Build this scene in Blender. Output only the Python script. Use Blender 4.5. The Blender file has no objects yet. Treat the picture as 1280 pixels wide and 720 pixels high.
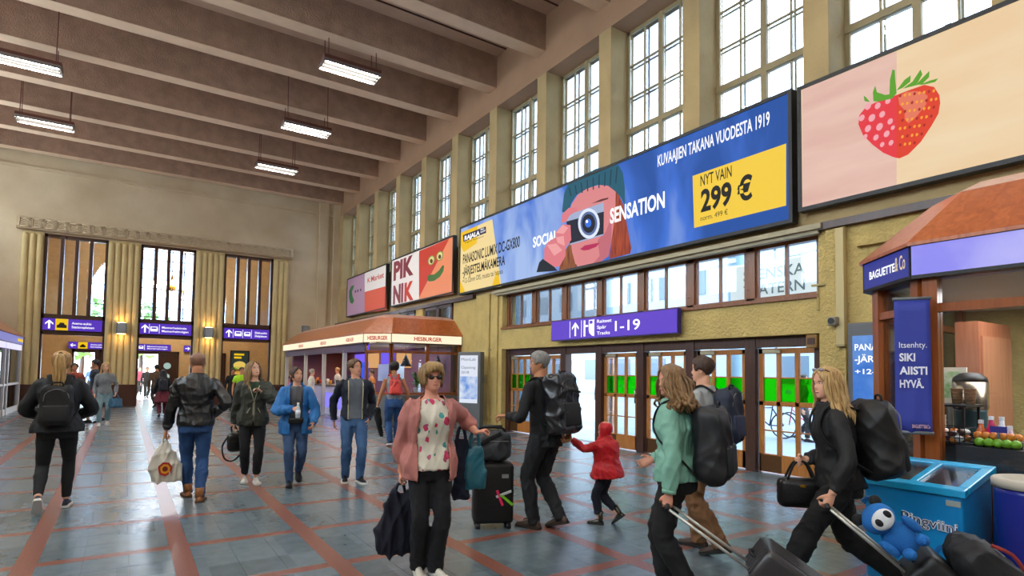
import bpy, bmesh, math, random
import numpy as np
from mathutils import Vector, Matrix
random.seed(7)
rng = np.random.RandomState(7)
scene = bpy.context.scene
COL = scene.collection

# ------------------------------------------------------------------ camera (photo taken as 1280x720)
F_PX, CY_PX, YAW, PITCH, ROLL, EYE = 727.9, 432.6, .585158, .0471398, .0138906, 1.6
FW = Vector((math.sin(YAW)*math.cos(PITCH), math.cos(YAW)*math.cos(PITCH), math.sin(PITCH)))
_r = Vector((math.cos(YAW), -math.sin(YAW), 0)); _u = _r.cross(FW)
RT = _r*math.cos(ROLL) + _u*math.sin(ROLL)
UP = -_r*math.sin(ROLL) + _u*math.cos(ROLL)
CAM = Vector((0, 0, EYE))
cd = bpy.data.cameras.new('camera'); cam = bpy.data.objects.new('camera', cd); COL.objects.link(cam)
cam.matrix_world = Matrix(((RT.x, UP.x, -FW.x, 0), (RT.y, UP.y, -FW.y, 0), (RT.z, UP.z, -FW.z, EYE), (0, 0, 0, 1)))
cd.sensor_width = 36; cd.lens = F_PX/1280*36; cd.shift_y = (CY_PX-360)/1280; cd.clip_start = .05; cd.clip_end = 400
scene.camera = cam
def ray(px, py): return FW + RT*((px-640)/F_PX) - UP*((py-CY_PX)/F_PX)
def onx(px, py, X): d = ray(px, py); return CAM + d*(X/d.x)
def ony(px, py, Y): d = ray(px, py); return CAM + d*(Y/d.y)
def onz(px, py, Z=0.): d = ray(px, py); return CAM + d*((Z-EYE)/d.z)
def atd(px, py, D): d = ray(px, py); return CAM + d*(D/d.dot(FW))     # at depth D along the view

# ------------------------------------------------------------------ world, light, exposure
world = bpy.data.worlds.new('sky'); scene.world = world; world.use_nodes = True
nt = world.node_tree; bg = nt.nodes['Background']
sky = nt.nodes.new('ShaderNodeTexSky'); sky.sky_type = 'HOSEK_WILKIE'; sky.turbidity = 6; sky.ground_albedo = .5
sky.sun_direction = Vector((.35, -.3, .85)).normalized()
mixw = nt.nodes.new('ShaderNodeMixRGB'); mixw.inputs[0].default_value = .8; mixw.inputs[2].default_value = (.76, .89, 1., 1)
nt.links.new(sky.outputs[0], mixw.inputs[1]); nt.links.new(mixw.outputs[0], bg.inputs[0])
bg.inputs[1].default_value = 12.5
vs = scene.view_settings
LAMP_E = 120.
vs.view_transform = 'Standard'; vs.look = 'None'; vs.gamma = 1; vs.use_curve_mapping = False; vs.exposure = 0.0

# ------------------------------------------------------------------ materials
def lin(c):
    if isinstance(c, str):
        c = c.lstrip('#'); c = [int(c[i:i+2], 16)/255 for i in (0, 2, 4)]
        c = [x/12.92 if x <= .04045 else ((x+.055)/1.055)**2.4 for x in c]
    return (c[0], c[1], c[2], 1)
M = {}
def mat(name, color='#808080', rough=.6, metal=0., bump=0., bscale=40., var=0., vscale=6., color2=None, emit=0., spec=.5, stretch=None, coat=0., sheen=0., cells=None):
    """procedural material: base colour with noise variation, bump relief"""
    if name in M: return M[name]
    m = bpy.data.materials.new(name); m.use_nodes = True; n = m.node_tree.nodes; l = m.node_tree.links
    b = n['Principled BSDF']; c = lin(color)
    b.inputs['Base Color'].default_value = c; b.inputs['Roughness'].default_value = rough; b.inputs['Metallic'].default_value = metal
    b.inputs['Specular IOR Level'].default_value = spec
    if coat: b.inputs['Coat Weight'].default_value = coat; b.inputs['Coat Roughness'].default_value = .15
    if sheen: b.inputs['Sheen Weight'].default_value = sheen
    tc = n.new('ShaderNodeTexCoord'); src = tc.outputs['Object']
    if stretch:
        mp = n.new('ShaderNodeMapping'); mp.inputs['Scale'].default_value = stretch; l.new(src, mp.inputs[0]); src = mp.outputs[0]
    if var or color2:
        t = n.new('ShaderNodeTexNoise'); t.inputs['Scale'].default_value = vscale; t.inputs['Detail'].default_value = 5; l.new(src, t.inputs['Vector'])
        r = n.new('ShaderNodeValToRGB'); r.color_ramp.elements[0].position = .32; r.color_ramp.elements[1].position = .68
        c2 = lin(color2) if color2 else tuple(min(1, x*(1+var)) for x in c[:3])+(1,)
        c1 = c if color2 else tuple(x*(1-var) for x in c[:3])+(1,)
        r.color_ramp.elements[0].color = c1; r.color_ramp.elements[1].color = c2
        l.new(t.outputs['Fac'], r.inputs[0]); l.new(r.outputs[0], b.inputs['Base Color'])
        if emit: l.new(r.outputs[0], b.inputs['Emission Color'])
    if bump:
        t = n.new('ShaderNodeTexNoise'); t.inputs['Scale'].default_value = bscale; t.inputs['Detail'].default_value = 4; l.new(src, t.inputs['Vector'])
        bp = n.new('ShaderNodeBump'); bp.inputs['Strength'].default_value = min(1, bump); bp.inputs['Distance'].default_value = .02*max(1, bump)
        l.new(t.outputs['Fac'], bp.inputs['Height']); l.new(bp.outputs[0], b.inputs['Normal'])
    if emit:
        if not (var or color2): b.inputs['Emission Color'].default_value = c
        b.inputs['Emission Strength'].default_value = emit
        b.inputs['Specular IOR Level'].default_value = .1
        if emit >= .5: b.inputs['Base Color'].default_value = (.02, .02, .02, 1); [l.remove(k) for k in list(b.inputs['Base Color'].links)]
    M[name] = m; return m
def glass(name, tint='#ffffff', alpha=.9, rough=.02):
    if name in M: return M[name]
    m = bpy.data.materials.new(name); m.use_nodes = True; n = m.node_tree.nodes; l = m.node_tree.links
    n.remove(n['Principled BSDF']); o = n['Material Output']
    t = n.new('ShaderNodeBsdfTransparent'); t.inputs[0].default_value = lin(tint)
    g = n.new('ShaderNodeBsdfGlossy'); g.inputs['Roughness'].default_value = rough
    lw = n.new('ShaderNodeLayerWeight'); lw.inputs[0].default_value = .25
    ma = n.new('ShaderNodeMath'); ma.operation = 'MULTIPLY_ADD'; ma.inputs[1].default_value = .8; ma.inputs[2].default_value = (1-alpha)*.4
    l.new(lw.outputs['Fresnel'], ma.inputs[0])
    x = n.new('ShaderNodeMixShader'); l.new(ma.outputs[0], x.inputs[0]); l.new(t.outputs[0], x.inputs[1]); l.new(g.outputs[0], x.inputs[2]); l.new(x.outputs[0], o.inputs[0])
    M[name] = m; return m
def wood(name, c1, c2, scale=6, rough=.4, axis=2, coat=.2):
    if name in M: return M[name]
    m = mat(name, c1, rough, coat=coat); n = m.node_tree.nodes; l = m.node_tree.links; b = n['Principled BSDF']
    tc = n.new('ShaderNodeTexCoord'); mp = n.new('ShaderNodeMapping'); s = [scale*4]*3; s[axis] = scale*.35; mp.inputs['Scale'].default_value = s
    l.new(tc.outputs['Object'], mp.inputs[0])
    t = n.new('ShaderNodeTexNoise'); t.inputs['Scale'].default_value = 1.; t.inputs['Detail'].default_value = 6; t.inputs['Distortion'].default_value = 1.2
    l.new(mp.outputs[0], t.inputs['Vector'])
    r = n.new('ShaderNodeValToRGB'); r.color_ramp.elements[0].position = .3; r.color_ramp.elements[1].position = .7
    r.color_ramp.elements[0].color = lin(c1); r.color_ramp.elements[1].color = lin(c2)
    l.new(t.outputs['Fac'], r.inputs[0]); l.new(r.outputs[0], b.inputs['Base Color']); return m

# ------------------------------------------------------------------ mesh helpers
class MB:
    """collects shapes, then builds ONE mesh object"""
    def __init__(s): s.v = []; s.f = []
    def add(s, v, f):
        o = len(s.v); s.v += [tuple(map(float, p)) for p in v]; s.f += [tuple(i+o for i in q) for q in f]; return s
    def box(s, a, b):
        (x0, y0, z0), (x1, y1, z1) = a, b
        return s.add([(x0,y0,z0),(x1,y0,z0),(x1,y1,z0),(x0,y1,z0),(x0,y0,z1),(x1,y0,z1),(x1,y1,z1),(x0,y1,z1)],
                     [(0,3,2,1),(4,5,6,7),(0,1,5,4),(1,2,6,5),(2,3,7,6),(3,0,4,7)])
    def prism(s, poly, z0, z1):
        n = len(poly); v = [(x, y, z0) for x, y in poly]+[(x, y, z1) for x, y in poly]
        return s.add(v, [tuple(range(n))[::-1], tuple(range(n, 2*n))]+[(i, (i+1) % n, n+(i+1) % n, n+i) for i in range(n)])
    def prism_ax(s, poly, a0, a1, ax):
        """polygon in the two other axes, extruded along axis ax"""
        n = len(poly)
        def P(p, a): q = list(p); q.insert(ax, a); return tuple(q)
        v = [P(p, a0) for p in poly]+[P(p, a1) for p in poly]
        return s.add(v, [tuple(range(n))[::-1], tuple(range(n, 2*n))]+[(i, (i+1) % n, n+(i+1) % n, n+i) for i in range(n)])
    def tube(s, pts, rad, n=10, flat=1., up=None, k=0):
        v, f = tube(pts, rad, n, flat, up, k); return s.add(v, f)
    def ell(s, c, r, n=14, m=9, R=None):
        v, f = ellipsoid(c, r, n, m, R); return s.add(v, f)
    def lathe(s, c, prof, n=20):
        v = []; f = []
        for z, r in prof:
            for i in range(n): a = 2*math.pi*i/n; v.append((c[0]+r*math.cos(a), c[1]+r*math.sin(a), c[2]+z))
        m = len(prof)
        for j in range(m-1):
            for i in range(n): f.append((j*n+i, j*n+(i+1) % n, (j+1)*n+(i+1) % n, (j+1)*n+i))
        f.append(tuple(range(n))[::-1]); f.append(tuple((m-1)*n+i for i in range(n)))
        return s.add(v, f)
    def xf(s, mtx):
        s.v = [tuple(mtx @ Vector(p)) for p in s.v]; return s
    def mesh(s, name, smooth=False, fix=True):
        me = bpy.data.meshes.new(name); me.from_pydata(s.v, [], s.f)
        if fix:
            bm = bmesh.new(); bm.from_mesh(me); bmesh.ops.recalc_face_normals(bm, faces=bm.faces); bm.to_mesh(me); bm.free()
        if smooth: me.shade_smooth()
        me.update(); return me
    def build(s, name, m, parent=None, smooth=False, bevel=0., loc=None, seg=2):
        o = link(name, s.mesh(name, smooth), m, parent, loc)
        if bevel:
            b = o.modifiers.new('bevel', 'BEVEL'); b.width = bevel; b.segments = seg; b.limit_method = 'ANGLE'; b.angle_limit = .6
            if seg > 2: o.data.shade_smooth()
        return o
def link(name, me, m=None, parent=None, loc=None):
    o = bpy.data.objects.new(name, me); COL.objects.link(o)
    if m is not None and me is not None and not me.materials: me.materials.append(m)
    if parent is not None: o.parent = parent
    if loc is not None: o.location = loc
    return o
def frames(P, up=None):
    """parallel-transport frames along points P"""
    P = [Vector(p) for p in P]; T = []
    for i in range(len(P)):
        t = P[min(i+1, len(P)-1)]-P[max(i-1, 0)]; T.append(t.normalized() if t.length > 1e-9 else Vector((0, 0, 1)))
    u = Vector(up) if up is not None else (Vector((1, 0, 0)) if abs(T[0].x) < .9 else Vector((0, 1, 0)))
    out = []
    for t in T:
        u = u-t*u.dot(t)
        if u.length < 1e-6: u = t.orthogonal()
        u.normalize(); out.append((u.copy(), t.cross(u)))
    return out
def smooth_path(P, rad, k):
    P = [Vector(p) for p in P]; n = len(P); R = rad if hasattr(rad, '__len__') else [rad]*n
    if k < 2 or n < 2: return P, list(R)
    Q = []; S = []
    for i in range(n-1):
        a, b, c, d = P[max(i-1, 0)], P[i], P[i+1], P[min(i+2, n-1)]
        for j in range(k):
            t = j/k; t2 = t*t; t3 = t2*t
            Q.append(.5*((2*b)+(c-a)*t+(2*a-5*b+4*c-d)*t2+(3*b-a-3*c+d)*t3))
            e = t*t*(3-2*t); S.append(R[i]*(1-e)+R[i+1]*e)
    Q.append(P[-1]); S.append(R[-1]); return Q, S
def tube(P, rad, n=10, flat=1., up=None, k=0):
    """flat: ratio of the second radius (binormal) to the first (towards `up`)"""
    P, R = smooth_path(P, rad, k); fr = frames(P, up); v = []; f = []; m = len(P)
    for p, r, (a, b) in zip(P, R, fr):
        for i in range(n):
            t = 2*math.pi*i/n; v.append(p+a*(r*math.cos(t))+b*(r*flat*math.sin(t)))
    for j in range(m-1):
        for i in range(n): f.append((j*n+i, j*n+(i+1) % n, (j+1)*n+(i+1) % n, (j+1)*n+i))
    v.append(P[0]); v.append(P[-1])
    for i in range(n): f.append((m*n, (i+1) % n, i)); f.append((m*n+1, (m-1)*n+i, (m-1)*n+(i+1) % n))
    return v, f
def ellipsoid(c, r, n=14, m=9, R=None):
    c = Vector(c); v = []; f = []
    for j in range(1, m):
        th = math.pi*j/m
        for i in range(n):
            ph = 2*math.pi*i/n; p = Vector((r[0]*math.sin(th)*math.cos(ph), r[1]*math.sin(th)*math.sin(ph), r[2]*math.cos(th)))
            v.append(c+(R @ p if R else p))
    a, b = Vector((0, 0, r[2])), Vector((0, 0, -r[2])); v += [c+(R @ a if R else a), c+(R @ b if R else b)]
    for j in range(m-2):
        for i in range(n): f.append((j*n+i, (j+1)*n+i, (j+1)*n+(i+1) % n, j*n+(i+1) % n))
    k = (m-1)*n
    for i in range(n): f.append((k, i, (i+1) % n)); f.append((k+1, (m-2)*n+(i+1) % n, (m-2)*n+i))
    return v, f
def empty(name, loc=(0, 0, 0), rz=0.):
    o = bpy.data.objects.new(name, None); COL.objects.link(o); o.location = loc; o.rotation_euler = (0, 0, rz); o.empty_display_size = .1; return o
def tag(o, label, cat, group=None):
    o['label'] = label; o['category'] = cat
    if group: o['group'] = group
    return o
def struct(o): o['kind'] = 'structure'; return o
def copy_tree(o, parent=None):
    c = o.copy(); COL.objects.link(c); c.parent = parent
    for ch in list(o.children): copy_tree(ch, c)
    return c
def poly(name, pts, m, parent=None):
    return MB().add(pts, [tuple(range(len(pts)))]).build(name, m, parent)
def text(name, s, org, xdir, w, h, m, parent=None, up=(0, 0, 1), bold=0., align='L', lines=1., fit=True):
    """flat lettering: org = left end of baseline, xdir = reading direction, w = width, h = cap height"""
    cu = bpy.data.curves.new(name, 'FONT'); cu.body = s; cu.resolution_u = 3; cu.offset = bold; cu.space_line = lines; cu.size = 1.
    t = bpy.data.objects.new('t', cu); COL.objects.link(t); bpy.context.view_layer.update()
    me = bpy.data.meshes.new_from_object(t.evaluated_get(bpy.context.evaluated_depsgraph_get())); bpy.data.objects.remove(t); bpy.data.curves.remove(cu)
    n = len(me.vertices)
    if not n: return None
    co = np.empty(n*3); me.vertices.foreach_get('co', co); co = co.reshape(-1, 3)
    x0, x1 = co[:, 0].min(), co[:, 0].max(); sy = h/.73; sx = w/(x1-x0) if fit else sy
    X = Vector(xdir).normalized(); U = Vector(up).normalized(); O = Vector(org)
    q = np.array(O)[None]+np.outer((co[:, 0]-x0)*sx, X)+np.outer(co[:, 1]*sy, U)
    me.vertices.foreach_set('co', q.ravel()); me.update(); me.materials.clear(); me.name = name
    return link(name, me, m, parent)
def rbox(c, s, r=.03, seg=3):
    """rounded box verts/faces through bmesh"""
    bm = bmesh.new(); bmesh.ops.create_cube(bm, size=1.)
    for v in bm.verts: v.co = Vector((v.co.x*s[0], v.co.y*s[1], v.co.z*s[2]))
    bmesh.ops.bevel(bm, geom=bm.edges[:], offset=min(r, min(s)*.49), segments=seg, profile=.5, affect='EDGES')
    bm.verts.index_update(); v = [Vector(c)+q.co for q in bm.verts]; f = [tuple(x.index for x in p.verts) for p in bm.faces]; bm.free(); return v, f
# ------------------------------------------------------------------ the hall
W, WL, YE, YB, ZC, ZB = 8.8, -5.98, 29.4, -12., 10.95, 10.0
PITCHW, JAMB0 = 2.41, 9.43           # window pitch and one jamb
PIER = .40
Z_SILL, Z_HEAD = 5.65, 9.42
stucco = mat('stucco', '#bba466', .9, bump=1.6, bscale=22, var=.10, vscale=3)
plaster = mat('plaster_pier', '#a89064', .85, bump=.5, bscale=30, var=.10, vscale=1.5)
plaster_up = mat('plaster_upper', '#9c7a5e', .9, bump=.35, bscale=30, var=.07, vscale=1.2)
ceil_m = mat('ceiling_plaster', '#bf9f88', .9, bump=.3, bscale=60, var=.05, vscale=2)
beam_m = mat('beam_roughcast', '#9c7d68', .95, bump=1.4, bscale=30, var=.16, vscale=3)
soffit_lit_m = mat('beam_soffit_lit', '#d3b89c', .9, bump=.2, bscale=40, var=.05, vscale=3)  # smoother beam undersides, with bounced light painted in as a lighter tone
endwall_m = mat('end_wall_plaster', '#cbb99b', .85, bump=.25, bscale=14, vscale=.7, color2='#b8a384')
brown = wood('dark_wood', '#2e160b', '#46230f', 5, .4)
door_w = wood('door_wood', '#96591f', '#b07434', 5, .35)
frame_w = wood('window_wood', '#6b3d1d', '#83502a', 5, .4)
kiosk_w = wood('kiosk_wood', '#7c3c14', '#96501f', 5, .3)
sash_m = mat('sash_paint', '#8d7d5a', .6, var=.08)
pane_m = glass('window_glass', '#f2f8ff', .92)
dark_glass = mat('dark_glass', '#17120e', .08, spec=.8)
granite = mat('red_granite', '#8d5a4b', .3, color2='#6a4037', vscale=70)
plinth_m = mat('plinth_granite', '#59372a', .25, color2='#3a231b', vscale=40)
steel = mat('steel', '#9a9c9e', .35, metal=.9)
black = mat('black_paint', '#101012', .5)
white_e = mat('lit_white', '#ffffff', emit=1.1)
grey_m = mat('grey_metal', '#6d6f71', .45, metal=.3)

# --- floor: grout bed, red strips, slate tiles
floor = struct(MB().box((WL, YB, -.3), (9.5, 36.2, -.008)).build('floor', mat('grout', '#3c4042', .6)))
def tile_material():
    m = mat('slate_tile', '#6f7d80', .25, spec=.6); n = m.node_tree.nodes; l = m.node_tree.links; b = n['Principled BSDF']
    g = n.new('ShaderNodeNewGeometry'); mp = n.new('ShaderNodeVectorMath'); mp.operation = 'SNAP'; mp.inputs[1].default_value = (.31, .357, 1)
    l.new(g.outputs['Position'], mp.inputs[0]); w = n.new('ShaderNodeTexWhiteNoise'); l.new(mp.outputs[0], w.inputs[0])
    t = n.new('ShaderNodeTexNoise'); t.inputs['Scale'].default_value = 9.; t.inputs['Detail'].default_value = 8; l.new(g.outputs['Position'], t.inputs['Vector'])
    a = n.new('ShaderNodeMath'); a.operation = 'MULTIPLY_ADD'; a.inputs[1].default_value = .5; l.new(w.outputs['Value'], a.inputs[0]); l.new(t.outputs['Fac'], a.inputs[2])
    r = n.new('ShaderNodeValToRGB'); r.color_ramp.elements[0].position = .35; r.color_ramp.elements[1].position = 1.
    r.color_ramp.elements[0].color = lin('#4a595f'); r.color_ramp.elements[1].color = lin('#63727a')
    l.new(a.outputs[0], r.inputs[0]); l.new(r.outputs[0], b.inputs['Base Color'])
    rr = n.new('ShaderNodeMapRange'); rr.inputs[3].default_value = .2; rr.inputs[4].default_value = .34; b.inputs['Roughness'].default_value = .26
    return m
tile_m = tile_material()
SX, SY = 1.08, 1.2                      # strip pitches
xs = [.465+SX*i for i in range(-6, 9)]; ys = [4.9+SY*j for j in range(-14, 26)]
strip_me = MB().box((-.075, YB, -.008), (.075, 36.2, 0)).mesh('red_strip')
cross_me = MB().box((-.463, -.062, -.008), (.463, .062, 0)).mesh('red_cross_strip')
for x in xs:
    if WL+.1 < x < 9.4: link('red_strip', strip_me, granite, floor, (x, 0, 0))
TW, TH = .31, (SY-.124)/3
tile_me = MB().box((-TW/2+.0015, -TH/2+.0015, -.008), (TW/2-.0015, TH/2-.0015, 0)).mesh('floor_tile')
tiles = []; rest_c = MB(); rest_t = MB(); crosses = []
def in_view(x, y):
    d = Vector((x, y, 0))-CAM; z = d.dot(FW)
    if z < .5: return None
    u = 640+F_PX*d.dot(RT)/z; v = CY_PX-F_PX*d.dot(UP)/z
    return z if -15 < u < 1295 and v < 735 else None
for x in xs:
    for y in ys:
        cx = x+SX/2
        if not (WL < cx < 9.35 and y < 36): continue
        crosses.append((in_view(cx, y) or 999, cx, y))
        for i in range(3):
            for j in range(3):
                tx = x+.075+TW*(i+.5); ty = y+.062+TH*(j+.5); tiles.append((in_view(tx, ty) or 999, tx, ty))
tiles.sort(); crosses.sort()
for k, (d, x, y) in enumerate(tiles):
    if k < 300: link('floor_tile', tile_me, tile_m, floor, (x, y, 0))
    else: rest_t.box((x-TW/2+.0015, y-TH/2+.0015, -.008), (x+TW/2-.0015, y+TH/2-.0015, 0))
for k, (d, x, y) in enumerate(crosses):
    if k < 120: link('red_cross_strip', cross_me, granite, floor, (x, y, 0))
    else: rest_c.box((x-.463, y-.062, -.008), (x+.463, y+.062, 0))
o = link('far_tile_field', rest_t.mesh('far_tile_field', fix=False), tile_m, floor); o['kind'] = 'stuff'
o = link('far_cross_strips', rest_c.mesh('far_cross_strips', fix=False), granite, floor); o['kind'] = 'stuff'

# --- ceiling and beams
ceiling = struct(MB().box((WL-.6, YB, ZC), (W+.75, YE+.5, ZC+.3)).build('ceiling', ceil_m))
for j in range(-11, 7):
    y = 14.29+2.41*j
    MB().box((WL-.02, y, ZB), (W+.02, y+.42, ZC+.02)).build('beam', beam_m, ceiling)
    MB().box((WL, y+.005, ZB-.012), (W, y+.415, ZB-.001)).build('beam_lit_strip', soffit_lit_m, ceiling)  # thin strip added to carry the lit underside colour
    if y > 0: MB().box((WL, y+1.0, ZC-.03), (W, y+1.03, ZC)).box((WL, y+1.9, ZC-.03), (W, y+1.93, ZC)).build('ceiling_joint', brown, ceiling)

# --- right wall: boxes around its openings
D0, D1 = 4.80, 13.80                    # door / mid-window opening
wr = MB()
struct(MB().box((W, YB, Z_HEAD), (W+.75, YE, ZC)).build('wall_right_upper', plaster_up))
jambs = [JAMB0+PITCHW*j for j in range(-8, 9)]
for jy in jambs: wr.box((W, jy, Z_SILL), (W+.7, jy+PIER if jy < 28 else YE, Z_HEAD))
wr.box((W, YB, 3.92), (W+.75, YE, Z_SILL))
struct(wr.build('wall_right', plaster))
wl_ = MB()
wl_.box((W, YB, 0), (W+.45, D0, 3.92)); wl_.box((W, D1, 0), (W+.45, YE, 3.92)); wl_.box((W, D0, 2.28), (W+.45, D1, 2.88)); wl_.box((W+.02, D0, 3.84), (W+.45, D1, 3.92))
wl_.box((W-.10, 14.35, 0), (W, 15.1, 3.9)).box((W-.05, 13.98, 0), (W, 14.35, 3.9)).box((W-.06, 4.38, 0), (W, 4.66, 3.85)).box((W-.1, YB, 3.5), (W, 4.2, 3.62))
for yy in (18.95, 21.2, 23.6, 26.): wl_.box((W-.07, yy, 0), (W, yy+.6, 3.9))
lw = struct(wl_.build('wall_right_lower', stucco))
MB().box((W-.16, D0-.12, 3.86), (W+.02, D1+.35, 3.94)).box((W-.1, D0-.05, 3.80), (W+.02, D1+.25, 3.86)).build('ledge', mat('ledge_stone', '#a39a80', .8, bump=.3), lw)
MB().box((W-.12, 15.3, 3.86), (W+.01, YE, 3.98)).box((W-.12, YB, 3.84), (W+.01, 4.75, 3.95)).build('ledge', brown, lw)
MB().box((W-.05, D0, 2.83), (W+.3, D1, 2.885)).build('sill', frame_w, lw)

# --- clerestory windows: frame, mullion, transom, muntins and single panes
y0, y1 = 0., PITCHW-PIER; FX = .5; wd = y1-y0
def clerestory_parts():
    f = MB(); t = .07
    f.box((0, y0, Z_SILL), (.1, y0+t, Z_HEAD)).box((0, y1-t, Z_SILL), (.1, y1, Z_HEAD)).box((0, y0, Z_HEAD-t), (.1, y1, Z_HEAD)).box((0, y0, Z_SILL), (.1, y1, Z_SILL+t))
    f.box((-.02, wd/2-.055, Z_SILL), (.1, wd/2+.055, Z_HEAD)).box((-.02, y0, 7.03), (.1, y1, 7.15))
    fm = f.mesh('frame')
    rows = [(Z_SILL+t, 6.34), (6.34, 7.03), (7.15, 7.88), (7.88, 8.61), (8.61, Z_HEAD-t)]; cols = [t+((wd-.11)/2-t)*k/2 for k in range(3)]; cols = [(cols[0], cols[1]), (cols[1], cols[2])]
    cols += [(wd-b, wd-a) for a, b in cols[::-1]]
    mu = MB()
    for a, b in ((cols[0][1],)*2, (cols[2][1],)*2):
        mu.box((.02, a-.016, Z_SILL), (.06, a+.016, Z_HEAD)); mu.box((.15, a-.016, Z_SILL), (.18, a+.016, Z_HEAD))
    for z in (6.34, 7.88, 8.61): mu.box((.02, y0, z-.016), (.06, y1, z+.016)); mu.box((.15, y0, z-.016), (.18, y1, z+.016))
    mm = mu.mesh('muntin')
    panes = [MB().box((.035, a+.012, c+.012), (.042, b-.012, d-.012)).mesh('pane') for a, b in cols for c, d in rows]
    return fm, mm, panes
fm, mm, pane_mes = clerestory_parts()
nwin = 0
for jy in jambs[3:]:
    nwin += 1; e = struct(empty('window_%d' % nwin, (W+FX, jy-wd, 0)))
    link('frame', fm, sash_m, e); link('muntin', mm, sash_m, e)
    for p in pane_mes: link('pane', p, pane_m, e)
# --- left wall (outside the frame to the west, lets daylight in)
wlft = MB(); wlft.box((WL-.75, YB, Z_HEAD), (WL, YE, ZC+.1)).box((WL-.75, YB, -.1), (WL, YE, Z_SILL))
for jy in jambs: wlft.box((WL-.7, jy, Z_SILL), (WL, jy+PIER if jy < 28 else YE, Z_HEAD))
struct(wlft.build('wall_left', plaster))
struct(MB().box((WL-.6, YB-.4, -.1), (W+.75, YB, ZC+.3)).build('wall_back', endwall_m))
for jy in jambs[::2]:
    nwin += 1; e = struct(empty('window_%d' % nwin, (WL-FX-.1, jy-wd, 0))); link('frame', fm, sash_m, e)

# --- doors: seven bays with dark posts and glazed timber leaves
PB = (D1-D0)/7; DX = W+.2
posts = MB()
dw = struct(empty('door_1', (0, 0, 0)))
for k in range(8):
    y = D0+PB*k; w2 = .10 if 0 < k < 7 else .16
    MB().box((DX-.06, max(D0, y-w2), 0), (DX+.14, min(D1, y+w2), 2.28)).build('post', brown, dw, bevel=.012)
MB().box((DX-.04, D0, 2.10), (DX+.12, D1, 2.28)).build('head_beam', brown, dw, bevel=.01)
leaf_w = PB-.24; green_m = glass('green_film', '#3ad820', .92)
def door_leaf():
    e = empty('door_leaf'); t = .085; cw = (leaf_w-4*t+.03)/3; f = MB()
    zs = [(1.60, 1.99), (1.20, 1.575), (.72, 1.12), (.32, .695)]
    f.box((-.025, 0, .02), (.025, t, 2.08)).box((-.025, leaf_w-t, .02), (.025, leaf_w, 2.08)).box((-.025, 0, 1.99), (.025, leaf_w, 2.08)).box((-.025, 0, .02), (.025, leaf_w, .32)).box((-.025, 0, 1.12), (.025, leaf_w, 1.20))
    ycols = []
    for c in range(3):
        a = t+c*(cw+t-.01); ycols.append((a, a+cw))
        if c: f.box((-.025, a-t+.01, .3), (.025, a, 2.0))
    for z in (1.5875, .7075): f.box((-.015, t, z-.0125), (.015, leaf_w-t, z+.0125))
    f.build('frame', door_w, e, bevel=.006)
    for c, (a, b) in enumerate(ycols):
        for r, (z0, z1) in enumerate(zs):
            p = MB().box((-.004, a, z0), (.004, b, z1)).build('pane', green_m if r == 1 else pane_m, e)
            if r == 1 and c == 1: text('lettering', 'VR', (-.006, a+.06, z0+.13), (0, 1, 0), cw-.12, .06, mat('green_logo', '#0f6a2a', .5), p, bold=.03)
    MB().box((-.03, leaf_w-.4, .02), (-.026, leaf_w-.03, .3)).build('kick_plate', mat('kick_brass', '#5a3a1c', .4, metal=.5), e)
    MB().tube([(-.03, .04, 1.0), (-.08, .04, 1.02), (-.08, .04, 1.3), (-.03, .04, 1.32)], .012, 8).build('handle', steel, e, smooth=True)
    MB().box((-.07, leaf_w-.42, 2.0), (-.026, leaf_w-.1, 2.06)).tube([(-.05, leaf_w-.3, 2.06), (-.2, leaf_w-.45, 2.09), (-.02, leaf_w-.7, 2.1)], .008, 6).build('closer', mat('closer_metal', '#a49a80', .4, metal=.6), e)
    return e
leaf = door_leaf()
for k in range(7):
    e = leaf if k == 0 else copy_tree(leaf)
    e.parent = dw; e.location = (DX+.04, D0+PB*k+.12, 0)
    if k == 4: e.rotation_euler = (0, 0, math.radians(-62))
# --- wooden transom windows over the doors
tw = struct(empty('window_%d' % (nwin+1)))
for k in range(8):
    y = D0+PB*k
    MB().box((DX-.04, max(D0, y-.09), 2.88), (DX+.1, min(D1, y+.09), 3.86)).build('mullion', frame_w, tw, bevel=.008)
    for z in (3.1, 3.6):
        if k < 7: MB().ell((DX-.05, y+.05, z), (.012, .012, .012), 8, 6).build('catch', steel, tw, smooth=True)
MB().box((DX-.04, D0, 3.77), (DX+.1, D1, 3.86)).box((DX-.04, D0, 2.88), (DX+.1, D1, 2.95)).build('rail', frame_w, tw)
for k in range(7):
    a = D0+PB*k+.09; b = a+PB-.18; mid = (a+b)/2
    MB().box((DX, a, 2.95), (DX+.05, a+.05, 3.77)).box((DX, b-.05, 2.95), (DX+.05, b, 3.77)).box((DX, mid-.025, 2.95), (DX+.05, mid+.025, 3.77)).build('sash', frame_w, tw)
    for p, q in ((a+.05, mid-.025), (mid+.025, b-.05)): MB().box((DX+.02, p, 2.95), (DX+.026, q, 3.77)).build('pane', pane_m, tw)
nwin += 1
# dark timber windows above the far kiosk
for (ya, yb) in ((16.75, 18.85), (19.65, 21.1)):
    nwin += 1; e = struct(empty('window_%d' % nwin))
    MB().box((W-.05, ya, 2.9), (W+.02, ya+.12, 3.86)).box((W-.05, yb-.12, 2.9), (W+.02, yb, 3.86)).box((W-.05, ya, 3.76), (W+.02, yb, 3.86)).box((W-.05, (ya+yb)/2-.1, 2.9), (W+.02, (ya+yb)/2+.1, 3.86)).build('frame', brown, e)
    for a, b in ((ya+.12, (ya+yb)/2-.1), ((ya+yb)/2+.1, yb-.12)): MB().box((W-.02, a, 2.9), (W-.01, b, 3.76)).build('pane', dark_glass, e)

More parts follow.
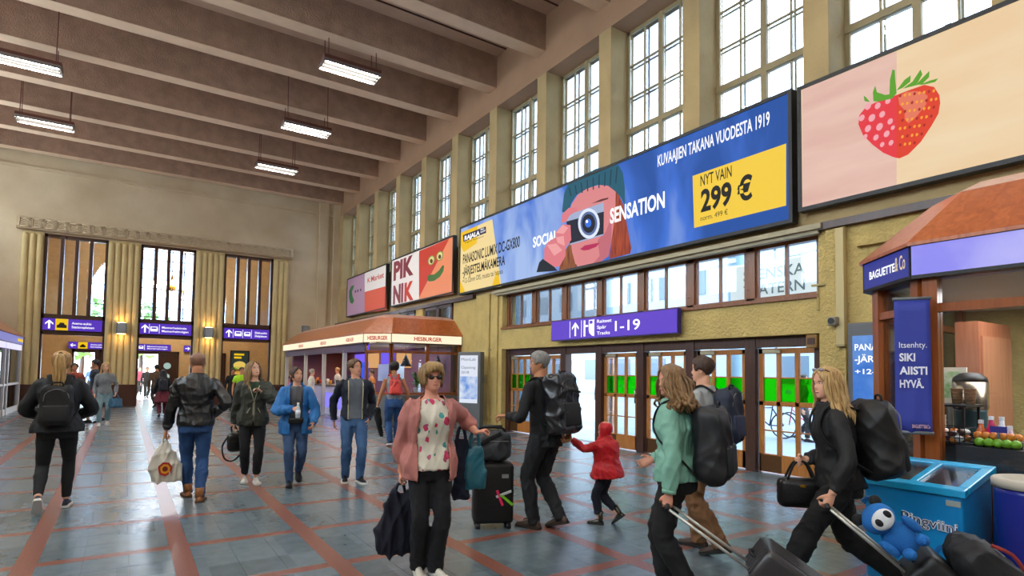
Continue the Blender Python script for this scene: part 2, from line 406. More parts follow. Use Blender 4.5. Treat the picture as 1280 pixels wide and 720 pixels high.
# --- end wall with three tall glazed openings, reeded columns and carved cornice
OPEN = [(-2.87, -.77), (.37, 2.46), (3.6, 5.72)]
ew = MB(); ew.box((WL, YE, 6.92), (W+.7, YE+.5, ZC))
for a, b in ((WL, OPEN[0][0]), (OPEN[0][1], OPEN[1][0]), (OPEN[1][1], OPEN[2][0]), (OPEN[2][1], W+.7)): ew.box((a, YE, 0), (b, YE+.5, 6.92))
ewo = struct(ew.build('wall_end', endwall_m))
MB().box((W-1.0, YE-.12, 0), (W-.55, YE+.01, ZB)).box((W-.3, YE-.2, 0), (W+.02, YE+.01, ZB)).box((-4.9, YE-.1, ZB-.6), (W, YE+.01, ZB-.5)).build('pilaster', endwall_m, ewo)
column_m = mat('column_plaster', '#c0aa78', .8, bump=.2, bscale=20, var=.08, vscale=2)
ncol = 0
def reeded_column(xa, xb, reeds):
    global ncol
    ncol += 1; e = struct(empty('column_%d' % ncol, ((xa+xb)/2, YE, 0))); n = reeds; r = (xb-xa)/(2*n)
    for i in range(n):
        cx = xa+r*(2*i+1)-(xa+xb)/2; v = []; f = []; K = 8; zs = [.9, 6.5, 6.7, 6.8, 6.86]; sc = [1, 1, .92, .7, .3]
        for z, s in zip(zs, sc):
            for k in range(K+1):
                a = math.pi*k/K; v.append((cx-r*math.cos(a)*(.5+.5*s), .01-(r*.95*math.sin(a)*s+.08), z))
        for j in range(len(zs)-1):
            for k in range(K): f.append((j*(K+1)+k, j*(K+1)+k+1, (j+1)*(K+1)+k+1, (j+1)*(K+1)+k))
        f.append(tuple((len(zs)-1)*(K+1)+k for k in range(K+1)))
        link('reed', MB().add(v, f).mesh('reed', True), column_m, e)
    MB().box((xa-(xa+xb)/2, -.09, .9), (xb-(xa+xb)/2, .01, 6.93)).build('shaft_back', column_m, e)
    MB().box((xa-.03-(xa+xb)/2, -.3, 0), (xb+.03-(xa+xb)/2, .0, .92)).build('plinth', plinth_m, e, bevel=.015)
    return e
reeded_column(-3.55, -2.87, 3); reeded_column(-.77, .37, 5); reeded_column(2.46, 3.6, 5); reeded_column(5.72, 6.4, 3)
co = struct(MB().prism_ax([(-.02, 0), (-.28, 0), (-.34, .08), (-.2, .5), (0, .5)], -3.72, 6.56, 0).build('trim_1', endwall_m, loc=(0, YE, 6.98)))
pan = MB()      # carved fret panels along the cornice
pw = 10.1/26
leafm = MB().add([(.03, 0, .04), (pw-.03, 0, .04), (pw-.03, -.0, .40), (.03, 0, .40)], [(0, 1, 2, 3)])
cm_ = MB()
cm_.box((0, -.02, .02), (.02, .03, .42)).box((0, -.02, .02), (pw, .03, .05)).box((0, -.02, .39), (pw, .03, .42))
for k in range(3): cm_.tube([(.05, 0, .09+k*.1), (pw*.45, -.02, .17+k*.09), (pw-.1, 0, .1+k*.1)], .018, 6, k=3)
for k in range(3): cm_.box((pw-.1+k*.03, -.015, .06), (pw-.085+k*.03, .02, .38))
cme = cm_.mesh('carved_panel', True)
for i in range(26):
    o = link('carved_panel', cme, endwall_m, co, (-3.63+pw*i, -.365, .03)); o.rotation_euler = (math.radians(-17), 0, 0)
sign_e = mat('sign_purple', '#5b34c8', emit=.85); sign_w = mat('sign_white', '#ffffff', emit=1.25); sign_y = mat('sign_yellow', '#f3c70a', emit=.95)
for i, (a, b) in enumerate(OPEN):
    nwin += 1; e = struct(empty('window_%d' % nwin, (0, YE, 0))); t = .1
    MB().box((a, .02, 2.93), (a+t, .3, 6.92)).box((b-t, .02, 2.93), (b, .3, 6.92)).box((a, .02, 6.8), (b, .3, 6.92)).box((a, .02, 2.9), (b, .3, 3.02)).box((a, .02, 3.55), (b, .3, 3.72)).build('frame', brown, e)
    MB().box((a, .05, 0), (a+.07, .3, 2.95)).box((b-.07, .05, 0), (b, .3, 2.95)).build('door_jamb', brown, e)
    MB().box((a+t, .12, 3.0), (b-t, .2, 3.6)).build('backing', brown, e)
    st = (b-a-2*t)/4
    for k in range(1, 4): MB().box((a+t+st*k-.065, -.02, 3.7), (a+t+st*k+.065, .3, 6.82)).build('mullion', brown, e, bevel=.015)
    for k in range(4): MB().box((a+t+st*k+(.065 if k else 0), .15, 3.7), (a+t+st*(k+1)-(.065 if k < 3 else 0), .156, 6.82)).build('pane', pane_m, e)
# --- vestibule behind the end wall
YV = 35.6
vest = mat('vestibule_plaster', '#cdb084', .85, bump=.2, var=.06)
block = mat('vestibule_block', '#dcbfa2', .85, var=.06)
vb = MB(); AC, AR = (1.41, 5.0), 3.14
vb.box((-6, YV, 8.2), (9.5, YV+.4, 9.4)); vb.box((-6, YV, 2.45), (AC[0]-AR, YV+.4, 8.2)); vb.box((AC[0]+AR, YV, 2.45), (9.5, YV+.4, 8.2)); vb.box((AC[0]-AR, YV, 2.45), (AC[0]+AR, YV+.4, 3.3))
VD = [(-2.2, -1.0), (.45, 2.35), (3.7, 4.6)]
for a, b in ((-6, VD[0][0]), (VD[0][1], VD[1][0]), (VD[1][1], VD[2][0]), (VD[2][1], 9.5)): vb.box((a, YV, 0), (b, YV+.4, 2.45))
N = 14
for s in (-1, 1):
    P = [(AC[0]+s*AR*math.cos(math.pi/2*k/N), AC[1]+AR*math.sin(math.pi/2*k/N)) for k in range(N+1)]
    for k in range(N): vb.prism_ax([P[k], P[k+1], (P[k+1][0], 8.25), (P[k][0], 8.25)], YV, YV+.4, 1)
wv = struct(vb.build('wall_vestibule', vest))
struct(MB().box((-6, YE+.5, 9.2), (9.5, YV+.4, 9.4)).build('ceiling_vestibule', block))
struct(MB().box((-6.2, YE+.5, 0), (-6, YV+.4, 9.4)).box((9.5, YE+.5, 0), (9.7, YV+.4, 9.4)).build('wall_vestibule_side', block))
for z in np.arange(3.5, 9, .45): MB().box((-6, YV-.006, z), (AC[0]-AR-.05, YV, z+.02)).box((AC[0]+AR+.05, YV-.006, z), (9.5, YV, z+.02)).build('block_joint', vest, wv)
nwin += 1; aw = struct(empty('window_%d' % nwin, (0, YV+.15, 0))); am = MB()
for x in np.arange(AC[0]-AR, AC[0]+AR+.01, AR*2/9):
    h = math.sqrt(max(0, AR**2-(x-AC[0])**2)); am.box((x-.025, 0, 3.3), (x+.025, .05, 5+h))
for z in np.arange(3.3, 8.1, .5):
    h = AR if z < 5 else math.sqrt(max(0, AR**2-(z-5)**2)); am.box((AC[0]-h, 0, z-.02), (AC[0]+h, .05, z+.02))
am.build('muntin', brown, aw)
apts = [(AC[0]-AR, 3.3), (AC[0]+AR, 3.3)]+[(AC[0]+AR*math.cos(math.pi*k/20), 5+AR*math.sin(math.pi*k/20)) for k in range(21)]
MB().prism_ax(apts, .02, .03, 1).build('pane', pane_m, aw)
for i, (a, b) in enumerate(VD):
    dv = struct(empty('door_%d' % (i+2), (0, YV, 0)))
    MB().box((a, -.05, 0), (a+.09, .3, 2.5)).box((b-.09, -.05, 0), (b, .3, 2.5)).box((a, -.05, 2.35), (b, .3, 2.5)).build('frame', brown, dv)
    lf = MB().box((b-.95 if i else b-.3, 0, .02), (b-.09, .06, 2.36)).build('leaf', brown, dv)
    if i:
        for z, r in ((1.75, .17), (1.2, .13)): MB().prism_ax([(b-.52+r*math.cos(t*math.pi/8), z+r*math.sin(t*math.pi/8)) for t in range(16)], -.012, .07, 1).build('porthole', mat('porthole_glow', '#c8eae0', .2, emit=.6), lf)  # round panes, no lamps: light from behind is put in as glow
# ------------------------------------------------------------------ ceiling lamps (two rows of hanging fluorescent boxes)
tube_e = mat('lamp_tube', '#fff4e4', emit=LAMP_E)
gap_dark_m = mat('lamp_gap_dark', '#0b0a0a', .9)  # black, so the gaps between the tubes stay dark
rust_m = mat('lamp_housing', '#5a2f25', .6)
def ceiling_lamp():
    e = empty('ceiling_lamp', (0, 0, 9.38))
    MB().box((-.74, -.27, .04), (.74, .27, .14)).build('housing', rust_m, e, bevel=.01)
    MB().box((-.72, -.25, .03), (.72, .25, .038)).build('reflector', gap_dark_m, e)
    for y in (-.17, 0, .17):
        MB().tube([(-.68, y, .0), (.68, y, .0)], .03, 10).build('tube', tube_e, e, smooth=True)
    MB().box((-.74, -.27, -.04), (.74, -.255, .05)).box((-.74, .255, -.04), (.74, .27, .05)).box((-.74, -.27, -.04), (-.725, .27, .05)).box((.725, -.27, -.04), (.74, .27, .05)).build('rim', steel, e)
    for y in (-.085, .085): MB().box((-.72, y-.012, -.06), (.72, y+.012, .03)).build('gap_fin', gap_dark_m, e)  # black fins added to darken the gaps between tubes
    for x in (-.62, .62):
        for y in (-.2, .2): MB().tube([(x, y, .14), (x, y*.6, 1.55)], .012, 6).build('rod', rust_m, e)
    return e
lamp0 = ceiling_lamp(); first = True
for x in (4.58, -2.42):
    for k in range(-4, 3):
        e = lamp0 if first else copy_tree(lamp0); first = False
        e.location = (x, 14.7+4.42*k, 9.38)
        tag(e, ('fluorescent box lamp hung on rods from ceiling, in the row beside the clerestory windows' if x > 0 else 'fluorescent box lamp hung on rods from ceiling, in the row away from the clerestory windows'), 'ceiling lamp', 'fluorescent ceiling lamps')

# ------------------------------------------------------------------ screens and boards on the long wall
XS = W-.2
def board(name, pa, pb, label, cat, glow, frame_m=black, depth=.14, fr=.06):
    """pa/pb: photo pixels of two opposite corners (far-bottom, near-top) on the plane of the wall screens"""
    a = onx(*pa, XS); b = onx(*pb, XS); ya, yb, za, zb = b.y, a.y, a.z, b.z
    e = empty(name, (XS, (ya+yb)/2, za)); h = zb-za; w = (yb-ya)/2
    f = MB().box((0, -w-fr, -fr), (depth, w+fr, h+fr)); f.build('cabinet', frame_m, e)
    f = MB().box((-.02, -w-fr, -fr), (.0, w+fr, 0)).box((-.02, -w-fr, h), (.0, w+fr, h+fr)).box((-.02, -w-fr, 0), (.0, -w, h)).box((-.02, w, 0), (.0, w+fr, h)).build('bezel', frame_m, e)
    for y in (-w*.7, 0, w*.7): MB().box((depth-.01, y-.04, h*.2), (.192, y+.04, h*.8)).build('bracket', steel, e)
    tag(e, label, cat)
    return e, w, h
NL = [0]
def on_board(e, pix, m, name, lay=1, parent=None):
    """flat artwork traced on the board's face from photo pixels"""
    pts = []
    for p in pix:
        q = onx(p[0], p[1], XS); pts.append((-.004-.0012*lay, q.y-e.location.y, q.z-e.location.z))
    return poly(name, pts, m, parent or e)
def btext(e, s, p0, p1, hpx, m, lay=6, bold=.02, parent=None, name='lettering'):
    a = onx(*p0, XS); b = onx(*p1, XS); t = onx(p0[0], p0[1]-hpx, XS)
    return text(name, s, (-.004-.0012*lay, a.y-e.location.y, a.z-e.location.z), (0, -1, 0), abs(a.y-b.y), t.z-a.z, m, parent or e, bold=bold)
def E(name, c, s=.85): return mat('print_'+name, c, emit=s)
def disc(c, rx, ry, n=24, rot=0.):
    return [(c[0]+rx*math.cos(2*math.pi*i/n)*math.cos(rot)-ry*math.sin(2*math.pi*i/n)*math.sin(rot), c[1]+rx*math.cos(2*math.pi*i/n)*math.sin(rot)+ry*math.sin(2*math.pi*i/n)*math.cos(rot)) for i in range(n)]
# long LED screen
led, lw2, lh = board('led_screen', (575, 366.5), (985.5, 117), 'very wide lit advertising screen of a camera shop with a woman photographing', 'screen', 1.)
def led_blue():
    m = mat('print_led_blue', '#2f6fd8', emit=.9); n = m.node_tree.nodes; l = m.node_tree.links; b = n['Principled BSDF']
    tc = n.new('ShaderNodeTexCoord'); t = n.new('ShaderNodeTexNoise'); t.inputs['Scale'].default_value = .55; t.inputs['Detail'].default_value = 3; t.inputs['Distortion'].default_value = .6
    mp = n.new('ShaderNodeMapping'); mp.inputs['Rotation'].default_value = (.7, 0, 0); mp.inputs['Scale'].default_value = (1, 1.6, .7); l.new(tc.outputs['Object'], mp.inputs[0]); l.new(mp.outputs[0], t.inputs['Vector'])
    sx = n.new('ShaderNodeSeparateXYZ'); l.new(tc.outputs['Object'], sx.inputs[0])
    mr = n.new('ShaderNodeMapRange'); mr.inputs[1].default_value = -4.5; mr.inputs[2].default_value = .5; mr.inputs[3].default_value = -.3; mr.inputs[4].default_value = .12; l.new(sx.outputs['Y'], mr.inputs[0])
    a = n.new('ShaderNodeMath'); l.new(t.outputs['Fac'], a.inputs[0]); l.new(mr.outputs[0], a.inputs[1])
    r = n.new('ShaderNodeValToRGB'); els = r.color_ramp.elements; els[0].position = .22; els[0].color = lin('#0d4fa8'); els[1].position = .72; els[1].color = lin('#a9c4f5')
    k = els.new(.45); k.color = lin('#3a72dc'); l.new(a.outputs[0], r.inputs[0]); l.new(r.outputs[0], b.inputs['Emission Color']); return m
MB().box((-.004, -lw2, 0), (0, lw2, lh)).build('picture', led_blue(), led)
cream = E('cream', '#f7dc9a', .95); yel = E('yellow', '#f6c40c', .95); blk = E('ink', '#0a0a0e', .6); wht = E('white', '#ffffff', 1.1)
on_board(led, [(575, 291.5), (615.5, 274), (627, 358), (575, 366.5)], cream, 'panel', 1)
on_board(led, [(575, 291.5), (597, 282), (596, 304), (580, 315), (575, 306)], yel, 'panel', 2)
on_board(led, [(575, 350), (582, 366), (575, 366.5)], yel, 'panel', 2); on_board(led, [(617, 352), (622, 336), (626, 357), (615, 359.5)], yel, 'panel', 2)
lg = on_board(led, [(579, 294), (607.5, 283), (608, 291), (579.5, 302.5)], E('logo_dark', '#2a1650', .6), 'logo', 3)
btext(led, 'RAJALA', (581, 300.5), (600, 293), 5.4, wht, 4, .04, lg); btext(led, 'PRO\nSHOP', (601, 288.5), (607, 286.2), 2.2, wht, 4, .02, lg)
btext(led, 'Digital Ratkaisut', (581.5, 304.5), (605, 296), 2., blk, 4, .0)
btext(led, 'PANASONIC LUMIX DC-GX800', (579, 330), (650, 310), 12, blk, 4, .02)
btext(led, '-JÄRJESTELMÄKAMERA', (578.5, 345), (631.5, 331), 10.8, blk, 4, .02)
btext(led, '+12-32mm OIS, musta tai hopea', (578.5, 354.5), (629, 342.5), 6.3, blk, 4, .0)
btext(led, 'SOCIAL', (666.5, 309.5), (697, 303), 13, wht, 4, .03)
btext(led, 'KUVAAJIEN TAKANA VUODESTA 1919', (822.5, 208.5), (962.5, 156.5), 14.5, wht, 4, .015)
price = on_board(led, [(866, 220), (983, 179.5), (983, 257), (868, 285)], E('price', '#f8cf3c', .95), 'price_panel', 2)
btext(led, 'NYT VAIN', (876, 233), (915, 222), 14, blk, 4, .01, price); btext(led, '299 €', (876.5, 264.5), (941, 249), 27, blk, 4, .035, price); btext(led, 'norm. 499 €', (876, 276.5), (910, 268), 6.5, blk, 4, .0, price)
Z4 = lambda L: [(640+x/4, 160+y/4) for x, y in L]
skin_e = E('skin', '#e58a8c', .9); hand_e = E('hand', '#e87e88', .9)
on_board(led, Z4([(490,300),(520,300),(560,390),(575,480),(598,600),(592,628),(488,655),(500,560),(515,430)]), mat('print_hair', '#c2502a', emit=.85, color2='#7c2512', vscale=3, stretch=(1, 6, .7)), 'hair', 3)
on_board(led, Z4([(235,712),(250,640),(300,560),(330,700)]), mat('print_hair_b', '#b8703a', emit=.8, color2='#6e2c18', vscale=3, stretch=(1, 6, .7)), 'hair', 3)
on_board(led, Z4([(285,430),(300,380),(330,335),(380,300),(440,285),(490,290),(520,320),(518,430),(500,560),(485,640),(440,672),(380,692),(345,698),(318,680),(302,620),(290,520)]), skin_e, 'face', 4)
on_board(led, Z4([(430,560),(470,520),(500,440),(500,560),(485,640),(440,672),(400,684),(440,640)]), E('skin_shade', '#cf6f7c', .85), 'cheek', 5)
hat = on_board(led, Z4([(252,420),(262,330),(282,280),(330,250),(420,205),(490,186),(535,186),(556,225),(566,300),(566,388),(548,350),(520,318),(480,288),(430,285),(375,305),(325,335),(298,375),(285,425)]), E('hat', '#0d6079', .8), 'hat', 6)
for k in range(9): on_board(led, Z4([(285+k*30, 300-k*13), (291+k*30, 298-k*13), (300+k*28, 340-k*8), (294+k*28, 342-k*8)]), E('hat_rib', '#07405a', .6), 'rib', 7, hat)
on_board(led, Z4([(400,378),(448,356),(485,348),(482,356),(445,368)]), E('brow', '#6b2a28', .6), 'eyebrow', 7)
on_board(led, Z4([(342,606),(365,588),(395,582),(440,573),(424,594),(385,610),(360,613)]), E('lips', '#c02058', .9), 'lips', 7)
camr = on_board(led, Z4([(274,466),(462,415),(460,532),(292,580)]), E('camera_body', '#141c38', .6), 'camera_body', 8)
on_board(led, Z4([(274,437),(340,415),(460,372),(463,418),(274,468)]), E('camera_top', '#a9b6d8', .9), 'camera_top', 9, camr)
on_board(led, Z4([(292,578),(460,530),(460,537),(293,585)]), E('camera_top', '#a9b6d8', .9), 'camera_trim', 9, camr)
on_board(led, Z4(disc((387, 478), 54, 76)), E('lens_ring', '#dfe8fa', 1.), 'lens_ring', 10, camr); on_board(led, Z4(disc((387, 478), 42, 60)), E('lens_mid', '#5f78b0', .8), 'lens_barrel', 11, camr)
on_board(led, Z4(disc((386, 478), 33, 47)), E('lens_dark', '#0a1230', .6), 'lens', 12, camr); on_board(led, Z4(disc((384, 476), 16, 22)), E('lens_blue', '#2d74e8', .9), 'lens_glint', 13, camr); on_board(led, Z4(disc((378, 468), 6, 8)), wht, 'lens_spark', 14, camr)
hd = on_board(led, Z4([(165,604),(182,572),(225,545),(222,522),(258,482),(296,486),(300,560),(272,598),(272,640),(242,692),(208,698),(164,664)]), hand_e, 'hand', 15)
for L in ([(224,548),(262,540),(268,590),(232,575)], [(178,585),(225,578),(255,612),(215,640)], [(222,525),(258,484),(285,500),(262,530)]): on_board(led, Z4(L), E('finger', '#f3a3a4', .95), 'finger', 16, hd)
on_board(led, Z4([(250,476),(254,432),(288,400),(326,398),(331,414),(292,438),(274,470)]), hand_e, 'finger', 15, hd)
on_board(led, Z4([(126,722),(140,672),(158,655),(214,694),(232,714)]), E('sleeve', '#0c2234', .5), 'sleeve', 16)
btext(led, 'SENSATION', (763.5, 279.5), (832, 260), 18.5, wht, 17, .03)
# strawberry screen
st, sw, sh = board('led_screen', (1003, 259.5), (1290, -6), 'lit advertising screen showing one large strawberry on peach', 'screen', 1.)
A_, B_ = onx(1003, 259.5, XS), onx(1119.5, 200, XS)
MB().box((-.004, -sw, 0), (0, sw, sh)).build('picture', mat('print_peach', '#f6dcb4', emit=.92, color2='#f2cfa2', vscale=1.2, stretch=(1, .5, 2.5)), st)
on_board(st, [(1003, 112), (1121, 64), (1121, 232), (1003, 259.5)], mat('print_pink', '#efc8b8', emit=.92, color2='#e2b4a6', vscale=1.2, stretch=(1, .5, 3.)), 'panel', 1)
Z5 = lambda L: [(1020+x*.2222, 60+y*.2222) for x, y in L]
berry = on_board(st, Z5([(455,265),(520,240),(610,208),(665,220),(695,265),(700,310),(690,370),(650,440),(590,530),(520,600),(470,622),(430,612),(380,590),(320,545),(265,490),(240,430),(245,380),(280,335),(330,310),(390,290)]), E('berry', '#e23a1c', .95), 'strawberry', 2)
on_board(st, Z5([(455,265),(455,620),(430,612),(380,590),(320,545),(265,490),(240,430),(245,380),(280,335),(330,310),(390,290)]), E('berry_pink', '#e8323e', .95), 'raspberry_half', 3)
r2 = random.Random(3)
for cx, cy, rx in ((300,335,28),(355,332,26),(412,305,24),(265,400,26),(322,400,30),(380,380,26),(300,460,28),(365,450,30),(425,420,24),(285,505,20),(345,510,24),(405,490,26),(440,455,18),(380,550,20),(430,540,22)):
    on_board(st, Z5(disc((cx-6, cy-6), rx*.55, rx*.8, 12, .6)), E('berry_gloss', '#f4a8b0', .95), 'drupelet', 4, berry)
for i in range(9):
    for j in range(7):
        x = 475+i*27+(j % 2)*13; y = 270+j*46-i*4
        if x < 690-(max(0, y-330))*.55 and 225 < y < 590 and x > 465: on_board(st, Z5(disc((x, y), 7, 10, 8, .5)), E('seed', '#f6a028', .95) if (j+i) % 3 else E('seed_d', '#b31f12', .8), 'seed', 4, berry)
on_board(st, Z5([(465,275),(505,250),(560,243),(605,250),(630,270),(620,320),(595,350),(560,395),(520,425),(500,400),(500,350),(470,320)]), E('berry_shine', '#ee7a5c', .9), 'gloss', 3, berry)
for L in ([(455,240),(500,180),(535,155),(532,190),(490,225)],[(490,230),(545,190),(590,122),(600,150),(575,195),(560,212)],[(560,212),(600,170),(640,130),(638,165),(600,203)],[(580,210),(640,185),(690,172),(672,192),(620,205)],[(415,262),(418,180),(432,122),(445,125),(448,180),(455,255)],[(325,300),(322,250),(335,212),(345,250),(390,265),(455,255),(430,285),(350,303)],[(275,300),(270,268),(285,280),(305,305)]):
    on_board(st, Z5(L), E('leaf', '#5ba51c', .9), 'leaf', 5, berry)
# two printed boards beyond the LED screen (lit by the hall only)
pk, w_, h_ = board('advertising_board', (489, 382.5), (566.5, 296), 'printed board reading PIK NIK with avocado-and-cucumber face on red', 'board', 0, depth=.12, fr=.05)
P_ = lambda n, c: mat('paint_'+n, c, .5)
MB().box((-.004, -w_, 0), (0, w_, h_)).build('print', P_('off_white', '#e8e2dc'), pk)
on_board(pk, [(524, 314), (566.5, 296), (566.5, 367), (524, 375.5)], P_('peach', '#e88a5c'), 'panel', 1)
on_board(pk, [(524, 314), (562, 298), (524, 372)], P_('red', '#c8341c'), 'panel', 2)
btext(pk, 'PIK', (492, 350), (517, 341.5), 22, P_('maroon', '#7e1c2c'), 3, .05); btext(pk, 'NI', (491.5, 379.5), (504, 376.5), 22, P_('maroon', '#7e1c2c'), 3, .05); btext(pk, 'K', (505.5, 376), (517, 373.5), 22, P_('red', '#c8341c'), 3, .05)
for c in ((539.5, 325.5), (550, 320)):
    a = on_board(pk, disc(c, 4.2, 6.4, 16, .3), P_('avocado', '#7a8a2c'), 'avocado', 4); on_board(pk, disc(c, 3.2, 5.2, 16, .3), P_('avocado_in', '#d8d88a'), 'flesh', 5, a); on_board(pk, disc((c[0], c[1]+1), 1.9, 2.8, 12), P_('stone', '#5a3018'), 'stone', 6, a)
on_board(pk, [(534.5, 347), (536, 343.5), (543, 343), (549, 338), (553.5, 331.5), (555.5, 332.5), (554.5, 339), (550, 346), (543, 351), (537, 352), (534.8, 350.5)], P_('cucumber', '#3f6a1c'), 'cucumber', 4)
mk, w_, h_ = board('advertising_board', (433.5, 395.5), (483, 331), 'printed board of a food market in mauve, white and orange', 'board', 0, depth=.12, fr=.05)
MB().box((-.004, -w_, 0), (0, w_, h_)).build('print', P_('mauve', '#b08ca8'), mk)
on_board(mk, [(456, 341.5), (483, 331), (483, 357.5), (456, 365)], P_('off_white', '#e8e2dc'), 'panel', 1); on_board(mk, [(456, 365), (483, 357.5), (483, 387), (456, 391.5)], P_('orange', '#d8573a'), 'panel', 1)
btext(mk, 'K', (459.5, 353.5), (463, 352.3), 6, P_('red', '#c8341c'), 3, .02); btext(mk, 'Market', (464, 352.3), (480, 347), 7, P_('red', '#c8341c'), 3, .02)
on_board(mk, [(443, 356), (439, 358), (436.5, 364), (436.5, 372), (438, 378), (440.5, 380), (443, 376), (441, 371), (440, 365), (442, 360)], P_('pepper', '#1f6a3a'), 'pepper', 2)
for x in (444.5, 447.5, 451): on_board(mk, disc((x, 364.5-(x-444)*.3), .9, 1.8, 8), P_('dark', '#2a1a30'), 'mark', 2)

# ------------------------------------------------------------------ wayfinding signs
def arrow(c, s):   # upward arrow outline
    return [(c[0]+x*s, c[1]+y*s) for x, y in ((0, 1), (.75, .25), (.75, -.1), (.18, .42), (.18, -1), (-.18, -1), (-.18, .42), (-.75, -.1), (-.75, .25))]
def flat_x(pts, X): return [(X, y, z) for y, z in pts]
# track sign above the doors
a = onx(689, 427, W-.2); b = onx(847, 387, W-.2); ts = empty('track_sign', (W-.2, (a.y+b.y)/2, 2.40)); hw = (a.y-b.y)/2; hh = .48
MB().box((0, -hw, 0), (.1, hw, hh)).build('box', mat('sign_box', '#2a1c70', .4), ts)
MB().box((-.004, -hw+.02, .02), (0, hw-.02, hh-.02)).build('face', mat('track_purple', '#6a48d8', emit=.85), ts)
for y in (hw-.3, -hw+.3): MB().box((.1, y-.05, .1), (.2, y+.05, .16)).build('bracket', steel, ts)
fx = lambda u: hw*(1-2*u)          # u: 0 far end .. 1 near end
for u in (.185, .29, .40): MB().box((-.006, fx(u)-.008, .05), (-.004, fx(u)+.008, hh-.05)).build('divider', sign_w, ts)
poly('arrow', [(-.006, fx(.235)-y, .24+z) for y, z in arrow((0, 0), .16)], sign_w, ts)
for q in ([(.31, .06), (.325, .06), (.325, .42), (.31, .42)], [(.325, .27), (.35, .27), (.35, .31), (.325, .31)], [(.36, .13), (.385, .06), (.395, .06), (.395, .42), (.355, .42), (.355, .2)]):
    poly('pictogram', [(-.006, fx(u), z) for u, z in q], sign_w, ts)
poly('pictogram_screen', [(-.008, fx(.362), .33), (-.008, fx(.388), .33), (-.008, fx(.388), .40), (-.008, fx(.362), .40)], M['track_purple'], ts)
for i, s in enumerate(('Raiteet', 'Spår', 'Tracks')): text('lettering', s, (-.006, fx(.425), .335-.13*i), (0, -1, 0), (.46, .3, .41)[i], .075, sign_w, ts, bold=.01)
text('lettering', '1-19', (-.006, fx(.57), .13), (0, -1, 0), .72, .22, sign_w, ts, bold=.01)
tag(ts, 'purple lit sign with arrow and track numbers 1-19 above the doors', 'sign')
def exit_sign(name, xa, xb, z0, z1, Y, bits, label, small=False):
    e = empty(name, ((xa+xb)/2, Y, z0)); w = (xb-xa)/2; h = z1-z0
    MB().box((-w, 0, 0), (w, .06, h)).build('box', mat('sign_box', '#2a1c70', .4), e); MB().box((-w+.01, -.003, .01), (w-.01, 0, h-.01)).build('face', sign_e, e)
    L = lambda u, v: (-w+2*w*u, v*h)
    for kind, u, arg in bits:
        if kind == 'up': poly('arrow', [(x, -.006, z) for x, z in arrow((-w+2*w*u, h/2), h*.36)], sign_w, e)
        if kind == 'side': poly('arrow', [(z+(-w+2*w*u), -.006, h/2+x*arg) for x, z in arrow((0, 0), h*.32*arg)], sign_w, e)
        if kind == 'bar': MB().box((-w+2*w*u-.008, -.006, h*.1), (-w+2*w*u+.008, -.004, h*.9)).build('divider', sign_w, e)
        if kind == 'yellow':
            y = MB().box((-w+2*w*u, -.005, .01), (-w+2*w*arg, -.003, h-.01)).build('taxi_panel', sign_y, e); c = -w+w*(u+arg); s = h
            poly('taxi_symbol', [(c+x*s, -.007, h*.5+z*s) for x, z in ((-.33, -.28), (.33, -.28), (.33, -.05), (.2, .0), (.13, .16), (-.13, .16), (-.2, .0), (-.33, -.05))], mat('sign_ink', '#141008', .5), y)
        if kind == 'vehicle':
            c = -w+2*w*u; s = h*arg
            poly('tram_symbol', [(c+x*s, -.006, h*.5+z*s) for x, z in ((-.3, -.25), (.3, -.25), (.34, -.05), (.3, .22), (-.3, .22), (-.34, -.05))], sign_w, e)
            poly('symbol_glass', [(c+x*s, -.008, h*.5+z*s) for x, z in ((-.22, -.02), (.22, -.02), (.22, .15), (-.22, .15))], sign_e, e)
        if kind == 'text':
            for i, s in enumerate(arg[0]): text('lettering', s, (-w+2*w*u, -.006, h*(.56-.32*i)), (1, 0, 0), arg[1][i]*2*w, h*.2, sign_w, e, bold=.01)
    tag(e, label, 'sign'); return e
ys_ = YE-.03
exit_sign('exit_sign', -2.8, -.86, 3.07, 3.55, ys_, [('up', .11, 0), ('yellow', .21, .42), ('text', .48, (('Asema-aukio', 'Stationsplatsen'), (.33, .38)))], 'purple sign with yellow taxi panel over the portal')
exit_sign('exit_sign', .44, 2.38, 3.07, 3.55, ys_, [('up', .1, 0), ('bar', .18, 0), ('vehicle', .27, .9), ('bar', .37, 0), ('text', .42, (('Mannerheimintie', 'Mannerheimvägen'), (.48, .52)))], 'purple sign with one vehicle symbol over the middle portal')
exit_sign('exit_sign', 3.68, 5.62, 3.03, 3.51, ys_, [('up', .11, 0), ('bar', .2, 0), ('vehicle', .31, .95), ('bar', .41, 0), ('vehicle', .51, .85), ('bar', .6, 0), ('text', .68, (('Elielinaukio', 'Elielplatsen'), (.27, .27)))], 'purple sign with tram and bus symbols over the portal')
yv = YV-.12
exit_sign('exit_sign', -2.35, -.9, 2.52, 2.86, yv, [('side', .12, -1), ('yellow', .26, .52), ('text', .6, (('Asema-aukio', 'Stationsplatsen'), (.34, .34)))], 'small purple sign with sideways arrow and yellow taxi panel in the vestibule')
exit_sign('exit_sign', .45, 1.95, 2.52, 2.86, yv, [('vehicle', .12, .9), ('bar', .22, 0), ('text', .3, (('Mannerheimintie', 'Mannerheimvägen'), (.6, .6)))], 'small purple sign with vehicle symbol in the vestibule, over the round-window door')
exit_sign('exit_sign', 2.55, 3.15, 2.52, 2.86, yv, [('side', .3, 1), ('vehicle', .7, .9)], 'shortest purple sign with arrow and bus symbol in the vestibule')

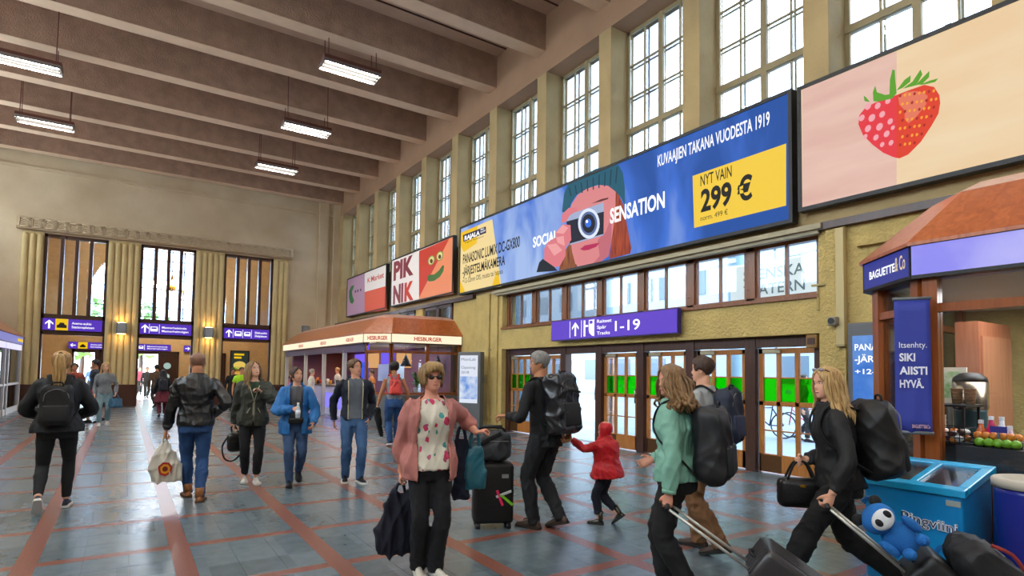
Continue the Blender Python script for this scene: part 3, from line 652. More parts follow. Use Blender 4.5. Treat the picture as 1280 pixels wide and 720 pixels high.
# ------------------------------------------------------------------ small wall fittings
for (x, y, z, lab, lit) in ((-.2, YE-.36, 3.05, 'grey box wall lamp on the reeded column beside the taxi sign', 1), (3.03, YE-.36, 3.03, 'grey box wall lamp on the reeded column beside the tram and bus sign', 1), (7.25, YE-.2, 3.35, 'grey box loudspeaker on the plain end wall by the burger kiosk', 0)):
    e = empty('wall_lamp' if lit else 'loudspeaker', (x, y, z)); e0 = MB().add(*rbox((0, 0, .2), (.36, .2, .46), .02)).build('housing', grey_m, e)
    MB().box((-.14, -.108, .02), (.14, -.1, .38)).build('front_plate', mat('grille_grey', '#8b8d90', .6), e); MB().box((-.05, .09, .1), (.05, .18, .2)).build('bracket', steel, e); tag(e, lab, 'wall lamp' if lit else 'loudspeaker')
    if lit:
        for zz in (-.036, .432): MB().box((-.13, -.06, zz), (.13, .07, zz+.004)).build('light_slot', mat('slot_warm', '#ffc878', emit=60.), e)
q = onx(1043, 400, W-.14); e = empty('security_camera', (W-.0, q.y, q.z-.06))
MB().add(*rbox((-.13, 0, .04), (.2, .13, .13), .02)).build('body', mat('cctv', '#8a8474', .5), e); MB().tube([(-.22, 0, .04), (-.245, 0, .04)], .045, 14).build('lens', black, e); MB().box((-.06, -.03, -.06), (0, .03, .04)).build('mount', steel, e)
tag(e, 'small beige security camera on the stucco beside the doors', 'security camera')
e = empty('cable_duct', (W-.065, 4.42, 2.06)); MB().box((-.07, -.06, 0), (0, .06, 1.75)).build('cover', mat('duct', '#b8a878', .6), e, bevel=.008); MB().box((-.075, -.065, 0), (0, .065, .03)).build('end_cap', mat('duct_cap', '#8f8258', .6), e); tag(e, 'vertical beige cable duct on the pilaster beside the security camera', 'cable duct')
e = empty('door_alarm', (W+.1, 4.9, 2.06)); MB().add(*rbox((-.08, 0, .1), (.14, .17, .2), .01)).build('body', mat('alarm_brass', '#7d5a22', .5), e); MB().box((-.16, -.06, .05), (-.15, .06, .15)).build('grille', brown, e); tag(e, 'square brass-coloured box at the top corner of the door frame', 'alarm box')
q = onx(1022, 360, W-.03); e = empty('wall_bracket', (W, q.y, q.z)); MB().box((-.05, -.13, .03), (0, .09, .06)).tube([(-.03, 0, .03), (-.03, 0, -.32)], .012, 6).build('arm', mat('bracket_beige', '#a0905c', .6), e); MB().ell((-.03, 0, -.33), (.025, .025, .025), 8, 6).build('end_knob', mat('bracket_beige', '#a0905c', .6), e); tag(e, 'thin bracket with a hanging rod on stucco under the transom windows', 'bracket')
for (px, py) in ((612, 437),):
    q = onx(px, py, W-.05); e = empty('wall_fitting', (W-.05, q.y, q.z)); MB().box((-.03, -.08, -.02), (0, .08, .02)).box((-.03, -.02, -.08), (0, .02, .08)).build('cross_plate', mat('bracket_beige', '#a0905c', .6), e); MB().ell((-.04, 0, 0), (.03, .03, .03), 10, 6).build('stud', steel, e); tag(e, 'small cross-shaped fitting on the stucco pilaster', 'fitting')
q = onx(607, 478, W-.1); e = empty('switch_box', (W-.1, q.y, q.z)); MB().add(*rbox((-.02, 0, .1), (.04, .16, .24), .01)).build('cover', mat('bracket_beige', '#a0905c', .6), e); MB().box((-.045, -.03, .08), (-.04, .03, .12)).build('rocker', grey_m, e); tag(e, 'flat beige switch box on the pilaster beside the doors', 'switch')
# chandelier in the vestibule
e = empty('chandelier', (1.75, 33., 0)); brass = mat('brass', '#b88a2c', .3, metal=.8)
MB().tube([(0, 0, 9.2), (0, 0, 6.2)], .02, 6).build('stem', brass, e); MB().lathe((0, 0, 5.4), [(0, .05), (.2, .2), (.5, .1), (.8, .03)]).build('hub', brass, e, smooth=True)
for k in range(8):
    a = k*math.pi/4; MB().tube([(0, 0, 5.6), (.5*math.cos(a), .5*math.sin(a), 5.35), (.85*math.cos(a), .85*math.sin(a), 5.6)], .02, 6, k=3).build('arm', brass, e, smooth=True)
    MB().ell((.85*math.cos(a), .85*math.sin(a), 5.72), (.12, .12, .13)).build('globe', mat('globe_light', '#ffe6c4', emit=130.), e, smooth=True)
tag(e, 'brass chandelier with round globes seen through the tall middle window', 'chandelier')
# burger poster screen in the vestibule
a = ony(288.5, 471, YV-1.2); b = ony(310.5, 440, YV-1.2); e = empty('poster_screen', ((a.x+b.x)/2, YV-1.2, 0)); w = (b.x-a.x)/2
MB().box((-w-.06, 0, 0), (w+.06, .12, b.z+.06)).build('cabinet', black, e); MB().box((-w, -.004, a.z), (w, 0, b.z)).build('picture', E('poster_dark', '#2c3a36', .7), e)
for (cx, cz, rx, rz, c) in ((.0, .46, .42, .16, '#e8c860'), (0, .34, .46, .07, '#4f8a1e'), (0, .25, .42, .07, '#7a3a1a'), (0, .16, .4, .08, '#d8a848')):
    poly('burger_layer', [(w*.9*2*rx*math.cos(t*math.pi/10), -.006, a.z+(b.z-a.z)*(cz+rz*math.sin(t*math.pi/10))) for t in range(20)], E('burger'+c[1:], c, .9), e)
for i in range(2): MB().box((-w*.7, -.006, b.z-.2-.17*i), (w*(.5-.3*i), -.005, b.z-.1-.17*i)).build('print_line', sign_y, e)
tag(e, 'black framed poster screen with a burger in the vestibule', 'screen')
# --------------------------------- kiosks
roof_w = wood('kiosk_roof_wood', '#96491f', '#b8683a', 3, .3, axis=2, coat=.5)
roof_top = wood('kiosk_roof_top_wood', '#b08474', '#c79a86', 3, .35, axis=2, coat=.3)
def kiosk_roof(e, poly_, inset, z0, z1, wallside, lip):
    """faceted sloping roof: each facet panelled, plus flat top; poly_ is open polyline from wall to wall"""
    n = len(poly_)
    def off(k, d):
        p = Vector(poly_[k]).to_2d(); ns = []
        for a, b in ((k-1, k), (k, k+1)):
            if 0 <= a and b < n: t = (Vector(poly_[b])-Vector(poly_[a])).to_2d().normalized(); ns.append(Vector((t.y, -t.x)))
        m = sum(ns, Vector((0, 0))).normalized(); c = max(.5, m.dot(ns[0])); return p+m*(d/c)
    A = [off(k, -lip) for k in range(n)]; B = [off(k, inset*.72) for k in range(n)]; C_ = [off(k, inset) for k in range(n)]
    zm = z0+(z1-z0)*.82
    for k in range(n-1):
        L = (A[k+1]-A[k]).length; parts = max(1, int(L/1.1))
        for j in range(parts):
            u0, u1 = j/parts, (j+1)/parts; g = .004/L if parts > 1 else 0
            u0 += g if j else 0; u1 -= g if j < parts-1 else 0
            q = [A[k].lerp(A[k+1], u0), A[k].lerp(A[k+1], u1), B[k].lerp(B[k+1], u1), B[k].lerp(B[k+1], u0)]
            zs = [z0, z0, zm, zm]; v = [(p.x, p.y, z) for p, z in zip(q, zs)]; v += [(p.x, p.y, z-.03) for p, z in zip(q, zs)]
            MB().add(v, [(0,1,2,3),(7,6,5,4),(0,4,5,1),(1,5,6,2),(2,6,7,3),(3,7,4,0)]).build('roof_panel', roof_w, e)
        q = [B[k], B[k+1], C_[k+1], C_[k]]; zs = [zm, zm, z1, z1]; v = [(p.x, p.y, z+.002) for p, z in zip(q, zs)]
        MB().add(v+[(x, y, z-.03) for x, y, z in v], [(0,1,2,3),(7,6,5,4),(0,4,5,1),(1,5,6,2),(2,6,7,3),(3,7,4,0)]).build('roof_edge', roof_top, e)
    MB().prism([(p.x, p.y) for p in C_], z1-.03, z1).build('roof_top', roof_top, e)
def fascia(e, poly_, z0, z1, m, rim, names=None):
    n = len(poly_); out = []
    for k in range(n-1):
        a = Vector(poly_[k]); b = Vector(poly_[k+1]); t = (b-a).normalized(); nn = Vector((t.y, -t.x)); i = nn*(-.12)
        v = [a, b, b-nn*.12, a-nn*.12]; out.append(MB().prism([(p.x, p.y) for p in (a, b, b+nn*.1, a+nn*.1)], z0, z1).build('fascia', m, e))
        MB().prism([(p.x, p.y) for p in (a-nn*.012, b-nn*.012, b+nn*.12, a+nn*.12)], z0-.03, z0).prism([(p.x, p.y) for p in (a-nn*.012, b-nn*.012, b+nn*.12, a+nn*.12)], z1, z1+.03).prism([(p.x, p.y) for p in (a-nn*.012, a-nn*.012+t*.02, a+nn*.12+t*.02, a+nn*.12)], z0, z1).build('fascia_rim', rim, e)
    return out
def glazing(e, a, b, posts, rails, wm, top, panes=True, pw=.1, base=0., base_m=None):
    """timber posts and rails along a->b (2-D), with a glass pane in each field"""
    a = Vector(a); b = Vector(b); t = (b-a).normalized(); nn = Vector((t.y, -t.x)); L = (b-a).length
    def strip(name, s0, s1, z0, z1, th, m, off=0.):
        q = [a+t*s0+nn*(th/2+off), a+t*s1+nn*(th/2+off), a+t*s1-nn*(th/2-off), a+t*s0-nn*(th/2-off)]; return MB().prism([(p.x, p.y) for p in q], z0, z1).build(name, m, e)
    for s in posts: strip('post', max(0, s*L-pw/2), min(L, s*L+pw/2), 0, top, .1, wm)
    for z in rails: strip('rail', pw/2, L-pw/2, z-.035, z+.035, .08, wm)
    if base: strip('apron', 0, L, .0, base, .06, base_m or wm)
    if panes:
        for i in range(len(posts)-1):
            zz = [base]+list(rails)+[top]
            for j in range(len(zz)-1):
                if zz[j+1]-zz[j] > .1: strip('pane', posts[i]*L+pw/2, posts[i+1]*L-pw/2, zz[j]+.035*(j > 0), zz[j+1]-.035, .012, pane_m)
cream_e = mat('fascia_cream', '#ffeccb', emit=1.1); red_e = mat('fascia_red', '#c8281a', emit=.8); lilac_e = mat('fascia_lilac', '#8f8cf0', emit=1.0, color2='#cfcdfb', vscale=.8)
navy_e = mat('fascia_navy', '#3e44a4', emit=.75)
# -- burger kiosk
KP = [(W, 16.12), (6.53, 16.3), (5.92, 17.0), (5.92, 27.7), (W, 28.2)]
kb = empty('burger_kiosk', (0, 0, 0))
fs = fascia(kb, KP, 2.48, 2.73, cream_e, brown); kiosk_roof(kb, KP, .75, 2.76, 3.38, True, .05)
def edge_text(p_left, p_right, u, w, z, h, txt, m, par, bold=.03):
    a = Vector(p_left); b = Vector(p_right); t = (b-a).normalized(); nn = Vector((t.y, -t.x)); L = (b-a).length; o = a+t*(u*L-w/2)+nn*.006
    return text('lettering', txt, (o.x, o.y, z), (t.x, t.y, 0), w, h, m, par, bold=bold)
edge_text(KP[1], KP[0], .5, .9, 2.55, .12, 'HESBURGER', red_e, fs[0]); edge_text(KP[2], KP[1], .5, .66, 2.55, .12, 'HESBURGER', red_e, fs[1])
for u in (.12, .4, .7): edge_text(KP[3], KP[2], 1-u, .75, 2.55, .11, 'HESBURGER', red_e, fs[2])
KI = [(W, 16.22), (6.57, 16.4), (6.02, 17.05)]
glazing(kb, KI[1], KI[0], (0, .5, .97), (.95, 2.2), kiosk_w, 2.48, base=.9, base_m=mat('apron_grey', '#5d5f60', .5)); glazing(kb, KI[2], KI[1], (0, 1), (.95, 2.2), kiosk_w, 2.48, base=.9, base_m=M['apron_grey'])
MB().box((6.0, 17.1, 2.22), (6.06, 27.6, 2.47)).build('lintel', mat('kiosk_lintel', '#3a3f6a', .3, metal=.4), kb)
for y in (19.2, 21.6, 24.2, 27.5): MB().box((6.0, y-.06, 0), (6.12, y+.06, 2.3)).build('post', mat('kiosk_post', '#b9b4b0', .4), kb)
MB().box((6.05, 16.3, 2.44), (W-.02, 27.6, 2.48)).build('soffit', mat('kiosk_soffit', '#cbb89a', .6), kb)
MB().box((W-.25, 16.4, 0), (W-.12, 27.6, 2.44)).build('back_panel', mat('kiosk_back', '#8a4a3c', .6, color2='#5a3a6a', vscale=.6), kb)
MB().box((6.3, 27.4, 0), (W-.02, 27.6, 2.44)).build('side_panel', M['kiosk_back'], kb)
kc = MB().box((6.35, 19.4, 0), (6.95, 26.9, 1.05)).build('counter', mat('counter_front', '#d0c8e8', .4), kb); MB().box((6.28, 19.3, 1.05), (7.0, 27., 1.09)).build('counter_top', mat('counter_top', '#3b2c24', .3), kc)
MB().box((6.345, 19.6, .25), (6.35, 22.5, .8)).build('counter_light', mat('counter_glow', '#8f86ff', emit=1.), kc)
for i, y in enumerate((19.4, 21.0, 22.6, 24.2)): MB().box((W-.3, y, 1.75), (W-.26, y+1.3, 2.35)).build('menu_screen', mat('menu_%d' % (i % 2), ('#ffb36a', '#7a5cff')[i % 2], emit=.9), kb)
MB().box((6.6, 17.1, .0), (7.3, 18.3, .92)).build('cabinet', mat('cabinet_grey', '#6c6f72', .4), kb)
MB().box((7.0, 17.6, 1.3), (7.5, 18.6, 1.85)).build('notice', mat('notice_white', '#dfe4ea', .6), kb); MB().box((6.3, 17.7, 1.2), (6.34, 18.2, 1.9)).build('drink_screen', mat('drink_blue', '#2f5cff', emit=.8), kb)
MB().box((6.1, 17.1, 2.26), (6.13, 19.0, 2.42)).build('light_strip', mat('strip_violet', '#6a3cff', emit=2.), kb)
tag(kb, 'timber and glass burger kiosk with sloping wooden roof and cream lit band', 'kiosk')
ld = bpy.data.lights.new('kiosk_light', 'AREA'); ld.shape = 'RECTANGLE'; ld.size = 1.6; ld.size_y = 8.; ld.energy = 130; ld.color = (1, .82, .62); lo = bpy.data.objects.new('kiosk_light', ld); COL.objects.link(lo); lo.parent = kb; lo.location = (7.5, 22., 2.4)
ld = bpy.data.lights.new('kiosk_light', 'AREA'); ld.size = 1.; ld.energy = 30; ld.color = (.8, .9, 1); lo = bpy.data.objects.new('kiosk_light', ld); COL.objects.link(lo); lo.parent = kb; lo.location = (7.5, 17.3, 2.4)
# pendant lamps and counter things inside
bell = [(0, .17), (.02, .175), (.1, .12), (.2, .09), (.26, .05), (.34, .04)]
for i, (x, y) in enumerate(((7.25, 16.9), (8.35, 16.9))):
    e = empty('pendant_lamp', (x, y, 1.78)); MB().lathe((0, 0, 0), bell).build('shade', black, e, smooth=True); MB().tube([(0, 0, .34), (0, 0, .66)], .008, 6).build('cord', black, e)
    tag(e, ('black bell pendant lamp in the burger kiosk window, closer to the corner post', 'black bell pendant lamp in the burger kiosk window, closer to the stucco wall')[i], 'pendant lamp', 'kiosk pendant lamps')
rk = random.Random(5)
for i in range(14):
    x = 6.4+rk.random()*.45; y = 19.6+i*.5; h = .12+rk.random()*.14
    c = ('#c8281a', '#e8a030', '#e8e2d0', '#3a2a20', '#d86a20')[i % 5]; nm = ('red', 'amber', 'white', 'dark', 'orange')[i % 5]
    o = MB().lathe((0, 0, 0), [(0, .045), (h*.7, .05), (h, .055)]).build('paper_cup', mat('cup_'+nm, c, .6), smooth=True, loc=(x, y, 1.091)); tag(o, nm+' drink cup standing on the burger kiosk counter', 'cup', 'cups on the burger kiosk counter')
# potted plant behind the kiosk glass
e = empty('potted_plant', (7.6, 16.75, .92)); MB().box((-.6, -.25, -.92), (.6, .25, -.02)).build('stand', M['cabinet_grey'], e); MB().lathe((0, 0, -.02), [(0, .1), (.2, .14), (.22, .13)]).build('pot', mat('pot', '#c8beb0', .6), e, smooth=True)
lf = mat('plant_leaf', '#2f6a24', .5)
for k in range(16):
    a = k*2.4; r = .15+.12*rk.random(); h = .3+.35*rk.random()
    MB().tube([(0, 0, .18), (r*.5*math.cos(a), r*.5*math.sin(a), h), (r*math.cos(a), r*math.sin(a), h+.02)], [.01, .035, .004], 6, .25, k=3).build('leaf', lf, e, smooth=True)
tag(e, 'leafy green plant in a pale pot behind the burger kiosk glass', 'plant')
# -- west kiosk, mostly outside the frame
WP = [(WL, 28.6), (-3.2, 28.1), (-3.2, 17.2), (-3.8, 16.6), (WL, 16.5)]
kw = empty('west_kiosk', (0, 0, 0))
fw_ = fascia(kw, WP, 2.42, 2.68, mat('west_fascia', '#8f90d8', emit=.8), brown); kiosk_roof(kw, WP, .75, 2.71, 3.3, True, .05)
MB().box((-3.26, 17.3, 2.2), (-3.22, 28., 2.4)).build('light_strip', mat('west_strip', '#d6d2ff', emit=1.2), kw)
for y in (19.5, 22, 24.6, 27.9): MB().box((-3.34, y-.06, 0), (-3.22, y+.06, 2.42)).build('post', M['kiosk_post'], kw)
glazing(kw, (-3.28, 28.), (-3.28, 17.3), (0, .25, .5, .75, 1), (1.0,), M['kiosk_post'], 2.3, base=.2)
MB().box((-5.0, 17.5, 0), (-4.8, 27.9, 2.4)).build('back_panel', mat('west_back', '#a8b0b8', .6), kw); MB().box((-3.2, 26.7, 2.5), (-3.19, 27.9, 2.6)).build('print_line', sign_y, kw)
tag(kw, 'kiosk with lilac lit band opposite the burger kiosk', 'kiosk')
# -- baguette kiosk beside the camera
BP = [(5.55, -3.), (5.55, 2.23), (6.12, 2.88), (W, 3.1)]
BPr = BP
kg = empty('baguette_kiosk', (0, 0, 0))
fb = fascia(kg, BPr, 2.48, 2.73, lilac_e, black); fb[1].data.materials.clear(); fb[1].data.materials.append(navy_e); kiosk_roof(kg, BPr, .72, 2.76, 3.36, True, .04)
edge_text(BP[2], BP[1], .42, .48, 2.565, .075, 'BAGUETTE', wht, fb[1], .03); edge_text(BP[2], BP[1], .8, .17, 2.56, .13, '& Co', E('co_gold', '#f0d8a8', .9), fb[1], .01)
BI = [(5.65, -2.9), (5.65, 2.18), (6.17, 2.78), (W-.02, 2.98)]
glazing(kg, BI[2], BI[1], (.07, .93), (2.2,), kiosk_w, 2.48, base=.86, pw=.11)
glazing(kg, BI[1], BI[0], (.012, .166, .42, .7, 1), (2.2,), kiosk_w, 2.48, base=.86, pw=.11)
glazing(kg, BI[3], BI[2], (.02, .5, 1), (2.2,), kiosk_w, 2.48, base=.86)
MB().prism([(5.7, -2.8), (5.7, 2.1), (6.2, 2.7), (W-.05, 2.9), (W-.05, -2.8)], 2.44, 2.48).build('soffit', mat('soffit_pale', '#b8b2a6', .6), kg)
MB().prism([(5.7, -2.8), (6.9, -2.8), (6.9, 2.6), (6.3, 2.6), (5.72, 2.0)], .0, 1.06).build('counter', mat('counter_dark', '#3a332e', .4), kg)
MB().box((7.2, 2.3, 0), (8.1, 2.5, 2.2)).build('cupboard', wood('cupboard_wood', '#8a4f34', '#a06448', 5, .4), kg); MB().box((7.25, 2.28, .1), (8.05, 2.3, 2.05)).build('cupboard_door', wood('cupboard_door_wood', '#9a6248', '#b07858', 5, .4), kg)
MB().box((7.4, .7, 0), (8.2, .8, 1.6)).build('partition', mat('partition_purple', '#4a3a8c', .5), kg)
tag(kg, 'timber-framed baguette kiosk with lilac lit band and wooden roof behind the blue freezer', 'kiosk')
ld = bpy.data.lights.new('kiosk_light', 'AREA'); ld.shape = 'RECTANGLE'; ld.size = 1.2; ld.size_y = 3.5; ld.energy = 130; ld.color = (1, .92, .82); lo = bpy.data.objects.new('kiosk_light', ld); COL.objects.link(lo); lo.parent = kg; lo.location = (7.0, .6, 2.42)
cz = 1.061
def on_c(px, py, X): q = onx(px, py, X); return (X, q.y)
# things on its counter
ebin = empty('coffee_urn', (6.68, on_c(1213, 500, 6.68)[1], cz)); MB().lathe((0, 0, 0), [(0, .12), (.05, .125), (.24, .125), (.26, .13)], 24).build('base', mat('urn_teal', '#2c4a50', .4), ebin, smooth=True)
MB().lathe((0, 0, .26), [(0, .13), (.02, .14), (.26, .14)], 24).build('tank', mat('urn_steel', '#a89a86', .25, metal=.9), ebin, smooth=True); MB().lathe((0, 0, .52), [(0, .14), (.04, .13), (.08, .08), (.09, .02)], 24).build('lid', black, ebin, smooth=True); MB().tube([(-.18, 0, .3), (-.24, 0, .3), (-.24, 0, .26)], .015, 8).build('tap', black, ebin)
tag(ebin, 'steel coffee urn with black lid on a teal base in the baguette kiosk', 'urn')
sh_ = MB().box((-.2, -.25, 0), (.2, .25, .02)).box((-.18, -.23, -.3), (-.16, -.21, 0)).box((-.18, .21, -.3), (-.16, .23, 0)).box((.16, -.23, -.3), (.18, -.21, 0)).box((.16, .21, -.3), (.18, .23, 0))
shelf = sh_.build('cup_shelf', black, loc=(6.25, on_c(1177, 490, 6.25)[1], cz+.3)); tag(shelf, 'low black shelf carrying paper cup stacks in the baguette kiosk', 'shelf')
sy = shelf.location.y
cup_me = MB().lathe((0, 0, 0), [(0, .034), (.1, .045), (.105, .047), (.105, .04), (.02, .03)], 16).mesh('paper_cup', True)
cup_m1 = mat('cup_kraft', '#b98a5c', .7, color2='#6a4428', vscale=18, stretch=(1, 1, 3)); cup_m2 = mat('cup_white', '#e0d8cc', .7)
for (dx, dy, n, mm_, nm) in ((-.08, .16, 5, cup_m1, 'kraft'), (-.08, .03, 4, cup_m1, 'kraft'), (.05, -.1, 2, cup_m1, 'kraft'), (.05, -.2, 2, cup_m1, 'kraft')):
    for k in range(n):
        me = cup_me if mm_ is None else None
        o = bpy.data.objects.new('paper_cup', cup_me.copy() if k == 0 else last); last = o.data; COL.objects.link(o)
        if not last.materials: last.materials.append(mm_)
        o.location = (shelf.location.x+dx, sy+dy, shelf.location.z+.0215+k*.034); tag(o, 'brown paper cup in a stack on the low black shelf', 'cup', 'stacked kraft cups')
for (dy, n) in ((.26, 4), (.1, 3)):
    for k in range(n):
        o = bpy.data.objects.new('paper_cup', cup_me.copy() if k == 0 else last); last = o.data; COL.objects.link(o)
        if not last.materials: last.materials.append(cup_m2)
        o.location = (6.08, on_c(1167+dy*30, 505, 6.08)[1], cz+k*.04); tag(o, 'white paper cup in a stack on the baguette kiosk counter', 'cup', 'stacked white cups')
for i, (px, c, nm, h) in enumerate(((1226, '#d86a2a', 'orange', .2), (1239, '#d81f5c', 'pink', .24), (1252, '#f0ece4', 'white', .24), (1262, '#e6c8cc', 'rose', .16))):
    e = empty('bottle', (5.98, on_c(px, 520, 5.98)[1], cz)); MB().lathe((0, 0, 0), [(0, .036), (h*.55, .036), (h*.75, .018), (h*.88, .016)], 14).build('body', mat('bottle_'+nm, c, .25), e, smooth=True); MB().lathe((0, 0, h*.88), [(0, .019), (.03, .019)], 12).build('cap', mat('cap_white', '#ece8e0', .4), e); tag(e, nm+' juice bottle on the baguette kiosk counter', 'bottle')
fruit = []
for i in range(5):
    e = empty('apple', (5.80, on_c(1224+i*11.5, 540, 5.80)[1], cz)); MB().ell((0, 0, .038), (.036, .036, .035)).build('fruit', mat('apple_green', '#7fae1e', .35), e, smooth=True); MB().tube([(0, 0, .07), (.005, 0, .09)], .004, 5).build('stalk', brown, e); tag(e, 'green apple in the fruit row on the baguette kiosk counter', 'apple', 'green apples on the counter')
for i in range(6):
    e = empty('orange', (5.885, on_c(1222+i*10, 530, 5.88)[1], cz)); MB().lathe((0, 0, 0), [(0, .03), (.05, .03)], 10).build('riser', black, e); MB().ell((0, 0, .085), (.033, .033, .033)).build('fruit', mat('orange_peel', '#e8811a', .5, bump=.2, bscale=150), e, smooth=True); MB().ell((0, 0, .122), (.006, .006, .003), 6, 4).build('navel', brown, e); tag(e, 'orange on a riser behind the green apples', 'orange', 'oranges on the counter')
e = empty('wire_basket', (5.86, on_c(1188, 535, 5.86)[1], cz)); wb = MB()
for k in range(4): wb.tube([(-.12, -.14, .02+.04*k), (.12, -.14, .02+.04*k), (.12, .14, .02+.04*k), (-.12, .14, .02+.04*k), (-.12, -.14, .02+.04*k)], .004, 4)
for k in range(9): wb.tube([(-.12, -.14+.035*k, 0), (-.12, -.14+.035*k, .15)], .003, 4)
wb.build('wire', black, e); MB().box((-.12, -.14, 0), (.12, .14, .006)).build('floor_plate', black, e); tag(e, 'black wire basket of sweets on the baguette kiosk counter', 'basket')
for i in range(26):
    nm, c = (('orange', '#d8781e'), ('white', '#e6dfd2'), ('brown', '#5a3420'))[i % 3]
    o = MB().ell((0, 0, 0), (.03, .036, .026), 10, 6).build('wrapped_sweet', mat('sweet_'+nm, c, .35), smooth=True, loc=(5.86-.08+.16*rk.random(), e.location.y-.1+.2*((i % 13)/12), cz+.034+.05*(i//13)+.02*rk.random())); tag(o, nm+' wrapped sweet in the black wire basket', 'sweet', 'wrapped sweets in the basket')
o = MB().box((-.004, -.055, 0), (.004, .055, .05)).build('price_card', mat('card_purple', '#3a2a7a', .5), loc=(5.845, on_c(1248, 537, 5.845)[1], cz+.12)); MB().box((-.003, -.01, -.12), (.003, .01, .0)).build('stalk', steel, o); tag(o, 'small purple price card above the oranges', 'price card')
e = empty('framed_menu', (6.75, on_c(1188, 478, 6.75)[1], 0)); MB().box((-.02, -.14, 1.36), (.0, .14, 1.72)).build('frame', mat('card_frame', '#d8cdb8', .6), e); MB().box((-.024, -.1, 1.42), (-.02, .1, 1.68)).build('print', mat('menu_print', '#f0ead8', .7, color2='#5a9a3a', vscale=9), e); MB().box((-.02, -.02, 1.06), (0, .02, 1.36)).build('stand', steel, e); MB().box((-.06, -.06, 1.06), (.04, .06, 1.075)).build('foot', black, e); tag(e, 'small framed menu card behind the paper cups', 'menu card')
# blue hanging banner on the chamfer post
bc = onx(1141, 460, 5.44); e = empty('banner', (bc.x, bc.y, 0)); t = Vector((.45, -.89)); nn = Vector((-.89, -.45)); o0 = Vector((0, 0)); hw = .125; zt, zb = 2.27, 1.16
V = []; Fq = []; nx = 7; nz = 10
for j in range(nz+1):
    for i in range(nx+1):
        u = -hw+2*hw*i/nx; z = zt+(zb-zt)*j/nz; w = .012*math.sin(i*1.3+j*.4)*(j/nz); V.append((o0.x+t.x*u+nn.x*w, o0.y+t.y*u+nn.y*w, z))
for j in range(nz):
    for i in range(nx): Fq.append((j*(nx+1)+i, j*(nx+1)+i+1, (j+1)*(nx+1)+i+1, (j+1)*(nx+1)+i))
bo = MB().add(V, Fq).build('cloth', mat('banner_blue', '#2f3a94', .7), e, smooth=True); so = bo.modifiers.new('solid', 'SOLIDIFY'); so.thickness = .004; so.offset = -1
for z in (zt, zb): MB().tube([(o0.x+t.x*-hw*1.08, o0.y+t.y*-hw*1.08, z), (o0.x+t.x*hw*1.08, o0.y+t.y*hw*1.08, z)], .014, 8).build('rail', grey_m, e, smooth=True)
for s in (-.8, .8): MB().tube([(o0.x+t.x*hw*s, o0.y+t.y*hw*s, zt), (o0.x+t.x*hw*s-nn.x*.17, o0.y+t.y*hw*s-nn.y*.17, zt+.03)], .008, 6).build('bracket', steel, e)
for s, z, w, h, b in (('Itsenhty.', 1.86, .19, .05, .0), ('SIKI', 1.75, .11, .065, .03), ('AIISTI', 1.64, .19, .065, .03), ('HYVÄ.', 1.53, .165, .065, .03)): text('lettering', s, (o0.x-t.x*hw*.75+nn.x*.02, o0.y-t.y*hw*.75+nn.y*.02, z), (t.x, t.y, 0), w, h, mat('banner_white', '#e8e8f4', .6), bo, bold=b)
text('lettering', 'BAGUETTE&Co', (o0.x-t.x*hw*.1+nn.x*.025, o0.y-t.y*hw*.1+nn.y*.025, 1.2), (t.x, t.y, 0), .12, .03, mat('banner_pink', '#d8a8a0', .6), bo, bold=.01)
tag(e, 'blue cloth banner with white lettering hung on the kiosk corner post', 'banner')
# notice behind the kiosk glass
o = MB().box((-.003, -.2, 1.1), (.003, .2, 2.0)).build('notice_poster', mat('notice_cream', '#e6e2d4', .7), loc=(6.45, 2.62, 0)); o.rotation_euler = (0, 0, math.radians(-40))
for i, (s, c) in enumerate((('HERKKU', '#3a3a3a'), ('UUDET', '#3a3a3a'), ('MAKU', '#d87a3a'))): text('lettering', s, (-.006, .17, 1.85-.13*i), (0, -1, 0), .33, .07, mat('ink'+c[1:], c, .6), o, bold=.02)
for i in range(4): MB().box((-.005, -.1, 1.5-.06*i), (-.003, .17, 1.515-.06*i)).build('print_line', mat('ink3a3a3a', '#3a3a3a'), o)
tag(o, 'cream poster with dark heading behind the kiosk corner glass', 'poster')

# --------------------------------- freestanding screens
def totem(name, x, ya, yb, h, label):
    e = empty(name, (x, (ya+yb)/2, 0)); w = (yb-ya)/2
    MB().add(*rbox((.11, 0, h/2), (.22, 2*w, h), .02)).build('cabinet', mat('totem_grey', '#5c5e60', .4), e); tag(e, label, 'screen')
    return e, w
# opening totem stands square to the wall, facing down the hall
e = empty('screen_totem', (8.22, 14.52, 0)); e.rotation_euler = (0, 0, math.radians(25))
MB().add(*rbox((0, 0, 1.1), (.2, .8, 2.2), .02)).build('cabinet', mat('totem_grey', '#5c5e60', .4), e)
pic = MB().box((-.104, -.31, .75), (-.1, .31, 2.1)).build('picture', mat('totem_sky', '#e8eefc', emit=.9), e)
MB().box((-.106, -.30, .86), (-.104, .30, 1.5)).build('cloud_print', mat('totem_cloud', '#3f86e0', emit=.9, color2='#e4eefc', vscale=3.5), pic)
for s, z, w, h in (('MainLab', 1.95, .5, .08), ('Opening', 1.72, .5, .08), ('2018', 1.58, .27, .08)): text('lettering', s, (-.107, .26, z), (0, -1, 0), w, h, mat('totem_ink', '#5a6a78', .5), pic)
tag(e, 'grey screen totem with Opening text and a cloud picture beside burger kiosk', 'screen')
e, w = totem('screen_totem', 8.3, 3.28, 4.14, 2.36, 'grey screen totem with blue picture behind the baguette kiosk corner')
pic = MB().box((-.004, -w+.07, .7), (0, w-.07, 2.18)).build('picture', mat('totem_blue', '#1f6fd8', emit=.85, color2='#7fb0f0', vscale=1.5), e)
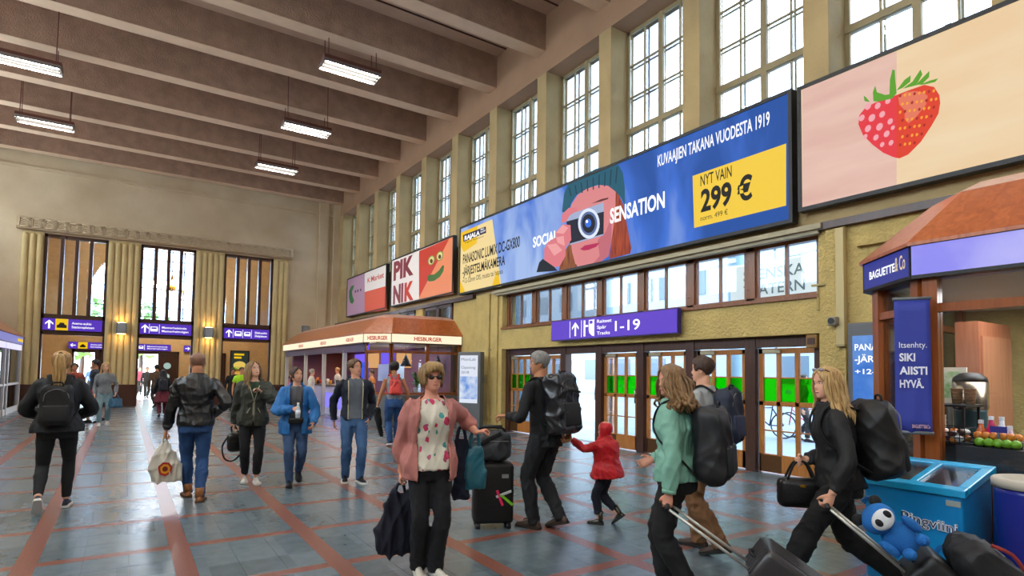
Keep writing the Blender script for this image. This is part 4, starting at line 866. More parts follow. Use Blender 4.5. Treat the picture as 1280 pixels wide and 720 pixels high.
for s, z, ww, h in (('PANASONIC', 1.98, .62, .09), ('-JÄRJESTEL', 1.82, .62, .09), ('+12-32', 1.66, .4, .07), ('SOCIAL', 1.18, .5, .1)): text('lettering', s, (-.006, w-.1, z), (0, -1, 0), ww, h, wht, pic, bold=.02)

# --------------------------------- ice-cream freezer and blue column bin
fz = empty('icecream_freezer', (4.99, 2.04, 0)); fw2 = .33; fd = .56; H0, H1 = .82, .94
fblue = mat('freezer_blue', '#1690d0', .3, color2='#0f7cc0', vscale=3); frim = mat('freezer_rim', '#1fa6dc', .25, coat=.5)
MB().add([(0, -fw2, .03), (0, fw2, .03), (fd, fw2, .03), (fd, -fw2, .03), (0, -fw2, H0-.05), (0, fw2, H0-.05), (fd, fw2, H1-.05), (fd, -fw2, H1-.05)], [(0,1,2,3),(0,1,5,4),(1,2,6,5),(2,3,7,6),(3,0,4,7)]).build('body', fblue, fz, bevel=.02)
sl = (H1-H0)/fd
def zt_(x): return H0+sl*x
def slab(name, x0, x1, ya, yb, th, m, par, lift=0.):
    return MB().add([(x0, ya, zt_(x0)-th+lift), (x0, yb, zt_(x0)-th+lift), (x1, yb, zt_(x1)-th+lift), (x1, ya, zt_(x1)-th+lift), (x0, ya, zt_(x0)+lift), (x0, yb, zt_(x0)+lift), (x1, yb, zt_(x1)+lift), (x1, ya, zt_(x1)+lift)], [(0,3,2,1),(4,5,6,7),(0,1,5,4),(1,2,6,5),(2,3,7,6),(3,0,4,7)]).build(name, m, par, bevel=.008)
for (x0, x1, ya, yb) in ((-.025, .05, -fw2-.025, fw2+.025), (fd-.05, fd+.02, -fw2-.025, fw2+.025), (.05, fd-.05, -fw2-.025, -fw2+.045), (.05, fd-.05, fw2-.045, fw2+.025), (.05, fd-.05, -.03, .03)): slab('rim', x0, x1, ya, yb, .055, frim, fz)
for ya, yb in ((-fw2+.045, -.03), (.03, fw2-.045)): slab('lid_glass', .05, fd-.05, ya, yb, .008, glass('freezer_glass', '#f0f6fa', .97), fz, -.012)
MB().box((.04, -fw2+.04, .60), (fd-.04, fw2-.04, .62)).box((.03, -fw2+.03, .6), (.04, fw2-.03, .79)).box((fd-.04, -fw2+.03, .6), (fd-.03, fw2-.03, .88)).box((.04, -fw2+.03, .6), (fd-.04, -fw2+.04, .79)).box((.04, fw2-.04, .6), (fd-.04, fw2-.03, .79)).build('liner', mat('freezer_inside', '#d8dce0', .5), fz)
MB().box((-.006, -fw2+.01, .69), (0, -fw2+.1, .73)).build('price_plate', mat('plate_grey', '#a8b0a8', .5), fz)
text('lettering', 'Pingviini', (-.022, fw2*.16, .53), (0, -1, -.08), .36, .075, mat('pingviini_white', '#f2f6fa', .5), fz, bold=.042)
text('lettering', 'Pingviini', (-.026, fw2*.16, .53), (0, -1, -.08), .36, .075, mat('pingviini_navy', '#0f2452', .5), fz, bold=-.008)
for (cy, cz_, r, s) in ((-.25, .33, .09, 1), (.27, .6, .07, 1)):
    MB().tube([(-.003, cy+r*(1-.1*k)*math.cos(k*.55), cz_+r*(1-.1*k)*math.sin(k*.55)) for k in range(10)], [.018*(1-k/12) for k in range(10)], 6, .2, up=(0, 0, 1), k=2).build('wave_print', mat('wave_blue', '#0d63a8', .4), fz)
MB().box((.05, -fw2-.004, .06), (fd-.1, -fw2, .36)).build('grille', mat('freezer_grille', '#0c4f80', .5), fz)
for k in range(9): MB().box((.06, -fw2-.01, .08+k*.03), (fd-.11, -fw2-.003, .095+k*.03)).build('grille_slat', frim, fz)
for x in (.06, fd-.06):
    for y in (-fw2+.06, fw2-.06): MB().lathe((x, y, 0), [(0, .03), (.04, .03)], 10).build('foot', black, fz)
tag(fz, 'bright blue chest freezer with glass lids and Pingviini lettering', 'freezer')
for i in range(12):
    c = ('#e6e0d0', '#c8402a', '#3a6ad0', '#e8b040', '#6a3a2a')[i % 5]; nm = ('cream', 'red', 'blue', 'yellow', 'brown')[i % 5]
    x = .12+.34*((i*7) % 5)/4; y = -.28+.56*i/11
    o = MB().add(*rbox((0, 0, 0), (.09, .15, .05), .015, 2)).build('icecream_pack', mat('pack_'+nm, c, .4), loc=(4.99+x, 2.04+y*.85,   .6465+.045*(i % 2))); o.rotation_euler = (0, 0, rk.uniform(-.5, .5)); tag(o, nm+' wrapped ice cream lying in the chest freezer', 'ice cream', 'ice creams in the freezer')
e = empty('round_bin', (5.27, 1.36, 0)); MB().lathe((0, 0, 0), [(0, .25), (.82, .25), (.86, .25)], 36).build('drum', mat('bin_blue', '#232c8c', .25, coat=.4), e, smooth=True); MB().lathe((0, 0, .86), [(0, .262), (.05, .262), (.06, .25), (.06, .2), (.03, .19)], 36).build('rim', mat('bin_rim', '#b8b0a0', .5), e, smooth=True); tag(e, 'dark blue round drum with pale rim beside the freezer', 'bin')

# --------------------------------- outdoors beyond the doors
struct(MB().box((9.5, YB, -.3), (60, 60, -.02)).build('pavement', mat('paving_pale', '#76838e', .7, var=.1, vscale=.4)))
struct(MB().box((-40, 36.2, -.3), (9.5, 90, -.02)).build('street', mat('paving_grey', '#b8b6b2', .8)))
glz = mat('far_glass', '#4a5c6a', .2); fac = mat('far_facade', '#8d98a2', .8, var=.06)
bd = empty('office_block', (34, 20, 0)); MB().box((0, -50, 0), (10, 50, 16)).build('wall', fac, bd)
wm_ = MB().box((-.05, -.9, 0), (0, .9, 1.7)).mesh('window')
for i in range(26):
    for j in range(5): link('window', wm_, glz, bd, (0, -48+i*3.7, 1.2+j*3.1))
MB().box((-.1, -50, 3.6), (0, 50, 3.9)).build('cornice', mat('far_band', '#98a4b0', .7), bd); tag(bd, 'pale office block across the platforms, seen through the doors', 'building')
colm = mat('platform_steel', '#5f7f94', .4)
for i, (x, y) in enumerate(((13.5, 14.6), (13.5, 20.), (13.5, 9.6), (16.5, 26.))):
    e = empty('platform_column', (x, y, -.02)); MB().lathe((0, 0, 0), [(0, .3), (.25, .3), (.3, .22), (7.2, .2)], 16).build('shaft', colm, e, smooth=True); MB().lathe((0, 0, 7.2), [(0, .2), (.3, .5)], 16).build('capital', colm, e, smooth=True); tag(e, 'pale blue steel column of the platform canopy outside the doors', 'column', 'platform columns')
cn = empty('platform_canopy', (16, 12, 0)); tb = MB()
for k in range(9):
    y = -8+k*3.
    MB().tube([(-4.5, y, 7.6), (6, y, 8.2)], .09, 6).build('rafter', colm, cn); MB().tube([(-4.5, y, 6.9), (6, y, 7.4)], .06, 6).build('tie', colm, cn)
    for j in range(7): tb.tube([(-4.5+j*1.5, y, 6.9+.07*j), (-3.75+j*1.5, y, 7.65+.085*(j+.5)), (-3+j*1.5, y, 6.9+.07*(j+1))], .03, 5)
tb.build('bracing', colm, cn)
for x in (-4, -1, 2, 5): MB().tube([(x, -9, 7.75+(x+4)*.055), (x, 17, 7.75+(x+4)*.055)], .06, 6).build('purlin', colm, cn)
tag(cn, 'steel truss canopy over the platforms seen through upper panes', 'canopy')
e = empty('theatre_sign', (13., onx(966, 350, 13.).y, onx(966, 350, 13.).z)); MB().add(*rbox((.05, 0, 0), (.1, 2.4, 1.0), .05)).build('panel', mat('theatre_white', '#eef2f6', .6), e)
for s, z, w in (('SVENSKA', .06, 1.6), ('TEATERN', -.32, 1.6)): text('lettering', s, (-.004, w/2, z), (0, -1, 0), w, .27, mat('theatre_ink', '#56707c', .6), e, bold=.01)
MB().tube([(.1, 0, .5), (.1, 0, 7.6-e.location.z)], .03, 6).build('hanger', colm, e); tag(e, 'white hanging sign with grey theatre lettering beyond the transom window', 'sign')
e = empty('billboard', (13.2, onx(860, 540, 13.2).y, 0))
# parked bicycles outside
tyre = mat('bike_tyre', '#2a3038', .6)
def bicycle(loc, rz, label, mk):
    e = empty('bicycle', loc, rz)
    for x in (-.52, .52):
        wv_ = MB(); pts = [(x+.33*math.cos(t*math.pi/12), 0, .34+.33*math.sin(t*math.pi/12)) for t in range(25)]
        wv_.tube(pts, .02, 6).build('tyre', tyre, e, smooth=True); sp = MB()
        for t in range(9): sp.tube([(x, 0, .34), (x+.32*math.cos(t*.7), 0, .34+.32*math.sin(t*.7))], .003, 4)
        sp.build('spokes', steel, e)
    MB().tube([(-.52, 0, .34), (-.15, 0, .32), (.42, 0, .75), (-.22, 0, .8), (-.52, 0, .34)], .02, 6).tube([(-.15, 0, .32), (-.25, 0, .9)], .018, 6).tube([(.52, 0, .34), (.4, 0, .95)], .018, 6).build('frame', mk, e)
    MB().ell((-.26, 0, .92), (.13, .06, .035)).build('saddle', black, e, smooth=True); MB().tube([(.4, -.25, .98), (.4, 0, .96), (.4, .25, .98)], .014, 6).build('handlebar', steel, e); tag(e, label, 'bicycle', 'bicycles outside the doors'); return e
q = onx(1008, 515, 15.); bicycle((15., q.y, -.02), 1.45, 'red bicycle parked outside the end door', mat('bike_red', '#c81f4c', .4))
q = onx(955, 515, 14.5); bicycle((14.5, q.y, -.02), 1.7, 'dark blue bicycle parked outside the doors', mat('bike_blue', '#20345a', .4))
q = onx(905, 515, 16.); bicycle((16., q.y, -.02), 1.5, 'grey bicycle parked outside the doors', mat('bike_grey', '#70787e', .4))
bpy.data.objects.remove(bpy.data.objects['billboard'])
# trees beyond the vestibule doors
tl = mat('tree_leaf', '#5f8a3a', .7, color2='#8fb45a', vscale=8)
for i, (x, y) in enumerate(((-2.4, 46.), (.8, 48.), (-6., 52.))):
    e = empty('street_tree', (x, y, -.02)); MB().tube([(0, 0, 0), (.1, 0, 2.), (0, 0, 4.)], [.2, .14, .08], 8).build('trunk', brown, e); cr = MB(); rr = random.Random(i)
    for k in range(220):
        th = rr.uniform(0, 6.28); ph = rr.uniform(-1, 1); r = 1.9*(rr.random()**.4); c = Vector((r*math.cos(th)*math.sqrt(1-ph*ph), r*math.sin(th)*math.sqrt(1-ph*ph), 4.2+r*ph*1.1)); s = .3
        a = Vector((rr.uniform(-1, 1), rr.uniform(-1, 1), rr.uniform(-1, 1))).normalized()*s; b = a.orthogonal().normalized()*s*.6; cr.add([c-a, c+b, c+a, c-b], [(0, 1, 2, 3)])
    o = cr.build('crown', tl, e); o['kind'] = 'stuff'; tag(e, 'leafy green street tree beyond the vestibule doors', 'tree', 'street trees')

# teal tub chair by the west kiosk
q = onz(38, 507); e = empty('tub_chair', (q.x, q.y, 0)); tealf = mat('chair_teal', '#1f5560', .8, var=.1)
MB().lathe((0, 0, .2), [(0, .3), (.05, .34), (.2, .35), (.24, .32)], 24).build('seat', tealf, e, smooth=True)
bk = MB().tube([(.36*math.cos(a), .36*math.sin(a), .62) for a in np.linspace(-2.2, 2.2, 15)], .24, 8, .3, up=(0, 0, 1)); bk.build('backrest', tealf, e, smooth=True)
for k in range(4): MB().tube([(.22*math.cos(k*1.57+.8), .22*math.sin(k*1.57+.8), .22), (.26*math.cos(k*1.57+.8), .26*math.sin(k*1.57+.8), 0)], .02, 8).build('leg', steel, e)
tag(e, 'teal tub chair beside the lilac-banded kiosk', 'chair')
# ------------------------------------------------------------------ people: kit
def vec(*a): return Vector(a)
def ik(a, target, l1, l2, pole):
    a = Vector(a); t = Vector(target); d = t-a; L = min(d.length, (l1+l2)*.995); dn = d.normalized(); t = a+dn*L
    x = (l1*l1-l2*l2+L*L)/(2*L); h = math.sqrt(max(0, l1*l1-x*x)); p = Vector(pole); p = p-dn*p.dot(dn)
    p = p.normalized() if p.length > 1e-5 else dn.orthogonal().normalized(); return a+dn*x+p*h, t
def loft(rings, n=20, e=2.3):
    v = []; f = []; m = len(rings)
    for c, X, Y, rx, ry in rings:
        for i in range(n):
            t = 2*math.pi*i/n; a, b = math.cos(t), math.sin(t)
            v.append(c+X*(rx*math.copysign(abs(a)**(2/e), a))+Y*(ry*math.copysign(abs(b)**(2/e), b)))
    for j in range(m-1):
        for i in range(n): f.append((j*n+i, j*n+(i+1) % n, (j+1)*n+(i+1) % n, (j+1)*n+i))
    v += [rings[0][0], rings[-1][0]]
    for i in range(n): f.append((m*n, (i+1) % n, i)); f.append((m*n+1, (m-1)*n+i, (m-1)*n+(i+1) % n))
    return v, f
def remesh(mb, voxel, smooth=3):
    me = mb.mesh('t'); o = bpy.data.objects.new('t', me); COL.objects.link(o)
    r = o.modifiers.new('r', 'REMESH'); r.mode = 'VOXEL'; r.voxel_size = voxel; r.use_smooth_shade = True
    if smooth: s = o.modifiers.new('s', 'SMOOTH'); s.factor = .5; s.iterations = smooth
    out = bpy.data.meshes.new_from_object(o.evaluated_get(bpy.context.evaluated_depsgraph_get()))
    bpy.data.objects.remove(o); bpy.data.meshes.remove(me); out.shade_smooth(); return out
def verts(me):
    n = len(me.vertices); co = np.empty(n*3, np.float32); me.vertices.foreach_get('co', co); no = np.empty(n*3, np.float32); me.vertices.foreach_get('normal', no); return co.reshape(-1, 3), no.reshape(-1, 3)
def wrinkle(me, amp, freq=28., seed=0, aniso=(1, 1, .55)):
    co, no = verts(me); r = np.random.RandomState(seed); d = np.zeros(len(co)); p = co*np.array(aniso)
    w = sum(np.sin(p @ (r.normal(size=3)*freq*.4)+r.uniform(0, 6.3))[:, None]*r.normal(size=3)*.02 for _ in range(3))
    for k in range(6):
        a = r.normal(size=3); a /= np.linalg.norm(a); f = freq*(.5+.9*r.rand()); s = np.sin((p+w) @ a*f+r.uniform(0, 6.3)); d += (1-np.abs(s))**2*r.uniform(.4, 1)
    d = (d-d.mean())/max(1e-6, d.std()); co = co+no*(d*amp)[:, None]; me.vertices.foreach_set('co', co.astype(np.float32).ravel()); me.update(); return me
def cut(me, keep):
    """drop the faces whose centre fails keep(x, y, z)"""
    bm = bmesh.new(); bm.from_mesh(me); bad = [f for f in bm.faces if not keep(*f.calc_center_median())]
    bmesh.ops.delete(bm, geom=bad, context='FACES'); bm.to_mesh(me); bm.free(); return me
def lerp_tab(tab, t):
    for (a, *va), (b, *vb) in zip(tab, tab[1:]):
        if t <= b:
            u = (t-a)/(b-a); u = max(0, min(1, u)); return [x+(y-x)*u for x, y in zip(va, vb)]
    return list(tab[-1][1:])
HEADTAB = [(0, .20, .50, .0), (.04, .36, .62, .10), (.12, .50, .66, .26), (.22, .60, .665, .44), (.34, .66, .67, .62), (.46, .70, .655, .76), (.58, .725, .70, .85), (.70, .72, .69, .86), (.82, .64, .60, .76), (.91, .48, .44, .56), (.97, .27, .24, .30), (1, .02, .02, .02)]
def head_grid(hh, wide=1., n=36, m=30, hair=None, grow=0., fat=0.):
    """head in its own frame: chin at z=0, face towards +y; hair(t, phi) -> thickness or None"""
    v = []; idx = {}; f = []; s = hh*.5
    for j in range(m+1):
        t = .5-.5*math.cos(math.pi*j/m); t = .5*t+.5*j/m; w, fr, bk = lerp_tab(HEADTAB, t); w *= wide
        if t < .4: w += fat*(.4-t)*.5
        for i in range(n):
            ph = 2*math.pi*i/n-math.pi; sx, cy = math.sin(ph), math.cos(ph)
            x = w*s*math.copysign(abs(sx)**.9, sx); y = (fr if cy > 0 else bk)*s*math.copysign(abs(cy)**.92, cy)
            if hair is None:
                g = lambda t0, st, p0, sp: math.exp(-((t-t0)/st)**2-((ph-p0)/sp)**2)
                y += hh*(.075*g(.36, .05, 0, .13)+.045*g(.43, .06, 0, .11)+.022*g(.18, .03, 0, .3)+.025*g(.05, .05, 0, .35)-.03*g(.49, .045, .5, .25)-.03*g(.49, .045, -.5, .25)+.018*g(.565, .035, 0, .6)-.012*g(.125, .02, 0, .35)-.012*g(.245, .02, 0, .25))
                k = 1+grow
            else:
                h = hair(t, ph)
                if h is None: continue
                k = 1+h/(s*.75)
            idx[(j, i)] = len(v); v.append(vec(x*k, y*k, t*hh+(h*max(0, t-.6)*2. if hair else 0)))
    for j in range(m):
        for i in range(n):
            q = [(j, i), (j, (i+1) % n), (j+1, (i+1) % n), (j+1, i)]
            if all(a in idx for a in q): f.append(tuple(idx[a] for a in q))
    if hair is None: f.append(tuple(range(n))[::-1]); f.append(tuple(m*n+i for i in range(n)))
    return v, f
def hand_shape(mb, wrist, d, nrm, side, curl, s, spread=.0):
    """palm and five fingers; d = pointing direction, nrm = palm side, side=+1 for the right hand"""
    d = Vector(d).normalized(); nrm = Vector(nrm); nrm = (nrm-d*nrm.dot(d)).normalized(); wx = d.cross(nrm)*side      # wx points to the thumb side
    mb.tube([wrist-d*.02*s, wrist+d*.02*s, wrist+d*.055*s, wrist+d*.092*s], [.026*s, .034*s, .041*s, .038*s], 12, .40, up=wx)
    c = [math.radians(a*curl) for a in (52, 70, 45)]
    for k, (o, L, r) in enumerate(((.031, .074, .0088), (.0105, .083, .0092), (-.0105, .077, .0088), (-.031, .060, .0078))):
        p = wrist+d*.085*s+wx*o*s; dirv = (d+wx*(o*(1.5+spread*6))).normalized(); pts = [p-dirv*.02*s, p]; a = 0
        for j in range(3):
            a += c[j]; q = dirv*math.cos(a)+nrm*math.sin(a); p = p+q*L*s*(.45, .32, .26)[j]; pts.append(p)
        mb.tube(pts, [r*s, r*s, r*.95*s, r*.9*s, r*.75*s], 8)
    p = wrist+d*.022*s+wx*.026*s; q1 = (wx*.75+d*.7+nrm*.25).normalized(); q2 = (d*.9+wx*.25+nrm*(.25+.9*curl)).normalized(); q3 = (d*.75+nrm*(.2+1.*curl)-wx*.25*curl).normalized()
    mb.tube([p, p+q1*.034*s, p+q1*.034*s+q2*.032*s, p+q1*.034*s+q2*.032*s+q3*.026*s], [.014*s, .0125*s, .0105*s, .008*s], 8)
SHOE = [(-.085, .012, .035), (-.078, .027, .06), (-.05, .034, .085), (-.01, .036, .094), (.04, .037, .088), (.085, .042, .068), (.125, .046, .054), (.16, .042, .047), (.185, .028, .04), (.197, .008, .028)]
def shoe(P, name, ank, R, s, upper, sole, sole_h=.026, high=0., extra=None, wide=1.):
    g = lambda x, y, z: ank+R @ vec(x*s, y*s, (z-.09)*s)
    rings = []
    for y, w, h in SHOE: rings.append([g(w*wide*math.cos(t)*(.82 if t < math.pi else 1), y, sole_h*.6+(h-sole_h*.6)*(max(0, math.sin(t))**.8 if t <= math.pi else 0)) for t in [math.pi*2*k/16 for k in range(16)]])
    mb = MB(); v = [p for r in rings for p in r]; n = 16
    f = [(j*n+i, j*n+(i+1) % n, (j+1)*n+(i+1) % n, (j+1)*n+i) for j in range(len(rings)-1) for i in range(n)]+[tuple(range(n))[::-1], tuple((len(rings)-1)*n+i for i in range(n))]
    mb.add(v, f)
    if high: mb.tube([g(0, -.03, .05), g(0, -.03, .10), g(0, -.028, .09+high)], [.036*s, .042*s, .048*s], 14, 1.)
    o = mb.build(name, upper, P, smooth=True)
    out = [(w*wide*1.1+.002, y) for y, w, h in SHOE]; ol = [g(w, y*1.02, 0) for w, y in out]+[g(-w, y*1.02, 0) for w, y in out[::-1]]; oh = [g(w, y*1.02, sole_h) for w, y in out]+[g(-w, y*1.02, sole_h) for w, y in out[::-1]]; n = len(ol)
    MB().add(ol+oh, [tuple(range(n))[::-1], tuple(range(n, 2*n))]+[(i, (i+1) % n, n+(i+1) % n, n+i) for i in range(n)]).build('sole', sole, o)
    if extra:
        lc = MB()
        for k in range(4): lc.tube([g(-.018, .05+.016*k, .09-.006*k), g(0, .053+.016*k, .096-.0065*k), g(.018, .05+.016*k, .09-.006*k)], .004*s, 5)
        lc.build('laces', extra, o)
    return o
skin_cols = {'light': '#d9a184', 'pale': '#e0ae92', 'tan': '#b97f5c', 'dark': '#5a3a2a', 'rosy': '#d4937a'}
def skin(k): return mat('skin_'+k, skin_cols[k], .5, spec=.3, var=.05, vscale=20)
def fabric(name, c, rough=.85, bump=.15, var=.12, c2=None, vs=14): return mat('fabric_'+name, c, rough, bump=bump, bscale=160, var=var, color2=c2, vscale=vs)
jeans_m = fabric('denim', '#2d4468', c2='#3d587f', vs=6); black_f = fabric('black', '#0c0c0e'); navy_f = fabric('navy', '#10162a'); charc_f = fabric('charcoal', '#202123')
TORSO_M = [(.462, .060, .066), (.49, .083, .070), (.53, .094, .066), (.57, .087, .060), (.62, .080, .056), (.67, .084, .059), (.73, .096, .063), (.775, .100, .058), (.805, .090, .048), (.828, .055, .040), (.845, .036, .036), (.885, .033, .036)]
TORSO_F = [(.462, .062, .068), (.49, .088, .074), (.53, .098, .070), (.57, .088, .061), (.62, .073, .053), (.67, .078, .058), (.73, .088, .070), (.775, .088, .056), (.805, .080, .044), (.828, .048, .036), (.845, .031, .032), (.885, .029, .032)]
class Fig: pass
def figure(foot_px=None, loc=None, face=(0, 1), H=1.75, sex='m', lean=4., feet=None, hands=None, curl=(.5, .5), poles=None, head=(0, 0, 0), girth=1., drop=None, sh_yaw=0., hdir=(None, None), pnorm=(None, None)):
    """lays out the joints of a pose; local frame faces +y, right hand side is +x. feet: ((x,y,pitch,yaw),(…)) right, left; hands: local points or ('px',x,y,dd)"""
    g = Fig(); g.H = H; g.sex = sex; g.girth = girth
    if loc is None: q = onz(*foot_px); loc = (q.x, q.y, 0)
    g.loc = Vector((loc[0], loc[1], loc[2] if len(loc) > 2 else 0)); g.rz = math.atan2(-face[0], face[1]); g.D = (g.loc+vec(0, 0, H*.5)-CAM).dot(FW)
    inv = Matrix.Rotation(-g.rz, 3, 'Z')
    def L(t, foot=False):
        if t and t[0] == 'px':
            if foot: return inv @ (onz(t[1], t[2])-g.loc)
            return inv @ (atd(t[1], t[2], g.D+(t[3] if len(t) > 3 else 0))-g.loc)
        return Vector(t)
    g.T = TORSO_M if sex == 'm' else TORSO_F
    s = H/1.75; g.s = s
    feet = feet or ((.09, .0, 0, 5), (-.09, .0, 0, -5)); fl = []
    for fx, fy, pit, yaw in feet:
        R = Matrix.Rotation(math.radians(-yaw), 3, 'Z') @ Matrix.Rotation(math.radians(-pit), 3, 'X')
        low = min((R @ vec(0, y*s, -.09*s)).z for y in (-.085, .12, .19)); fl.append((vec(fx, fy, -low+.001), R, pit))
    hipz = .525*H; spread_ = max((fl[0][0]-fl[1][0]).y, (fl[1][0]-fl[0][0]).y); hipz -= drop if drop is not None else .10*spread_**2/H
    g.P = vec(0, (fl[0][0].y+fl[1][0].y)/2*.6, hipz); g.feet = fl
    g.RL = Matrix.Rotation(math.radians(-lean), 3, 'X')
    g.sp = lambda fr: g.P+g.RL @ vec(0, 0, (fr-.525)*H)      # point on the spine axis at height fraction fr
    sw = (.106 if sex == 'm' else .094)*H; RS = g.RL @ Matrix.Rotation(math.radians(sh_yaw), 3, 'Z')
    g.sh = [g.sp(.786)+RS @ vec(sw, 0, 0), g.sp(.786)+RS @ vec(-sw, 0, 0)]
    g.hip = [g.P+vec(.052*H, 0, -.012*H), g.P+vec(-.052*H, 0, -.012*H)]
    g.knee = []; g.ank = []
    for k in range(2):
        kn, an = ik(g.hip[k], fl[k][0], .245*H, .235*H, vec(.08*(1-2*k), 1, .1)); g.knee.append(kn); g.ank.append(an)
    hands = hands or (vec(sw+.10, .05, .47*H), vec(-sw-.10, .05, .47*H)); g.elb = []; g.wr = []; g.hd = []; g.pn = []; g.curl = curl
    for k in range(2):
        sg = 1-2*k; pole = Vector((poles or (None, None))[k] or (.35*sg, -1, -.15)); e, w = ik(g.sh[k], L(hands[k]), .176*H, .152*H, pole); g.elb.append(e); g.wr.append(w)
        g.hd.append(Vector(hdir[k]) if hdir[k] else (w-e).normalized()); g.pn.append(Vector(pnorm[k]) if pnorm[k] else vec(-sg, .25, 0))
    yaw, pit, rol = [math.radians(a) for a in head]
    g.RH = Matrix.Rotation(-yaw, 3, 'Z') @ Matrix.Rotation(pit, 3, 'X') @ Matrix.Rotation(rol, 3, 'Y'); g.hh = .132*H if H > 1.3 else .17*H
    g.HO = g.sp(.862 if H > 1.3 else .83)+vec(0, .015*s, 0)     # chin-level origin of the head frame
    g.hp = lambda x, y, z: g.HO+g.RH @ vec(x, y, z)
    return g
def torso_rings(g, f0, f1, ease, flare=0., axis=1.):
    out = []; X, Y = vec(1, 0, 0), g.RL @ vec(0, 1, 0); N = 14
    for i in range(N+1):
        fr = f0+(f1-f0)*i/N; rx, ry = lerp_tab(g.T, fr); e = ease+flare*max(0, (.62-fr))*g.H
        if fr < .5: rx, ry = max(rx, .083), max(ry, .068)
        k = g.girth if fr < .8 else 1
        out.append((g.sp(fr), X, Y, rx*g.H*k+e, ry*g.H*k+e))
    return out
def limb(mb, pts, rad, n=14, k=4, flat=1., up=None): mb.tube(pts, rad, n, flat, up, k)
def body(g, e, sk, fine=True, face=None, ears=True):
    H = g.H; mb = MB(); rr = []
    for fr, rx, ry in g.T: rr.append((g.sp(fr), vec(1, 0, 0), g.RL @ vec(0, 1, 0), rx*H*g.girth*.95 if fr < .82 else rx*H, ry*H*g.girth*.95 if fr < .82 else ry*H))
    top = g.hp(0, -.012, .06*g.s); rr.append((top, g.RH @ vec(1, 0, 0), g.RH @ vec(0, 1, 0), .030*H, .033*H)); mb.add(*loft(rr))
    hv, hf = head_grid(g.hh, .97 if g.sex == 'f' else 1., fat=(g.girth-1)*.6); mb.add([g.hp(*p) for p in hv], hf)
    if ears:
        for sg in (1, -1): mb.ell(g.hp(sg*g.hh*.355, -.012, g.hh*.45), (g.hh*.035, g.hh*.075, g.hh*.13), 10, 8, g.RH @ Matrix.Rotation(sg*.35, 3, 'Z'))
    for k in range(2):
        a, b, w = g.sh[k], g.elb[k], g.wr[k]
        limb(mb, [a, a.lerp(b, .45), b, b.lerp(w, .3), w], [r*H for r in (.030, .027, .0225, .0235, .0155)])
        hand_shape(mb, w, g.hd[k], g.pn[k], 1-2*k, g.curl[k], g.s*(.95 if g.sex == 'f' else 1.05))
        h, n, q = g.hip[k], g.knee[k], g.ank[k]
        limb(mb, [h, h.lerp(n, .45), n, n.lerp(q, .3), q], [r*H for r in (.048, .043, .031, .032, .020)])
        R = g.feet[k][1]; mb.tube([q+R @ vec(0, -.04, -.05)*g.s, q+R @ vec(0, .04, -.055)*g.s, q+R @ vec(0, .14, -.066)*g.s], [.022*g.s, .024*g.s, .018*g.s], 10)
    me = remesh(mb, .0075 if fine else .013, 2 if fine else 1); o = link('body', me, sk, e)
    hh = g.hh; y0 = .335*hh
    if face is not None:
        brow = mat('brow_'+face, {'blond': '#7a5a3a', 'brown': '#3a2618', 'grey': '#6a6660', 'dark': '#1c1410'}[face], .8); lips = mat('lips', '#b0605a', .5); ew = mat('eye_white', '#d8d4cc', .3); ir = mat('iris', '#2a2420', .2)
        for sg in (1, -1):
            x = sg*hh*.145
            ey = MB().ell(g.hp(x, y0*.87, hh*.495), (hh*.055, hh*.03, hh*.026), 10, 6, g.RH).build('eye', ew, o, smooth=True); MB().ell(g.hp(x, y0*.87+hh*.022, hh*.495), (hh*.022, hh*.014, hh*.022), 8, 6, g.RH).build('iris', ir, ey, smooth=True)
            MB().tube([g.hp(x-hh*.065, y0*.90+.004, hh*.555), g.hp(x, y0*.97+.006, hh*.572), g.hp(x+hh*.065, y0*.90+.004, hh*.555)], hh*.013, 6).build('eyebrow', brow, o, smooth=True)
        MB().tube([g.hp(-hh*.105, y0*.9, hh*.195), g.hp(-hh*.04, y0*1.06, hh*.205), g.hp(hh*.04, y0*1.06, hh*.205), g.hp(hh*.105, y0*.9, hh*.195)], [hh*.008, hh*.022, hh*.022, hh*.008], 8).build('lips', lips, o, smooth=True)
    return o
def top(g, e, name, m, ease=.012, hem=.50, neck=.835, sleeve=1., sl_e=.012, flare=0., vox=.012, amp=.0035, opening=None, seed=1, cuff=None, thick=True, puff=0., cap_sl=False):
    """upper garment; sleeve: 0 none … 1 to the wrist; opening(z): half width of the open front"""
    H = g.H; mb = MB(); mb.add(*loft(torso_rings(g, hem, neck, ease, flare)))
    for k in range(2):
        if sleeve <= 0: break
        a, b, w = g.sh[k], g.elb[k], g.wr[k]; i = g.sp(.775)*.45+a*.55
        if sleeve >= .5:
            u = min(1, (sleeve-.5)*2); wv = b.lerp(w, u*.97)
            limb(mb, [i, a+vec(0, 0, .004), a.lerp(b, .45), b, b.lerp(wv, .5), wv], [.026*H+sl_e*.6, .031*H+sl_e*.6, .0285*H+sl_e*.85+puff, .0245*H+sl_e*.85+puff, .0235*H+sl_e*.85+puff, (.0165+.006*(1-u))*H+sl_e*.8])
        else: limb(mb, [i, a, a.lerp(b, sleeve*2)], [.026*H+sl_e, .032*H+sl_e, .031*H+sl_e+.006])
    me = remesh(mb, vox, 4)
    if amp: wrinkle(me, amp, 30, seed)
    if opening:
        ch = g.sp(.7); cut(me, lambda x, y, z: not (y > ch.y*.5+.02 and abs(x) < opening(z/H)))
    o = link(name, me, m, e)
    if opening and thick: so = o.modifiers.new('solid', 'SOLIDIFY'); so.thickness = .006; so.offset = 0
    if cuff:
        for k in range(2):
            b, w = g.elb[k], g.wr[k]; MB().tube([b.lerp(w, .90), b.lerp(w, 1.0)], [.0178*H+sl_e*.8+.003, .0168*H+sl_e*.8+.002], 14).build('cuff', cuff, o, smooth=True)
    return o
